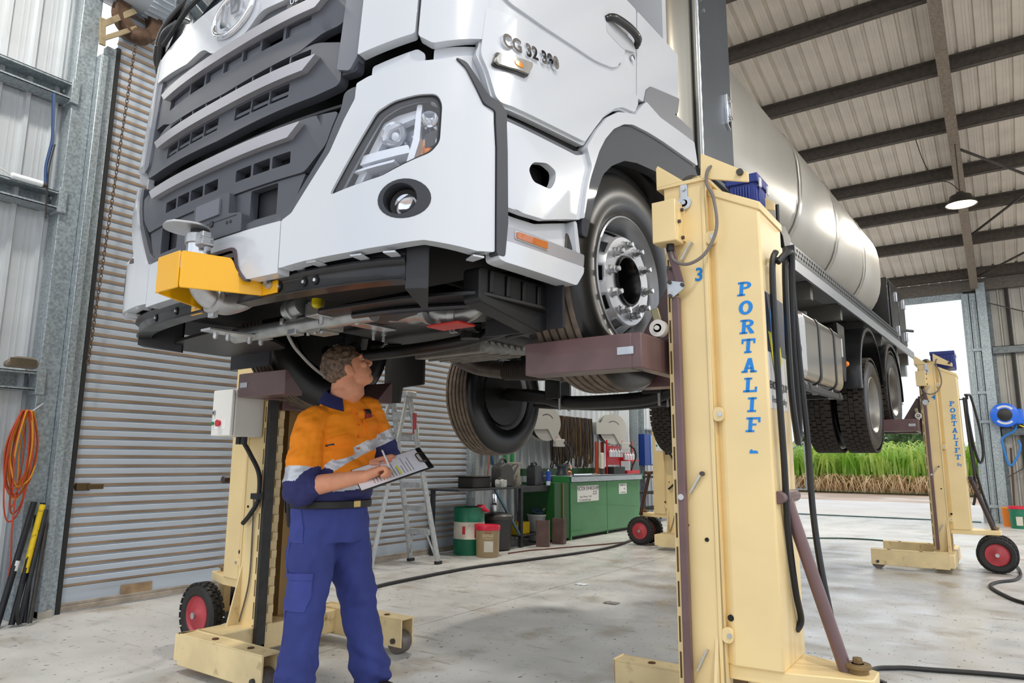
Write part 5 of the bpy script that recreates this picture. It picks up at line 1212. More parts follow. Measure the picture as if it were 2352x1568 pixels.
for s in (-1, 1):
    hball(body, (.072, s * .040, -.022), (.024, .024, .022))   # cheek bones
    hball(body, (.082, s * .031, .006), (.011, .015, .009))    # eyeballs under lids
    hball(body, (-.006, s * .083, -.016), (.023, .009, .036))  # ears
    hball(body, (-.012, s * .086, -.010), (.011, .006, .026))
    hball(body, (.004, s * .083, -.043), (.009, .007, .010))
    hball(body, (.100, s * .013, -.034), (.012, .010, .009))   # nostrils
q_ = [hp_(.086, 0, .018), hp_(.104, 0, -.008), hp_(.118, 0, -.028), hp_(.102, 0, -.038)]
limb(body, q_, [.009, .011, .013, .009], 12)
hball(body, (.092, 0, -.060), (.011, .024, .0065)); hball(body, (.090, 0, -.073), (.011, .021, .0075))
limb(body, [hp_(-.03, 0, -.05), hp_(-.035, 0, -.12), neck1 - V((.0, 0, .06))], [.062, .062, .066])
# right hand: fist closed on the pen
d_ = (haR - wrR).normalized()
palm = [wrR, wrR.lerp(haR, .5), haR]
ringloft(body, [(wrR, d_.cross(V((0, 0, 1))).normalized() * .030, V((0, 0, .024))), (wrR.lerp(haR, .45), d_.cross(V((0, 0, 1))).normalized() * .040, V((0, 0, .026))), (haR, d_.cross(V((0, 0, 1))).normalized() * .043, V((0, 0, .024)))], 18)
acr = d_.cross(V((0, 0, 1))).normalized()
pen_tip = on_board(.175, .125, .004); pen_top = pen_tip + V((-.085, .02, .095))
for k, off in enumerate((-.030, -.010, .012, .032)):            # little finger nearest the board edge ... index
    b0 = haR + acr * -off + V((0, 0, .004))
    kn_ = b0 + d_ * .034 + V((0, 0, -.004 - .004 * k))
    m_ = kn_ + d_ * .008 + V((0, 0, -.026))
    tp_ = m_ + d_ * -.022 + V((0, 0, -.008))
    limb(body, [b0, kn_, m_, tp_], [.0125, .0115, .0105, .0088], 10)
limb(body, [wrR.lerp(haR, .35) + acr * -.036 + V((0, 0, .008)), haR + acr * -.046 + d_ * .004 + V((0, 0, .004)), haR + acr * -.036 + d_ * .030 + V((0, 0, -.008)), haR + acr * -.022 + d_ * .046 + V((0, 0, -.018))], [.014, .0135, .012, .009], 10)
# left hand: fingers under the board, thumb on top of its near edge
d2 = (haL - wrL).normalized(); ac2 = d2.cross(V((0, 0, 1))).normalized()
ringloft(body, [(wrL, ac2 * .028, V((0, 0, .024))), (wrL.lerp(haL, .5), ac2 * .038, V((0, 0, .022))), (haL, ac2 * .040, V((0, 0, .02)))], 18)
for k in range(4):
    st_p = haL + ac2 * (-.03 + .02 * k) + V((0, 0, -.004))
    limb(body, [st_p, st_p + d2 * .035 + bz_ * -.012, on_board(.06 + .024 * k, BH - .045, -.016), on_board(.07 + .024 * k, BH - .085, -.015)], [.0125, .0115, .010, .0085], 10)
limb(body, [wrL.lerp(haL, .6) + V((0, 0, .015)), haL + V((.01, -.012, .026)), on_board(.10, BH - .02, .016), on_board(.135, BH - .05, .012)], [.014, .0135, .012, .0095], 10)
bod = fuse('body', body, .0042, skin_m, person, 3)
# eyes, brows, lips
for s in (-1, 1):
    q = MB(); hball(q, (.0865, s * .031, .0055), (.0085, .012, .0065), 14, 10); q.build('eye', mat('eye_white', 'e8e2dc', .25), person)
    q = MB(); hball(q, (.0945, s * .031, .006), (.002, .005, .005), 10, 8); q.build('iris', mat('iris_dark', '3a3f48', .2), person)
    q = MB(); q.tube([hp_(.098, s * .014, .030), hp_(.097, s * .033, .036), hp_(.086, s * .052, .031)], [.004, .005, .003], 6); q.build('eyebrow', mat('brow_hair', '5a4335', .8), person)
q = MB(); hball(q, (.0985, 0, -.0605), (.006, .020, .0035)); hball(q, (.097, 0, -.071), (.006, .017, .0045)); q.build('lips', mat('lips', 'b26a58', .5), person)
# hair: short waves, shorter at the nape and sides
hb_ = MB(); hball(hb_, (-.018, 0, .030), (.116, .090, .108), 72, 48)
hair_m = mat('hair_brown', '6e5a4a', .55, 0, var=.5, vs=60, bump=.6, bs=120)
keep = []
hv = []
for v in hb_.v:
    p = V(v) - HC; f_, s_, u_ = p.dot(hf), p.dot(hs_), p.dot(hu)
    q = NZ.noise(V(p) * 42) * .007 + NZ.noise(V(p) * 95) * .004 + NZ.noise(V((p.x * 30, p.y * 30, p.z * 60)) + V((4, 1, 0))) * .004
    low = max(0, min(1, (.02 - u_) / .06)); k_ = 1 + q / .1 * (1 - .6 * low) - .055 * low
    hv.append((HC + hf * -.018 + hu * .03 + (p - (hf * -.018 + hu * .03)) * k_, f_, s_, u_))
fs_ = []
for fc in hb_.f:
    f_ = sum(hv[i][1] for i in fc) / 4; s_ = sum(abs(hv[i][2]) for i in fc) / 4; u_ = sum(hv[i][3] for i in fc) / 4
    front = .072 - max(0, .09 - u_) * .55
    if u_ > .03: ok = f_ < .085 - (s_ * .18)
    elif u_ > -.02: ok = f_ < .022 + .2 * u_
    else: ok = f_ < -.022 - (-.02 - u_) * .35 and u_ > -.088
    if ok: fs_.append(fc)
hb2 = MB(); hb2.v = [tuple(h[0]) for h in hv]; hb2.f = fs_; hb2.mi = [0] * len(fs_)
hr = hb2.build('hair', hair_m, person, smooth=60)
so = hr.modifiers.new('solid', 'SOLIDIFY'); so.thickness = .012; so.offset = -1

# ---- shirt: orange with navy hem, cuffs and collar, silver tape
orange = mat('hivis_orange', 'ff9005', .75, 0, var=.06, vs=7, bump=.12, bs=300)
navy = mat('navy_cloth', '2c2f63', .8, 0, var=.12, vs=8, bump=.12, bs=300)
tape = mat('silver_tape', 'c9ccd2', .38, .3, var=.1, vs=16)
sh = MB()
ringloft(sh, [(rel(-2.90, 2.515, .978), (.162, 0, 0), (0, .196, 0)), (rel(-2.896, 2.515, 1.03), (.178, 0, 0), (0, .210, 0)), (rel(-2.888, 2.522, 1.14), (.170, 0, 0), (0, .203, .01)), (rel(-2.88, 2.53, 1.25), (.156, 0, 0), (0, .210, .03)), (rel(-2.878, 2.535, 1.35), (.138, 0, 0), (0, .212, .045)), (rel(-2.88, 2.537, 1.43), (.112, 0, .0), (0, .185, .045)), (rel(-2.882, 2.533, 1.485), (.092, 0, -.01), (0, .125, .025)), (rel(-2.882, 2.530, 1.525), (.080, 0, -.02), (0, .088, .01))], 32, .9)
slv = [(shR, shR.lerp(elR, .5), elR), (shL, shL.lerp(elL, .5), elL)]
limb(sh, [shR + V((0, .06, .03)), shR + V((0, .01, .0)), shR.lerp(elR, .45), elR + (elR - shR) * .02], [.07, .086, .088, .088])
limb(sh, [shL + V((0, -.06, .01)), shL, shL.lerp(elL, .5), elL], [.07, .080, .076, .068])
limb(sh, [elR, elR.lerp(wrR, .18)], [.084, .062])
def tdist(p, a, b):
    t = max(0, min(1.3, (p - a).dot(b - a) / (b - a).length_squared)); return t, (p - (a + (b - a) * t)).length
def shirt_mat(p):
    t, d = tdist(p, shR, elR); t2, d2_ = tdist(p, shL, elL); t3, d3 = tdist(p, elR, wrR)
    if (d < .098 and p.y < -.10 and t > .12) or (d3 < .1 and p.y < -.13):
        if t > .95 or (t3 > .05 and d3 < d): return 1
        return 2 if t > .72 else 0
    if d2_ < .088 and p.y > .14 and t2 > .2: return 1 if t2 > .62 else (2 if t2 > .42 else 0)
    r_ = (p.x * R_.x + p.y * R_.y)
    zb_ = 1.135 + (.72 * (r_ + .03) if r_ > -.03 else .35 * (-.03 - r_))
    if abs(p.z - zb_) < .033: return 2
    hem = 1.045 + .1 * r_
    if abs(p.z - hem) < .012: return 2
    return 1 if p.z < hem else 0
def folds(p):
    t, d = tdist(p, shR, elR)
    w1 = NZ.noise(V((p.x * 9, p.y * 9, p.z * 22))) * .009 + NZ.noise(V((p.x * 22 + p.z * 14, p.y * 20, p.z * 30 - p.x * 18)) + V((7, 3, 1))) * .005
    w2 = math.sin(p.z * 95 + p.x * 30 + 3 * NZ.noise(p * 8)) * .0035 * max(0, NZ.noise(p * 5 + V((2, 0, 5))) + .25)
    return w1 + w2
shirt = fuse('shirt', sh, .0045, [orange, navy, tape], person, 8, folds, shirt_mat)
# collar, placket, pockets, badge
cl = MB(); n_ = 26
for i in range(n_ + 1):
    a = -2.55 + 5.1 * i / n_ + PI; c_, s_ = math.cos(a), math.sin(a)
    ctr = rel(-2.878, 2.53, 1.512 - .022 * c_)
    op = max(0, abs(i / n_ - .5) * 2)
    cl.v += [tuple(ctr + V((.072 * c_, .082 * s_, .035 - .02 * op))), tuple(ctr + V((.082 * c_, .092 * s_, .030 - .02 * op))), tuple(ctr + V((.112 * c_ + .012 * op, .128 * s_, -.022 - .030 * op))), tuple(ctr + V((.104 * c_ + .012 * op, .12 * s_, -.026 - .030 * op)))]
for i in range(n_):
    for j in range(4): cl.f.append((i * 4 + j, i * 4 + (j + 1) % 4, i * 4 + 4 + (j + 1) % 4, i * 4 + 4 + j)); cl.mi.append(0)
cl.f += [(0, 1, 2, 3), tuple(n_ * 4 + j for j in (3, 2, 1, 0))]; cl.mi += [0, 0]
cl.build('collar', navy, person, smooth=50)
dgs = bpy.context.evaluated_depsgraph_get(); dgs.update()
def stick(name, cy, cz, w2, h2, m, thick=.004, rot=0, parent=person, grow=0):
    """a cloth piece lying on the shirt front (front faces +x): follows the surface"""
    mb = MB(); nx, ny = 7, 7; pts = []
    for j in range(ny):
        for i in range(nx):
            a, b = (i / (nx - 1) - .5) * w2, (j / (ny - 1) - .5) * h2
            y_, z_ = cy + a * math.cos(rot) - b * math.sin(rot), cz + a * math.sin(rot) + b * math.cos(rot)
            hit, loc, nrm, _ = shirt.ray_cast(V((.6, y_, z_)), V((-1, 0, 0)))
            pts.append((loc if hit else V((.15, y_, z_)), nrm if hit else V((1, 0, 0))))
    N = nx * ny
    vs_ = [p + q * thick for p, q in pts] + [p - q * .004 for p, q in pts]
    fq = [(j * nx + i, j * nx + i + 1, (j + 1) * nx + i + 1, (j + 1) * nx + i) for j in range(ny - 1) for i in range(nx - 1)]
    rim = list(range(nx)) + [j * nx + nx - 1 for j in range(1, ny)] + [(ny - 1) * nx + i for i in range(nx - 2, -1, -1)] + [j * nx for j in range(ny - 2, 0, -1)]
    fq += [tuple(i + N for i in f[::-1]) for f in fq] + [(rim[i], rim[(i + 1) % len(rim)], rim[(i + 1) % len(rim)] + N, rim[i] + N) for i in range(len(rim))]
    return mb.add(vs_, fq).build(name, m, parent, smooth=60)
pk_m = mat('hivis_orange_pocket', 'fb8804', .78, 0, var=.06, vs=7)
stick('placket', .02, 1.385, .032, .16, pk_m, .004, .1)
for cy, rr in ((-.085, .1), (.125, .1)):
    pk = stick('chest_pocket', cy, 1.275 + (.3 if cy < 0 else .62) * cy, .11, .095, pk_m, .0045, .28)
    stick('pocket_flap', cy - .01, 1.315 + (.3 if cy < 0 else .62) * cy, .118, .04, pk_m, .009, .28, pk)
stick('pocket_tag', -.14, 1.265, .035, .009, black, .012, .3)
stick('shirt_badge', .105, 1.432, .055, .05, mat('badge_red', '8e2020', .6), .006, .1)
stick('shirt_badge_dark', .105, 1.445, .045, .018, black, .008, .1)
for k in range(4):
    h_, loc, nrm, _ = shirt.ray_cast(V((.6, .02 - .006 * k, 1.43 - .06 * k)), V((-1, 0, 0)))
    if h_: MB().cyl(loc + nrm * .003, loc + nrm * .008, .006, n=10).build('button', mat('button_orange', 'd96a10', .4), person)

# ---- trousers, belt, boots
tr_m = mat('navy_trousers', '343f82', .8, 0, var=.12, vs=5, bump=.15, bs=260, dirt='4a4f7d', da=.3, ds=3)
tr = MB()
ringloft(tr, [(rel(-2.90, 2.515, .78), (.165, 0, 0), (0, .195, 0)), (rel(-2.905, 2.513, .86), (.178, 0, 0), (0, .208, 0)), (rel(-2.902, 2.513, .93), (.172, 0, 0), (0, .202, 0)), (rel(-2.90, 2.515, .975), (.166, 0, 0), (0, .198, 0))], 30, .92)
kR, kL, aR, aL = rel(-2.862, 2.352, .49), rel(-2.835, 2.672, .46), rel(-2.845, 2.29, .10), rel(-2.79, 2.735, .09)
limb(tr, [rel(-2.90, 2.415, .82), rel(-2.89, 2.39, .70), kR.lerp(rel(-2.895, 2.42, .82), .4), kR, kR.lerp(aR, .5), aR + V((0, 0, .02))], [.125, .123, .108, .092, .088, .094], 20)
limb(tr, [rel(-2.89, 2.61, .82), rel(-2.875, 2.63, .70), kL.lerp(rel(-2.89, 2.61, .82), .4), kL, kL.lerp(aL, .5), aL + V((0, 0, .03))], [.125, .122, .108, .094, .090, .102], 20)
def tfold(p):
    w1 = NZ.noise(V((p.x * 12 + p.z * 6, p.y * 12, p.z * 7))) * .012 + NZ.noise(V((p.x * 24, p.y * 24, p.z * 18 - p.x * 12)) + V((3, 9, 2))) * .006
    bunch = max(0, min(1, (.32 - p.z) / .22))
    kn_ = math.exp(-((p.z - .50) / .07) ** 2)
    w2 = math.sin(p.z * 75 + p.y * 25 + 2.5 * NZ.noise(p * 6)) * (.008 * bunch + .004 * kn_)
    return w1 + w2
trs = fuse('trousers', tr, .0075, tr_m, person, 5, tfold)
def outer(y0, z0, dirv=(0, 1, 0)):
    h_, loc, nrm, _ = trs.ray_cast(V(y0) if isinstance(y0, (tuple, V)) else V((y0, -.6, z0)), V(dirv)); return (loc, nrm) if h_ else (V((0, 0, 0)), V((0, -1, 0)))
def leg_patch(name, cx, cz, w2, h2, m, thick, parent=person, nx=8, ny=10, rot=0):
    mb = MB(); pts = []
    for j in range(ny):
        for i in range(nx):
            a, b = (i / (nx - 1) - .5) * w2, (j / (ny - 1) - .5) * h2
            h_, loc, nrm, _ = trs.ray_cast(V((cx + a - rot * b, -.7, cz + b)), V((0, 1, 0)))
            pts.append((loc if h_ else V((cx + a, -.1, cz + b)), nrm if h_ else V((0, -1, 0))))
    N = nx * ny
    vs_ = [p + q * thick for p, q in pts] + [p - q * .005 for p, q in pts]
    fq = [(j * nx + i, j * nx + i + 1, (j + 1) * nx + i + 1, (j + 1) * nx + i) for j in range(ny - 1) for i in range(nx - 1)]
    rim = list(range(nx)) + [j * nx + nx - 1 for j in range(1, ny)] + [(ny - 1) * nx + i for i in range(nx - 2, -1, -1)] + [j * nx for j in range(ny - 2, 0, -1)]
    fq += [tuple(i + N for i in f[::-1]) for f in fq] + [(rim[i], rim[(i + 1) % len(rim)], rim[(i + 1) % len(rim)] + N, rim[i] + N) for i in range(len(rim))]
    return mb.add(vs_, fq).build(name, m, parent, smooth=60)
pk2 = mat('navy_pocket', '3d468f', .8, 0, var=.1, vs=8)
cp = leg_patch('cargo_pocket', .005, .565, .13, .17, pk2, .006, nx=9, ny=9)
leg_patch('pocket_flap', -.0, .635, .137, .03, pk2, .010, cp, 8, 4)
leg_patch('hip_pocket', -.05, .87, .10, .16, pk2, .0035, rot=.25)
for k in range(1): 
    MB().tube([outer(-.075 + .02 * i * 0 + .004 * i, .93 - .062 * i)[0] + V((0, -.002, 0)) for i in range(14)], .0028, 5).build('side_seam', mat('seam_navy', '4a549c', .8), person)
bl = MB(); ringloft(bl, [(rel(-2.90, 2.515, .952), (.184, 0, 0), (0, .215, 0)), (rel(-2.90, 2.515, .990), (.184, 0, 0), (0, .215, 0))], 40, .92); bl.build('belt', mat('belt_leather', '14120f', .5), person, smooth=50, bevel=.004)
MB().box(.141, .149, -.02, .025, .955, .99).build('buckle', mat('brass', 'b9a268', .3, .8), person, bevel=.004)
for s, a, hd_ in ((0, aR, .0), (1, aL, .15)):
    bt = MB(); d3 = V((math.cos(hd_), math.sin(hd_), 0)); c3 = V((-d3.y, d3.x, 0))
    ringloft(bt, [(V((a.x, a.y, 0)) + d3 * u + V((0, 0, z_)), c3 * w_, V((0, 0, h_))) for u, z_, w_, h_ in ((-.085, .045, .035, .04), (-.05, .05, .042, .048), (.04, .045, .046, .044), (.12, .038, .05, .036), (.17, .034, .044, .03), (.19, .03, .028, .02))], 18, .8)
    limb(bt, [V((a.x, a.y, .06)) - d3 * .02, V((a.x, a.y, .17)) - d3 * .02], [.055, .055], 16)
    fuse('boot', bt, .008, mat('boot_leather', '2a221c', .55, var=.2, vs=9), person, 3)
# phone pouch on the belt at the back of his right hip
pc = MB(); pm_ = M.Translation(rel(-3.055, 2.375, .925)) @ M.Rotation(math.radians(-38), 4, 'Z') @ M.Rotation(math.radians(7), 4, 'X')
pc.box(-.04, .04, -.018, .018, -.075, .065, pm_); pch = pc.build('phone_pouch', mat('pouch_leather', '1a1816', .5), person, bevel=.012, seg=3)
pc = MB(); pc.box(-.036, .036, -.024, -.016, .0, .06, pm_); pc.build('pouch_flap', MATS['pouch_leather'], person, bevel=.006)

# ---- clipboard and pen
clip = empty('clipboard', PO + cA, 0, 'black clipboard with a printed page held by the mechanic', 'clipboard')
CM = BM.copy(); CM.translation = V((0, 0, 0))
def cbox(x0, x1, y0, y1, z0, z1, name, m, parent=clip, bevel=0):
    return MB().box(x0, x1, y0, y1, z0, z1, CM).build(name, m, parent, bevel)
brd = cbox(0, BW, 0, BH, -.006, 0, 'board', mat('clipboard_black', '1b1a1a', .4), bevel=.002)
cbox(.004, BW - .028, .010, BH - .010, .0005, .002, 'paper', mat('paper', 'f2f2f6', .7))
ink = mat('ink_grey', '8d8f98', .8)
rg = random.Random(3)
for k in range(13):
    x = .075 + k * .0155 + (.01 if k > 8 else 0)
    cbox(x, x + .0035, .03, .03 + rg.uniform(.06, .165), .0021, .0024, 'text_line', ink)
cbox(.205, .212, .03, .13, .0025, .0028, 'highlight', mat('highlighter', 'e6f21a', .7))
cbox(BW - .03, BW - .012, .065, .17, .001, .010, 'clip_base', mat('clip_steel', '5c5650', .3, .8), bevel=.002)
m1 = MB(); m1.tube(spline([CM @ V((BW - .02, .07, .01)), CM @ V((BW - .045, .075, .012)), CM @ V((BW - .05, .118, .014)), CM @ V((BW - .045, .16, .012)), CM @ V((BW - .02, .165, .01))], 6), .0032, 8); m1.build('clip_wire', MATS['clip_steel'], clip)
pen = empty('pen', PO + pen_tip, 0, 'white pen in the mechanic\'s writing hand', 'pen')
d4 = (pen_top - pen_tip).normalized()
MB().lathe([(.0008, 0), (.004, .012), (.0048, .016), (.0048, .125), (.003, .13), (0, .13)], (0, 0, 0), d4, 14).build('barrel', mat('pen_white', 'e9e9ee', .3), pen)
MB().lathe([(.0052, .116), (.0052, .128), (.0, .131)], (0, 0, 0), d4, 12).build('cap', mat('pen_cap', '2a2c33', .4), pen)

# ================================================================ ALONG THE LEFT WALL
def lathe_thing(name, loc, parts, label, cat, group=None, rz=0):
    r = empty(name, loc, rz, label, cat, group)
    for nm, prof, m in parts: MB().lathe(prof, (0, 0, 0), (0, 0, 1), 32).build(nm, m, r, smooth=40)
    return r
# step ladder
lad_m = mat('ladder_alloy', 'b9bcbd', .4, .6, var=.12, vs=20)
ld_ = empty('step_ladder', (-5.70, 5.90, 0), 0, 'aluminium step ladder standing open in front of the roller door', 'ladder')
LH = 1.93
def rail(p0, p1, name='rail', w1=.065, d1=.028): return MB().bar(p0, p1, w1, d1, (1, 0, 0)).build(name, lad_m, ld_, bevel=.004)
fx = lambda z: .215 - .085 * z / LH
fyy = lambda z: .48 * (1 - z / LH)
for s in (-1, 1):
    rail((s * fx(0), fyy(0), .03), (s * fx(LH), fyy(LH), LH))
    MB().box(s * fx(0) - .025, s * fx(0) + .025, fyy(0) - .04, fyy(0) + .05, 0, .035).build('rubber_foot', black, ld_, bevel=.004)
    rail((s * .24, -.62, .03), (s * fx(LH), -.03, LH - .03), 'rear_rail', .05, .025)
    MB().box(s * .24 - .022, s * .24 + .022, -.66, -.59, 0, .035).build('rubber_foot', black, ld_, bevel=.004)
    MB().bar((s * (fx(.12) - .02), fyy(.12), .10), (s * (fx(.36) - .09), fyy(.36), .34), .012, .02).build('knee_brace', lad_m, ld_)
for k in range(6):
    z = .36 + k * .27; MB().box(-fx(z) + .012, fx(z) - .012, fyy(z) - .045, fyy(z) + .045, z - .03, z + .03).build('step', lad_m, ld_, bevel=.006)
for k in range(4):
    z = .4 + k * .42; yy = -.62 + .59 * z / LH; MB().box(-.24 + .1 * z / LH, .24 - .1 * z / LH, yy - .012, yy + .012, z - .02, z + .02).build('rear_brace', lad_m, ld_)
MB().box(-.17, .17, -.07, .09, LH - .02, LH + .035).build('top_cap', lad_m, ld_, bevel=.008)
MB().box(fx(1.62) + .015, fx(1.62) + .018, fyy(1.62) - .03, fyy(1.62) + .03, 1.48, 1.72).build('warning_sticker', mat('sticker_red', '9c3540', .5), ld_)
MB().box(fx(1.5) + .0, fx(1.5) + .018, fyy(1.5) + .031, fyy(1.5) + .036, 1.42, 1.58).build('sticker', mat('sticker_pale', 'd5e0d2', .5), ld_)

# oil drum and pails
gdr = mat('drum_green', '0d6a4c', .35, 0, var=.08, vs=6)
wdr = mat('drum_white', 'cfc8ba', .5, 0, var=.1, vs=6, dirt='8f8468', da=.42, ds=9)
dm = lathe_thing('oil_drum', (-5.76, 7.30, 0), [('lower_band', [(0, 0), (.195, 0), (.2, .01), (.2, .19), (.206, .2)], gdr), ('middle_band', [(.206, .2), (.2, .21), (.2, .40), (.206, .41)], wdr), ('upper_band', [(.206, .41), (.2, .42), (.2, .57), (.205, .585), (.195, .59), (.19, .575), (0, .575)], gdr)], 'green and white steel oil drum beside the roller door post', 'drum')
m1 = MB(); 
for a0, a1, z0, z1 in ((-.55, -.15, .22, .39), (-1.35, -1.15, .26, .36)):
    m1.lathe([(.2015, z0), (.2015, z1)], (0, 0, 0), (0, 0, 1), 8, a0, a1, up=(1, 0, 0))
m1.build('drum_emblem', mat('emblem_red', 'c02a2c', .5), dm)
rag = MB(); rag.grid(lambda u, v: (.10 + .14 * v + .02 * math.sin(9 * u), .10 - .10 * u + .02 * math.sin(7 * v), .60 + .02 * math.sin(5 * u + 3 * v) - .11 * max(0, v - .5)), 8, 8)
rg_ = rag.build('rag', mat('rag_red', 'c2324a', .9)); rg_.location = (-5.76, 7.30, 0); tag(rg_, 'red rag draped over the rim of the oil drum', 'rag')
so = rg_.modifiers.new('s', 'SOLIDIFY'); so.thickness = .008
tan = mat('pail_tan', '9b8664', .4, 0, var=.05, vs=6, dirt='786648', da=.3, ds=8)
redl = mat('pail_lid_red', 'c81a38', .4)
bk = lathe_thing('pail', (-5.42, 7.25, 0), [('pail_body', [(0, 0), (.138, 0), (.142, .01), (.15, .33)], tan), ('pail_lid', [(.153, .325), (.158, .33), (.158, .375), (.15, .385), (.135, .375), (0, .378)], redl)], 'tan oil pail with red lid in front of the green drum', 'bucket')
fpo = V((.146 * math.sin(.65), -.146 * math.cos(.65), .0))
TMX = lambda z, sc=1: frame((fpo.x * 1.02, fpo.y * 1.02, z), (math.cos(.65), math.sin(.65), 0), (math.sin(.65), -math.cos(.65), 0))
MB().lathe([(.1465, .07), (.149, .2)], (0, 0, 0), (0, 0, 1), 8, -1.25, -.45, up=(1, 0, 0)).build('pail_label', mat('label_grey', 'c9c2b4', .6, var=.06, vs=8), bk)
text('pail_text', 'EDGE', .045, mat('text_pale', 'd8ccb0', .5), bk, TMX(.265), .002, sx=1.2)
text('pail_text', 'Professional', .022, MATS['text_pale'], bk, TMX(.232), .002)
text('pail_text', 'Castrol', .026, mat('text_red', 'b5322c', .5), bk, TMX(.30), .002)
# black bin with a bright pump on top
bn = lathe_thing('waste_bin', (-5.72, 7.86, 0), [('bin_body', [(0, 0), (.17, 0), (.19, .02), (.2, .40)], mat('bin_black', '2a2927', .45)), ('bin_lid', [(.205, .40), (.215, .41), (.215, .45), (.19, .475), (.1, .49), (0, .49)], mat('bin_lid', '34322f', .4))], 'black drum bin with domed lid under the dark bench', 'bin')
lathe_thing('grease_pump', (-5.76, 7.84, .49), [('pump_base', [(0, 0), (.055, 0), (.06, .02), (.05, .1)], zinc), ('pump_cylinder', [(.05, .1), (.055, .105), (.045, .13), (.045, .25), (.035, .255), (0, .255)], chrome)], 'bright metal grease pump standing on the black bin', 'pump')
# dark steel bench
bs = mat('bench_steel', '3a3c40', .45, .5, var=.15, vs=10)
be_ = empty('work_bench', (-5.82, 8.0, 0), 0, 'dark steel work bench holding oil containers against the left wall', 'bench')
MB().box(-.24, .24, -1.15, 1.22, .80, .825).build('bench_top', bs, be_, bevel=.003)
MB().box(.20, .24, .26, 1.22, .745, .80).build('front_rail', bs, be_, bevel=.003)
for (a, b) in ((.22, .25), (.22, 1.18), (-.22, -1.1), (-.22, 1.18)): MB().box(a - .025, a + .025, b - .025, b + .025, 0, .8).build('leg', bs, be_, bevel=.003)
MB().bar((.22, -.36, .80), (.22, .23, .17), .03, .03).build('brace', mat('brace_blue', '54707f', .5, .3), be_)
MB().box(-.22, .24, .25, 1.18, .14, .155).build('lower_shelf', bs, be_)
# on the bench
def jug(name, loc, rz, label, m, w_=.13, d_=.19, h_=.29):
    r = empty(name, loc, rz, label, 'jug')
    m1 = MB(); m1.prism(rnd([(-d_ / 2, 0), (d_ / 2, 0), (d_ / 2, h_ * .72, .04), (d_ * .1, h_ * .95, .03), (-d_ * .3, h_ * .95, .03), (-d_ / 2, h_ * .8, .03)], .012), lambda a, b, t: V((t, a, b)), -w_ / 2, w_ / 2); m1.build('jug_body', m, r, bevel=.014, seg=3)
    m1 = MB(); m1.tube(spline([(0, -d_ * .3, h_ * .9), (0, -d_ * .2, h_ * 1.08), (0, d_ * .12, h_ * 1.04), (0, d_ * .22, h_ * .86)], 6), .013, 8); m1.build('jug_handle', m, r)
    MB().cyl((0, -d_ * .36, h_ * .9), (0, -d_ * .36, h_ * 1.06), .024, n=16).build('jug_cap', black, r)
    return r
jug('oil_jug', (-5.72, 8.80, .825), .0, 'black plastic oil jug on the bench beside the blue spray can', mat('jug_black', '2b2d31', .3, 0, coat=.3), .16, .22, .31)
pj = empty('pouring_jug', (-5.74, 8.02, .825), .1, 'dark grey pouring jug with a long rising spout on the bench', 'jug')
pjm = mat('jug_grey', '333231', .5)
m1 = MB(); m1.prism(rnd([(-.20, 0), (.13, 0), (.16, .06), (.17, .20), (.10, .30, .04), (-.05, .33, .05), (-.20, .28, .05)], .02), lambda a, b, t: V((t, a, b)), -.08, .08); m1.build('jug_body', pjm, pj, bevel=.02, seg=3)
m1 = MB(); m1.tube(spline([(0, .1, .1), (0, .22, .2), (0, .33, .27), (0, .42, .30)], 6), [.075] * 1 + [.075 - .055 * i / 17 for i in range(18)], 12); m1.build('spout', pjm, pj, smooth=50)
m1 = MB(); m1.tube(spline([(0, -.12, .28), (0, -.08, .37), (0, .04, .38), (0, .1, .28)], 6), .018, 8); m1.build('jug_handle', pjm, pj)
wt_ = lathe_thing('steel_tin', (-5.88, 8.42, .825), [('tin_body', [(0, 0), (.12, 0), (.125, .01), (.125, .30), (.13, .31)], mat('tin_white', 'c4bdae', .5, var=.1, vs=8, dirt='6f5f48', da=.42, ds=7)), ('tin_rim', [(.13, .31), (.135, .315), (.135, .335), (.12, .335), (.11, .32), (0, .32)], mat('tin_rim', 'a9a397', .4, .3))], 'stained white tin standing behind the spout on the bench', 'tin')
br_ = empty('brake_pump', (-5.66, 7.86, .825), .2, 'dirty white plastic vice block lying on the bench', 'tool')
m1 = MB(); m1.prism(rnd([(-.08, 0), (.08, 0), (.09, .05), (.08, .10), (.03, .09), (-.03, .11), (-.09, .10), (-.10, .05)], .008), lambda a, b, t: V((t, a, b)), -.05, .05); m1.build('block', mat('dirty_white', 'b8b8b4', .5, dirt='5e584c', da=.4, ds=14), br_, bevel=.006)
m1 = MB(); m1.cyl((0, -.05, .1), (0, -.05, .14), .03, n=12).cyl((0, .05, .1), (0, .05, .125), .022, n=12); m1.build('fitting', steel_d, br_)
db_ = empty('drip_tray', (-5.84, 7.50, .825), 0, 'low black drip tray at the door end of the bench', 'tray'); m1 = MB(); m1.prism(rnd([(-.14, -.19), (.14, -.19), (.14, .19), (-.14, .19)], .03), lambda a, b, t: V((a, b, t)), 0, .14); m1.build('tray_body', mat('tray_black', '24211f', .5), db_, bevel=.012)
m1 = MB(); m1.prism(rnd([(-.155, -.205), (.155, -.205), (.155, .205), (-.155, .205)], .03), lambda a, b, t: V((a, b, t)), .14, .155); m1.build('tray_rim', MATS['tray_black'], db_, bevel=.004)
lathe_thing('spray_can', (-5.60, 8.98, .825), [('can_lower', [(0, 0), (.033, 0), (.034, .004), (.034, .06)], mat('can_white', 'c9d0e2', .35)), ('can_body', [(.034, .06), (.034, .185), (.03, .2), (.018, .206)], mat('can_blue', '1e3fa8', .3)), ('nozzle', [(.012, .206), (.012, .228), (.006, .232), (0, .232)], mat('nozzle_white', 'dfe2ea', .4))], 'blue and white spray can on the end of the bench', 'spray can')
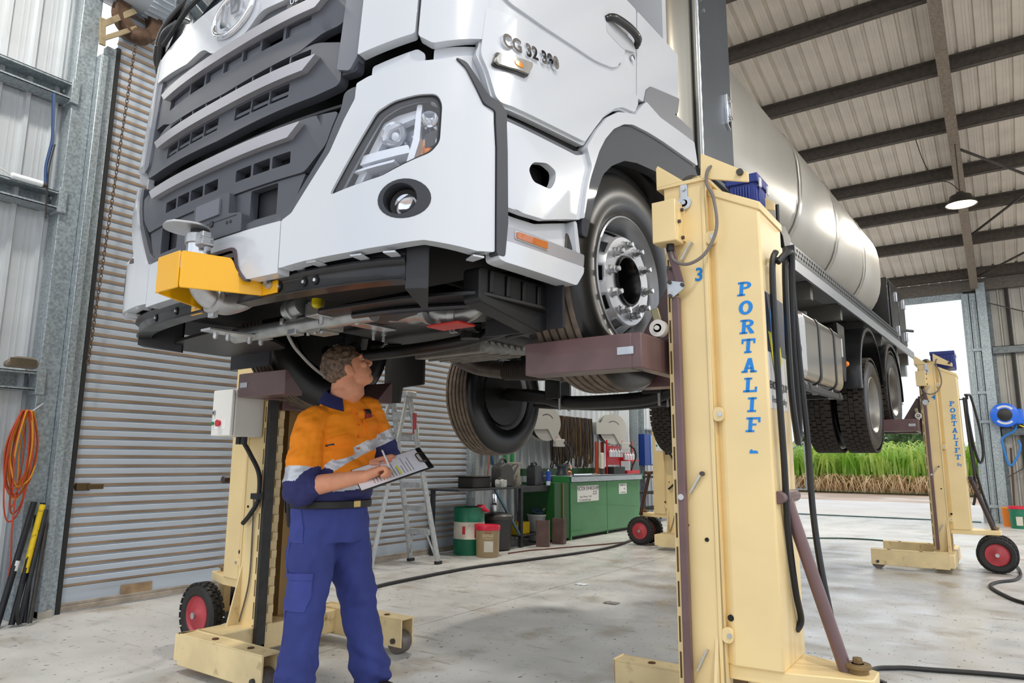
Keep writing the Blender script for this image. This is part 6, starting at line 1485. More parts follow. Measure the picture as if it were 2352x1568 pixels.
# under the bench
lathe_thing('pail', (-5.80, 9.0, .0), [('pail_body', [(0, 0.02), (.13, .02), (.135, .03), (.148, .37)], mat('pail_white', 'a9aaa8', .5, var=.08, vs=8)), ('pail_rim', [(.148, .37), (.16, .375), (.16, .40), (.148, .40), (.14, .37), (0, .37)], mat('pail_white_rim', 'bdbdb9', .5))], 'white plastic pail under the bench next to the green cabinet', 'bucket')
yb_ = empty('oil_box', (-5.80, 8.45, .155), 0, 'yellow plastic box with tools on the lower shelf', 'box')
m1 = MB(); m1.box(-.12, .12, -.16, .16, 0, .17); m1.build('box_body', mat('box_yellow', 'd9b606', .5, dirt='4a3a12', da=.35, ds=9), yb_, bevel=.012)
for k in range(4):
    a = rg.uniform(-.1, .1); MB().cyl((rg.uniform(-.05, .05), a, .1), (rg.uniform(-.05, .05), a + .08, .3 + .05 * k), .012, n=8).build('tool_handle', steel_d, yb_)
gn = empty('cutting_disc_stack', (-5.76, 9.0, .40), 0, 'used grinding disc lying on the white pail', 'disc')
MB().lathe([(.02, .02), (.09, .03), (.1, .035), (.1, .05), (.02, .045), (.02, .02)], (0, -.05, .02), (.3, -.3, 1), 28).build('disc', mat('disc_blue', '3c5566', .6, var=.3, vs=14), gn)
gb2 = empty('grease_tube', (-5.72, 9.04, .44), 0, 'cardboard grease cartridge lying across the white pail', 'tube'); MB().cyl((.05, -.06, .02), (-.05, .16, .09), .03, n=16).build('cartridge', mat('card', '9a8c6c', .7, var=.2, vs=20), gb2); MB().cyl((-.05, .16, .09), (-.07, .21, .11), .012, n=10).build('nozzle', black, gb2)
chn = mat('channel_brown', '5f4a45', .6, .2, var=.2, vs=8); 
for k, (x, y, rz) in enumerate(((-5.40, 8.50, .35), (-5.40, 8.92, .1))):
    r = empty('steel_channel', (x, y, 0), rz, ['short brown steel channel stood upright, the one nearer the bench leg', 'short brown steel channel stood upright against the green cabinet'][k], 'steel channel', 'steel channel offcuts')
    m1 = MB(); m1.box(-.09, .09, -.012, 0, 0, .36).box(.078, .09, -.012, .09, 0, .36).box(-.09, -.078, -.012, .09, 0, .36); m1.build('web', chn, r, bevel=.003)

# green cabinet with a galvanised top
gcm = mat('cabinet_green', '2f7a40', .35, 0, var=.1, vs=2, coat=.25)
gc = empty('cabinet', (-5.48, 10.70, 0), 0, 'long green steel cabinet with a galvanised bench top', 'cabinet')
MB().box(-.60, -.015, -1.72, 1.2, .04, .86).build('cabinet_body', mat('cabinet_green_dark', '0f4a18', .4), gc, bevel=.004)
for k, (a, b) in enumerate(((-1.27, -.075), (-.065, 1.19))):
    MB().box(-.02, .0, a, b, .06, .855).build('cabinet_door', gcm, gc, bevel=.004)
for y in (-1.26, -.07, 1.15): MB().box(-.05, .0, y - .02, y + .02, 0, .06).build('foot', gcm, gc)
m1 = MB(); m1.box(-.64, .02, -1.3, 1.29, .94, .955).box(.005, .02, -1.27, 1.27, .862, .955); m1.build('galvanised_top', mat('spangle_zinc', 'b3b9c0', .4, .6, var=.3, vs=60), gc, bevel=.003)
MB().box(-.3, -.01, -1.31, -1.25, .86, .95).build('end_cap', gcm, gc); MB().box(-.3, .015, 1.26, 1.32, .86, .96).build('end_cap', gcm, gc)
MB().box(-.012, .005, -1.50, -1.485, .15, .86).build('hinge_rod', mat('brass_hinge', '8d7b4e', .5, .5), gc)
MB().box(-.64, -.60, -1.7, 1.2, .95, 1.06).build('splash_back', MATS['cabinet_green_dark'], gc)
lab = MB().box(0.0005, .003, -1.07, -.37, .555, .80).build('sign', mat('sign_white', 'e6e6e2', .5), gc)
def side_text(s, y, z, size, m=blackp, sx=1, par=None, bold=0):
    text('sign_text', s, size, m, par or lab, frame((.0035, y, z), (0, 1, 0), (1, 0, 0)), .0004, sx=sx, bold=bold)
side_text('VECTON 15W-40 CK-4/E9', -.72, .755, .085, sx=.72, bold=.001)
side_text('UN 1202', -.5, .70, .035); side_text('Pack 205L', -.5, .665, .035)
side_text('Safety TSB (men)   TRAIL', -.80, .63, .036); side_text('C2 Combustible Liquid', -.83, .58, .04)
lab2 = MB().box(.0005, .003, .37, .67, .63, .80).build('sign', MATS['sign_white'], gc)
side_text('GEARBOX OIL', .52, .775, .036, par=lab2, bold=.0008); side_text('90', .58, .71, .05, par=lab2); side_text('Combustible Liquid', .52, .655, .026, par=lab2)
# things on the cabinet
gr_ = empty('grease_bucket_pump', (-5.70, 9.55, .955), 0, 'black grease pump with a curved handle on the cabinet end', 'pump')
MB().lathe([(0, 0), (.10, 0), (.1, .03), (.08, .06), (.08, .13), (.11, .14), (.11, .17), (.05, .18), (0, .18)], (0, 0, 0), (0, 0, 1), 28).build('pump_pot', mat('pump_dark', '3a3d42', .4, .2), gr_)
MB().tube(spline([(0, .05, .15), (0, .12, .21), (0, .22, .20), (0, .28, .10)], 6), .012, 8).build('pump_handle', chrome, gr_)
MB().ball((0, .2, .04), (.05, .06, .04)).build('copper_bowl', mat('copper', 'b27444', .35, .7), gr_)
bl_ = empty('steel_bar', (-5.56, 10.0, .955), 0, 'long chrome wrench lying on the galvanised top', 'wrench'); MB().cyl((0, -.35, .015), (0, .35, .015), .015, n=10).build('shaft', chrome, bl_); MB().box(-.03, .03, .25, .38, 0, .03).build('jaw', chrome, bl_, bevel=.006)
bt_ = lathe_thing('caulk_tube', (-5.75, 10.98, .955), [('tube_body', [(0, 0), (.03, 0), (.03, .10)], mat('tube_dark', '3c3a36', .5)), ('tube_top', [(.035, .10), (.035, .36), (.02, .37), (0, .37)], mat('tube_cream', 'd6d2c0', .5))], 'tall cream tube standing on the cabinet before the red rack', 'tube')
rr_ = empty('filter_rack', (-5.80, 11.75, .955), 0, 'red wire rack of small bottles on the cabinet top', 'rack')
redr = mat('rack_red', 'c01f30', .4)
for (a, b) in ((-.48, .0), (.05, .0), (.55, .0)): MB().box(-.01, .01, a - .012, a + .012, 0, .60).build('rack_post', redr, rr_)
m1 = MB(); m1.box(-.02, .0, -.48, .05, .16, .50); m1.build('rack_back', redr, rr_); m1 = MB(); m1.box(-.02, .14, .05, .56, .0, .06).box(-.02, .14, .05, .56, .23, .25).box(-.02, .0, .05, .56, .25, .38); m1.build('rack_tray', redr, rr_, bevel=.003)
for k in range(5): MB().lathe([(0, .30), (.035, .30), (.035, .40), (.015, .42), (.015, .45), (0, .45)], (.05, -.43 + k * .1, 0), (0, 0, 1), 14).build('rack_bottle', mat('bottle_clear', 'c6cbd2', .2), rr_)
for k in range(4): MB().lathe([(0, .25), (.035, .25), (.035, .34), (.015, .36), (.015, .39), (0, .39)], (.06, .12 + k * .11, 0), (0, 0, 1), 14).build('rack_bottle', MATS['bottle_clear'], rr_)
MB().box(-.06, .12, -.45, .0, .0, .13).build('black_case', black, rr_, bevel=.01)
for k, y in enumerate((11.2, 11.42)):
    sb_ = empty('strap', (-5.97, y, .97), 0, ['orange webbing strap hung left of the red rack', 'orange webbing strap hung directly behind the red rack'][k], 'strap', 'orange straps on the left wall'); MB().box(-.01, .01, -.05, .05, 0, .55).build('webbing', mat('strap_orange', 'b4481c', .8), sb_)

# ---- wall-mounted hose reels
def reel(loc, label, rz=0):
    r = empty('hose_reel', loc, rz, label, 'hose reel', 'grey hose reels on the left wall')
    g = mat('reel_grey', 'b4b4b0', .4); dk = mat('reel_hose', '2a2825', .6)
    MB().lathe([(0, .0), (.27, 0), (.275, .006), (.275, .012), (0, .012)], (0, 0, 0), (1, 0, 0), 48).build('flange', g, r)
    MB().lathe([(.12, -.15), (.235, -.15), (.235, 0), (.12, 0)], (0, 0, 0), (1, 0, 0), 40).build('hose_coil', dk, r)
    MB().lathe([(0, -.16), (.27, -.16), (.275, -.154), (.27, -.148), (0, -.148)], (0, 0, 0), (1, 0, 0), 48).build('flange', g, r)
    m1 = MB(); m1.prism(rnd([(-.34, -.10), (-.34, .11), (-.08, .11, .05), (.05, .08, .05), (.27, -.25), (.20, -.33), (.12, -.28), (.0, -.09), (-.1, -.1)], .02), lambda a, b, t: V((t, a, b)), .03, .042); m1.build('arm', g, r, bevel=.003)
    MB().box(-.16, .05, -.36, -.32, -.1, .12).build('bracket', g, r, bevel=.004)
    MB().box(-.02, .06, .14, .32, -.36, -.24).build('outlet_box', g, r, bevel=.006)
    MB().cyl((.03, .30, -.29), (.03, .36, -.31), .04, .03, n=16).build('hose_stop', black, r)
    MB().tube(spline([(.03, .34, -.31), (.03, .42, -.36), (.04, .44, -.50), (.05, .36, -.66), (.06, .33, -.74)], 7), .016, 8).build('hose_tail', black, r)
    m1 = MB(); m1.lathe([(.135, .0125), (.145, .0125), (.145, .014), (.135, .014)], (0, 0, 0), (1, 0, 0), 28, .6, 2.4, up=(0, 1, 0)); m1.build('slot', black, r)
    text('reel_mark', 'S', .06, mat('mark_red', 'c92a2a', .5), r, frame((.0425, .16, -.22), (0, .6, -.8), (1, 0, 0)), .001)
    return r
reel((-5.78, 11.48, 1.755), 'grey hose reel on the wall above the red rack', -.6)
reel((-5.82, 9.28, 1.76), 'grey hose reel on the wall, half hidden by the hanging truck tyre', -.35)
# ---- rail with hanging belts and hoses
hr_ = empty('hanger_rail', (-5.95, 10.22, 1.84), 0, 'pale steel rail along the wall carrying old belts', 'rail'); MB().box(-.015, .015, -.56, .56, -.02, .02).build('rail_bar', mat('rail_pale', 'c3c8cc', .4, .4), hr_)
for a in (-.5, 0, .5): MB().box(-.14, .0, a - .01, a + .01, -.01, .01).build('rail_bracket', galv, hr_)
ORD = ['first', 'second', 'third', 'fourth', 'fifth', 'sixth', 'seventh', 'eighth', 'ninth', 'tenth', 'eleventh', 'twelfth', 'thirteenth', 'fourteenth', 'fifteenth', 'sixteenth', 'seventeenth', 'eighteenth', 'nineteenth', 'twentieth', 'twenty-first', 'twenty-second', 'twenty-third', 'twenty-fourth', 'twenty-fifth', 'last']
hues = ['33241c', '241a18', '4a3a1f', '2b2224', '5a4a22', '1d1a1c', '3d2a1e', '6a4a20', '2a2a26', '45341f']
for k in range(26):
    y = -.60 + k * .052 + rg.uniform(-.012, .012); L_ = rg.uniform(.52, .78); ww = rg.uniform(.018, .034)
    c_ = hues[k % len(hues)]
    pos = ['at the reel end', 'near the reel end', 'left of centre', 'just left of the middle', 'in the middle', 'just right of the middle', 'right of centre', 'near the red rack end', 'at the red rack end'][min(8, k // 3)]
    b = MB(); tw = rg.uniform(0, 3)
    pts = spline([(rg.uniform(0, .03), -ww * .5, -L_ * .9), (.02, -ww, -L_ * .5), (.03, -ww * .6, .02), (.035, 0, .05), (.03, ww * .6, .02), (.02 + rg.uniform(0, .02), ww * 1.2, -L_ * .5), (rg.uniform(0, .04), ww * .6, -L_), (.0, 0, -L_ * 1.02)], 5, closed=True)
    b.tube(pts, rg.uniform(.009, .015), 6, closed=True)
    o = b.build('drive_belt', mat('belt_%d' % (k % len(hues)), c_, .7, var=.15, vs=12)); o.location = (-5.95, 10.22 + y, 1.85)
    tag(o, '%s belt from the left of the dark belts on the wall rail' % ORD[k], 'belt', 'belts on the wall rail')
for k, (y, c_) in enumerate(((8.55, '0f8a3c'), (8.72, '0f8a3c'), (8.22, '4f6a48'))):
    o = MB().box(-.02, .02, -.035, .035, 0, .62).build('wall_hose', mat('hose_green_%d' % k, c_, .5), None, bevel=.015); o.location = (-6.08, y, 1.12)
    tag(o, ['bright green strap on the wall behind the white tin', 'bright green strap on the wall next to the oil jug', 'dull green strap on the wall behind the pouring jug'][k], 'strap', 'green straps on the left wall')
hb3 = MB(); hb3.tube(spline([(0, 0, 0), (.02, .06, -.05), (.04, .14, -.22), (.05, .2, -.45), (.03, .16, -.62)], 8), .014, 8); o = hb3.build('air_hose', mat('hose_blue', '23508c', .5)); o.location = (-6.05, 7.95, 1.50); tag(o, 'short blue air hose hanging beside the roller door post', 'hose')
hb3 = MB(); hb3.tube(spline([(0, 0, .0), (.05, -.06, -.25), (.1, -.16, -.5), (.12, -.22, -.72)], 8), .011, 8); o = hb3.build('air_hose', mat('hose_rust', '8a4a38', .5)); o.location = (-6.0, 8.05, 1.62); tag(o, 'thin rust-red hose hanging down to the bench', 'hose')
# blue wall cabinet and white pressure pot past the cabinet
bc = empty('wall_cabinet', (-5.95, 13.30, 1.10), 0, 'light blue steel cabinet fixed to the wall beyond the hose reel', 'cabinet')
MB().box(-.12, .1, -.3, .3, 0, .62).build('cabinet_body', mat('blue_dark', '14357f', .4), bc, bevel=.006); MB().box(.1, .115, -.02, .3, .02, .60).build('cabinet_door', mat('blue_light', '7fa4da', .4), bc, bevel=.006); MB().box(.115, .12, .06, .22, .48, .53).build('door_plate', mat('plate_grey', 'b7bdc8', .4), bc)
sh_ = empty('shelf_unit', (-5.86, 13.6, 0), 0, 'low steel shelf against the wall past the green cabinet', 'shelf')
for z in (.25, .55, .86): MB().box(-.2, .2, -.6, .6, z, z + .03).build('shelf_board', steel_d, sh_)
for a in (-.2, .2):
    for b in (-.58, .58): MB().box(a - .02, a + .02, b - .02, b + .02, 0, .89).build('leg', steel_d, sh_)

# ================================================================ AT THE LEFT EDGE
rope_c = ['a8461c', 'c07818', 'b03a20', 'cc8f1f', '8f3a1a']
rp_ = empty('extension_cord', (-6.02, 2.23, 1.52), 0, 'orange and yellow cord coil hung on the wall left of the door post', 'cord')
for k in range(11):
    yc, L_ = rg.uniform(-.02, .02), rg.uniform(.52, .80); ww = .03 + .008 * k
    pts = spline([(.01 * (k % 4), yc - ww * .4, -.01), (.01 * (k % 4), yc - ww, -.25), (.012 * (k % 3), yc - ww * .8, -L_ * .8), (.01, yc - .02, -L_), (.012 * (k % 3), yc + ww * .6, -L_ * .85), (.01 * (k % 4), yc + ww * .9, -.25), (.01 * (k % 4), yc + ww * .4, -.01), (.02, yc, .015)], 5, closed=True)
    MB().tube(pts, .0062, 6, closed=True).build('cord_loop', mat('cord_%d' % (k % 5), rope_c[k % 5], .6), rp_)
MB().tube(spline([(.03, -.02, -.6), (.04, -.02, -.85), (.03, .0, -1.1), (.03, -.02, -1.4)], 6), .006, 6).build('cord_tail', MATS['cord_2'], rp_)
MB().tube([(-.02, .02, .01), (.02, .03, .02), (.03, .06, .05), (.03, .09, .08)], .005, 6).build('hang_wire', zinc, rp_)
tools = [((-5.93, 2.17, .0), (-6.02, 2.35, .86), .022, '1c1e22', 'black steel bar with a white band leaning at the door post', 'bar'), ((-5.90, 2.25, .0), (-6.02, 2.41, .85), .020, '15161a', 'yellow and black taped bar leaning at the door post', 'bar'), ((-5.88, 2.29, 0), (-6.0, 2.43, .80), .016, '2b2c30', 'thin dark bar between the taped bar and the post', 'bar'), ((-5.86, 2.35, 0), (-5.99, 2.44, .70), .015, '3a3733', 'shortest dark bar leaning closest to the post', 'bar'), ((-5.90, 2.33, 0), (-6.03, 2.38, .76), .018, '22242a', 'dark bar standing nearly upright behind the other bars', 'bar')]
for k, (a, b, r_, c_, lb, ct) in enumerate(tools):
    a, b = V(a), V(b); r = empty('pry_bar', a, 0, lb, ct, 'bars leaning by the door post')
    m1 = MB(); m1.cyl((0, 0, .015), b - a, r_, n=14); m1.build('shaft', mat('bar_%d' % k, c_, .45, .3, var=.2, vs=10), r, smooth=40)
    if k == 0: MB().cyl((b - a) * .44, (b - a) * .52, r_ * 1.06, n=14).build('white_band', mat('tape_white', 'd8d8da', .5), r); MB().cyl(V((0, 0, .0)), V((-.03, -.08, .05)), .045, .03, n=14).build('bar_foot', black, r)
    if k == 1:
        MB().cyl((b - a) * .42, (b - a) * .985, r_ * 1.08, n=14).build('yellow_tape', mat('tape_yellow', 'd9b80e', .5, var=.1, vs=20, dirt='2a2410', da=.38, ds=22), r)
    if k == 2: MB().tube(spline([(0, 0, .02), (.02, -.03, .1), (.02, -.02, .3)], 4), .014, 8).build('hook_end', black, r)
lm = empty('mirror', (-6.0, 2.15, 1.853), 0, 'old rear-view mirror resting on the lowest girt at the left edge', 'mirror')
m1 = MB(); m1.prism(rnd([(-.11, 0), (.10, 0), (.115, .05), (.08, .085), (-.05, .085), (-.11, .04)], .02), lambda a, b, t: V((t, a, b)), -.04, .02); m1.build('mirror_shell', mat('mirror_tan', '6b6053', .5), lm, bevel=.012)
MB().box(.02, .026, -.09, .09, .012, .07).build('mirror_glass', mat('mirror_glass', '6c6a68', .1, .8), lm, bevel=.004)
tl = empty('tube_light', (-6.06, 2.06, 3.325), 0, 'short white tube light fixed on the girt at the left edge', 'light'); MB().cyl((0, -.12, 0), (0, .10, 0), .024, n=18).build('tube', mat('tube_white', 'e9eef2', .3), tl, bevel=.008); MB().cyl((0, .10, 0), (0, .125, 0), .018, n=12).build('end_cap', steel_d, tl); MB().tube(spline([(0, -.12, .0), (-.0, -.2, .03), (0, -.4, .03)], 5), .005, 6).build('lead', mat('lead_white', 'd0d0c8', .5), tl)
o = MB().tube(spline([(0, 0, 0), (.0, .02, -.25), (.0, .03, -.4), (.0, .01, -.62), (.01, .02, -.78)], 8), .013, 8).build('wall_cable', mat('cable_blue', '22406e', .5)); o.location = (-6.08, 2.165, 4.11); tag(o, 'dark blue cable hanging between the two upper girts', 'cable')
o = MB().tube(spline([(0, 0, 0), (.0, -.02, -.2), (.0, -.01, -.5), (0, .0, -.62)], 8), .007, 6).build('wall_cable', black); o.location = (-6.06, 2.21, 3.68); tag(o, 'thin black cable hanging past the middle girt', 'cable')
# hand chain and chain wheel of the roller door
cw = empty('chain_hoist', (-6.02, 2.72, 5.05), 0, 'rusty chain wheel and bracket at the top of the roller door', 'hoist')
rst = mat('rusty_iron', '5b4636', .7, .3, var=.3, vs=14)
MB().lathe([(.10, -.05), (.20, -.06), (.21, -.03), (.19, 0), (.21, .03), (.20, .06), (.10, .05), (.10, -.05)], (0, .0, .02), (1, 0, 0), 36).build('chain_wheel', rst, cw, smooth=30)
m1 = MB(); m1.bar((.05, -.05, .05), (.04, -.30, -.22), .02, .05).bar((.05, -.02, -.1), (.04, -.28, -.34), .02, .04).bar((.04, -.30, -.16), (.04, -.28, -.40), .02, .05); m1.build('bracket', mat('bracket_cream', '8f8165', .6, var=.2, vs=10), cw, bevel=.004)
MB().ball((.04, .02, -.16), (.08, .09, .07)).build('guard', rst, cw)
ch = empty('hand_chain', (-6.0, 2.72, 4.95), 0, 'rusty hand chain hanging down beside the roller door', 'chain')
lk_me = MB().tube([V((0, .011 * math.cos(t), .021 * math.sin(t) * (1.0))) for t in [2 * PI * i / 10 for i in range(10)]], .0036, 5, closed=True).mesh('chain_link', rst, smooth=60)
for k in range(92): link('chain_link', lk_me, ch, loc=(.0, -.0012 * k, -.033 * k), rot=(0, .0, 0 if k % 2 else PI / 2))

# ================================================================ AT THE FAR WALL
bh = empty('hose_reel', (.08, 17.18, 2.14), 0, 'round blue hose reel on the wall right of the doorway', 'hose reel')
rb_m = mat('reel_blue', '1f66d8', .4)
MB().lathe([(0, .17), (.18, .17), (.235, .14), (.245, 0), (.235, -.1), (.2, -.13), (0, -.13)], (0, 0, 0), (0, -1, .0), 40).build('reel_case', rb_m, bh, smooth=35)
MB().box(.05, .30, -.12, .13, -.18, .12).build('reel_back', rb_m, bh, bevel=.03)
MB().lathe([(0, .185), (.11, .185), (.125, .175), (.125, .16)], (0, 0, 0), (0, -1, 0), 32).build('reel_cap', black, bh)
for a in (.7, 3.85): MB().lathe([(.15, .172), (.19, .165), (.19, .168), (.15, .175)], (0, 0, 0), (0, -1, 0), 14, a - .0, a + 1.6, up=(1, 0, 0)).build('reel_label', mat('label_pale', 'c8ccd2', .5), bh)
MB().tube(spline([(.17, .02, -.2), (.12, .0, -.32), (-.08, .0, -.46), (-.07, .0, -.7), (-.03, .0, -.95), (.03, .0, -.98), (.14, .02, -.8), (.2, .04, -.6), (.17, .08, -.5)], 8), .022, 8).build('hose', mat('hose_bright_blue', '2372b8', .45), bh)
MB().cyl((.22, -.02, -.2), (.36, -.02, -.28), .012, n=8).build('yellow_lead', mat('yellow_plastic', 'f2d60e', .4), bh)
lathe_thing('pail', (-.01, 16.72, 0), [('pail_body', [(0, 0), (.12, 0), (.13, .33), (.135, .34)], mat('pail_orange', 'd8791c', .5)), ('pail_rim', [(.14, .335), (.14, .36), (.12, .355), (0, .35)], mat('pail_orange_rim', 'e08a2c', .5))], 'orange pail on the floor at the far wall', 'bucket')
pg = lathe_thing('pail', (.12, 16.32, 0), [('pail_body', [(0, 0), (.135, 0), (.15, .36)], mat('pail_green', '156a4e', .45)), ('pail_lid', [(.155, .355), (.16, .36), (.16, .40), (.14, .405), (0, .40)], redl)], 'green pail with red lid on the floor near the far wall', 'bucket')
MB().lathe([(.142, .06), (.148, .22)], (0, 0, 0), (0, 0, 1), 8, -1.9, -1.2, up=(1, 0, 0)).build('pail_label', MATS['label_grey'], pg)
o = MB().cyl((0, 0, .0), (.06, .05, 1.48), .018, n=10).build('steel_rod', mat('rod_rust', '4a3428', .7)); o.location = (.06, 17.2, .01); tag(o, 'rusty steel rod leaning on the wall below the blue reel', 'rod')
# ---- high-bay lamps: one in view, the others added out of view to brighten the shed
def highbay(x, y, z, label, p=60, flex=False):
    r = empty('ceiling_lamp', (x, y, z), 0, label, 'lamp', 'high-bay lamps under the roof')
    MB().lathe([(.05, .22), (.06, .20), (.14, .16), (.155, .10), (.20, .05), (.21, .03), (.205, .02), (.19, .04), (0, .045)], (0, 0, 0), (0, 0, 1), 40).build('housing', mat('lamp_dark', '35312c', .5, .3), r, smooth=40)
    MB().lathe([(0, .028), (.185, .028), (.19, .034)], (0, 0, 0), (0, 0, 1), 36).build('lamp_glass', mat('lamp_glow', 'fff2d8', .4, emit=14), r)
    MB().cyl((0, 0, .22), (0, 0, roofz(y) - z - .02), .008, n=8).build('hanger', steel_d, r)
    if flex: MB().tube(spline([(0, 0, .24), (-.12, .0, .4), (-.3, 0, .5), (-.42, 0, .8), (-.5, 0, 1.2)], 6), .006, 6).build('flex', black, r)
    lp = bpy.data.lights.new('lamp_light', 'AREA'); lp.shape = 'DISK'; lp.size = .36; lp.energy = p; lp.color = (1, .95, .86)
    lo = bpy.data.objects.new('lamp_light', lp); COL.objects.link(lo); lo.parent = r; lo.location = (0, 0, .012)
highbay(-.19, 11.9, 4.95, 'round high-bay lamp hanging under the roof, lit', LAMP, True)
for k, (x, y, z, lb) in enumerate(((-4.7, 6.0, 6.0, 'high-bay lamp over the roller door, hidden behind the cab'), (-4.7, 10.4, 5.6, 'high-bay lamp over the green cabinet, hidden behind the tank'), (-4.7, 14.2, 4.9, 'high-bay lamp in the far left corner, hidden behind the tank'), (3.4, 4.6, 6.0, 'high-bay lamp out of view to the right, beside the cab'), (3.4, 9.4, 5.6, 'high-bay lamp out of view to the right, beside the tank'), (3.4, 14.0, 4.9, 'high-bay lamp out of view to the right, near the far wall'), (-4.7, 1.0, 6.0, 'high-bay lamp out of view above the left girts'), (1.6, .6, 6.0, 'high-bay lamp out of view above the photographer'))):
    highbay(x, y, z, lb, LAMP)

# ================================================================ ON THE FLOOR
def cable(pts, r, m, label, name='floor_cable', cat='cable', n=10):
    o = MB().tube(spline([(x, y, r + .001) for x, y in pts], n), r, 8).build(name, m); tag(o, label, cat); return o
blk = mat('cable_rubber', '1d1c1c', .5)
cable([(-4.0, 3.45), (-4.35, 3.9), (-4.80, 4.5), (-4.94, 4.9), (-4.97, 5.5), (-4.955, 6.3), (-4.81, 7.13), (-4.62, 8.16), (-4.57, 9.0), (-4.75, 10.1), (-4.9, 10.8)], .017, blk, 'thick black cable running along the floor behind the mechanic')
cable([(-5.35, 7.6), (-5.3, 8.0), (-5.2, 8.26), (-5.0, 8.8), (-4.80, 9.34), (-4.70, 9.9), (-4.8, 10.5)], .008, mat('cable_rust', '5e3428', .6), 'thin reddish cable on the floor before the green cabinet')
cable([(-.62, 2.96), (-.58, 3.4), (-.62, 4.0), (-.74, 4.65), (-.63, 4.84), (-.44, 4.925), (-.13, 5.04), (.5, 5.2)], .014, blk, 'black cable leaving the lift marked 3 across the floor')
cable([(-.18, 10.3), (-.02, 10.4), (.03, 9.63), (-.02, 9.1), (-.17, 8.80), (-.226, 8.46), (-.105, 7.96), (.06, 7.62), (.6, 7.0)], .015, blk, 'black cable snaking on the floor past the doorway lift')
cable([(-5.0, 17.22), (-4.18, 17.25), (-2.95, 17.3), (-1.29, 17.36), (-.5, 17.3)], .012, mat('hose_teal', '1f4a46', .5), 'dark green hose lying across the doorway sill')
cable([(-4.0, 11.6), (-2.86, 11.87), (-2.12, 12.3), (-1.51, 12.26), (-1.0, 11.78), (-.9, 11.2), (-1.2, 10.6)], .011, MATS['hose_teal'], 'dark green hose curving on the floor behind the doorway lift')
for k, (x, y, c_, lb) in enumerate(((-3.50, 6.22, 'd8dde0', 'small white paper scrap on the bare floor'), (-2.85, 5.58, '8d8781', 'crumpled grey wire scrap on the floor'))):
    r = MB(); r.grid(lambda u, v: ((u - .5) * .12, (v - .5) * .09, .004 + .006 * math.sin(7 * u + 3 * v) ** 2), 6, 5); o = r.build('litter', mat('litter_%d' % k, c_, .7)); o.location = (x, y, 0); tag(o, lb, 'litter'); s_ = o.modifiers.new('s', 'SOLIDIFY'); s_.thickness = .003

# ================================================================ OUTSIDE: sugar cane, gate, trees
cg = random.Random(11)
def blades(n, x0, x1, y0, y1, h0, h1, w_, m, name, label, droop=.5, dry=False):
    mb = MB()
    for _ in range(n):
        x, y = cg.uniform(x0, x1), y0 + (y1 - y0) * cg.random() ** 1.6
        h = cg.uniform(h0, h1); a = cg.uniform(0, 2 * PI); z0_ = 0 if dry else cg.uniform(.0, h * .45)
        L_ = h - z0_ if not dry else h; lean_ = cg.uniform(.2, droop * 1.5) * L_; d = V((math.cos(a), math.sin(a), 0)); s = V((-d.y, d.x, 0)); b = V((x, y, z0_))
        pts = [(0, 0, .5), (.12 * lean_, .42 * L_, 1), (.45 * lean_, .82 * L_, .85), (1.0 * lean_, 1.0 * L_, .5), (1.55 * lean_, .93 * L_, .02)]
        if dry: pts = [(0, .02 + cg.random() * .2, .6), (.3 * lean_, .6 * L_, 1), (.8 * lean_, .75 * L_, .8), (1.2 * lean_, .35 * L_, .4), (1.4 * lean_, .05 * L_, .05)]
        o = len(mb.v)
        for (r_, z_, ww) in pts: mb.v += [tuple(b + d * r_ + V((0, 0, z_)) + s * w_ * ww / 2), tuple(b + d * r_ + V((0, 0, z_)) - s * w_ * ww / 2)]
        for i in range(4): mb.f.append((o + 2 * i, o + 2 * i + 1, o + 2 * i + 3, o + 2 * i + 2)); mb.mi.append(0)
    o = mb.build(name, m, smooth=0, fix=False); tag(o, label, 'crop', kind='stuff'); return o
def leafmat(name, a, b, sc):
    m = mat(name, a, .55, 0, var=.0); t = m.node_tree; L = t.links.new; bs_ = t.nodes['Principled BSDF']
    co = t.nodes.new('ShaderNodeTexCoord'); n = t.nodes.new('ShaderNodeTexNoise'); n.inputs['Scale'].default_value = sc; L(co.outputs['Object'], n.inputs['Vector'])
    r = t.nodes.new('ShaderNodeValToRGB'); r.color_ramp.elements[0].color = lin(a) + (1,); r.color_ramp.elements[1].color = lin(b) + (1,); r.color_ramp.elements[0].position = .35; r.color_ramp.elements[1].position = .65
    L(n.outputs['Fac'], r.inputs['Fac']); L(r.outputs['Color'], bs_.inputs['Base Color'])
    tr_ = t.nodes.new('ShaderNodeBsdfTranslucent'); L(r.outputs['Color'], tr_.inputs['Color']); mx = t.nodes.new('ShaderNodeMixShader'); mx.inputs[0].default_value = .35
    out_ = t.nodes['Material Output']; L(bs_.outputs[0], mx.inputs[1]); L(tr_.outputs[0], mx.inputs[2]); L(mx.outputs[0], out_.inputs['Surface']); return m
blades(5200, -14, 9, 31.0, 36.5, 1.15, 2.05, .085, leafmat('cane_green', '86b83c', 'cfe07c', 1.2), 'sugar_cane', 'tall green sugar cane standing beyond the yard')
blades(4200, -14, 9, 30.7, 31.6, .4, 1.0, .05, leafmat('cane_dry', 'c09c6c', 'e6cda4', 3), 'dry_cane_leaves', 'dry brown leaves at the foot of the sugar cane', .9, True)
gt = empty('gate', (-6.9, 29.4, 0), 0, 'chain-link gate on a galvanised tube frame out in the yard', 'gate')
m1 = MB(); m1.cyl((.55, 0, 0), (.55, 0, 2.35), .05, n=12); m1.build('gate_post', galv, gt)
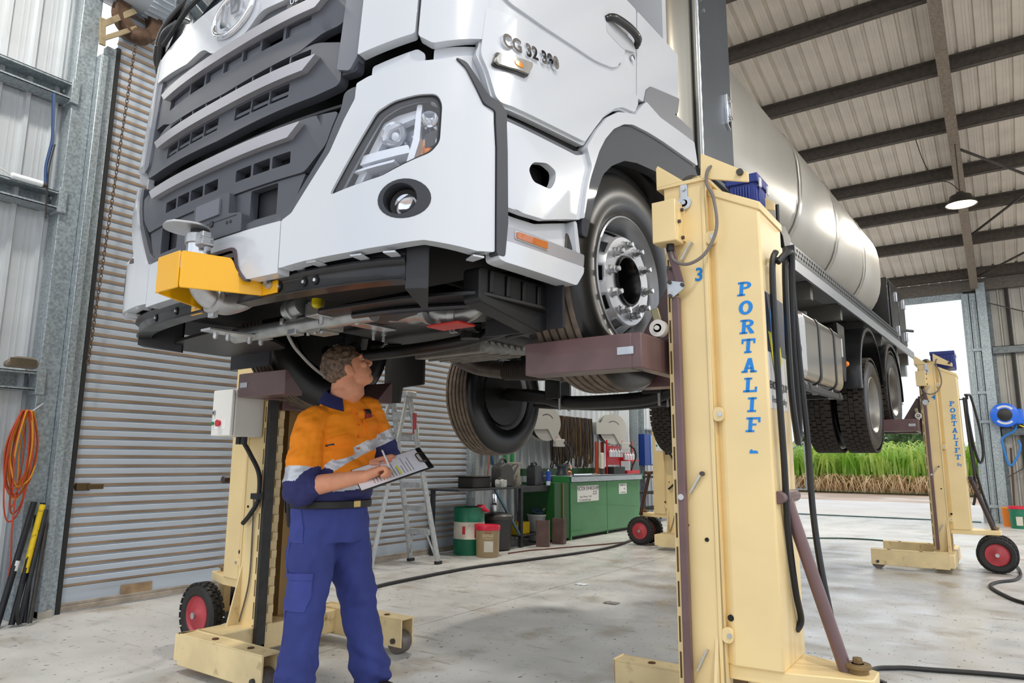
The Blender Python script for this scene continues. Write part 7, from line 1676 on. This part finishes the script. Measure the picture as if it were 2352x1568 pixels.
fr = MB()
for a, b in (((-3, 0, .12), (.45, 0, .12)), ((-3, 0, 1.75), (.45, 0, 1.95)), ((.45, 0, .12), (.45, 0, 1.95)), ((-3, 0, .12), (.45, 0, 1.95))): fr.cyl(a, b, .024, n=8)
fr.build('gate_frame', galv, gt)
wm = MB()
for k in range(70):
    x = -3 + k * .1
    for sx in (1, -1):
        a = V((x, 0, .12)); b = V((x + sx * 1.65, 0, 1.77))
        if max(a.x, b.x) > .45 or min(a.x, b.x) < -3: continue
        wm.bar(a, b, .006, .006)
tag(wm.build('chain_mesh', galv, gt), kind='stuff')
def tree(loc, h, r, label, seed, c0='3f5a30', c1='6d8a52'):
    t = empty('tree', loc, 0, label, 'tree', 'trees behind the cane field'); q = random.Random(seed)
    MB().tube(spline([(0, 0, 0), (.1, .05, h * .4), (0, 0, h * .75)], 5), [.22 - .012 * i for i in range(11)], 8).build('trunk', mat('bark', '5e5246', .8), t)
    mb = MB()
    for _ in range(2600):
        k = q.randrange(9); cx, cy, cz = r * .62 * math.cos(k * 2.4), r * .62 * math.sin(k * 2.4), h * (.62 + .04 * (k % 4))
        u = V((q.gauss(0, 1), q.gauss(0, 1), q.gauss(0, .75))).normalized() * r * .55 * q.random() ** .4
        c = V((cx, cy, cz)) + u; n = V((q.gauss(0, 1), q.gauss(0, 1), q.gauss(0, 1))).normalized(); a = n.orthogonal().normalized() * .16; b = n.cross(a.normalized()) * .10
        o = len(mb.v); mb.v += [tuple(c - a), tuple(c + b), tuple(c + a), tuple(c - b)]; mb.f.append((o, o + 1, o + 2, o + 3)); mb.mi.append(0)
    tag(mb.build('foliage', leafmat('tree_leaf', c0, c1, .8), t, smooth=0, fix=False), kind='stuff')
tree((-15.5, 52, 0), 6.2, 2.6, 'leafy tree over the gate beyond the cane', 1)
tree((-6.0, 62, 0), 4.0, 2.2, 'distant low tree seen under the lifted rear wheels', 2)
tree((-11.2, 58, 0), 3.6, 2.0, 'small distant tree left of the rear tyres', 4)
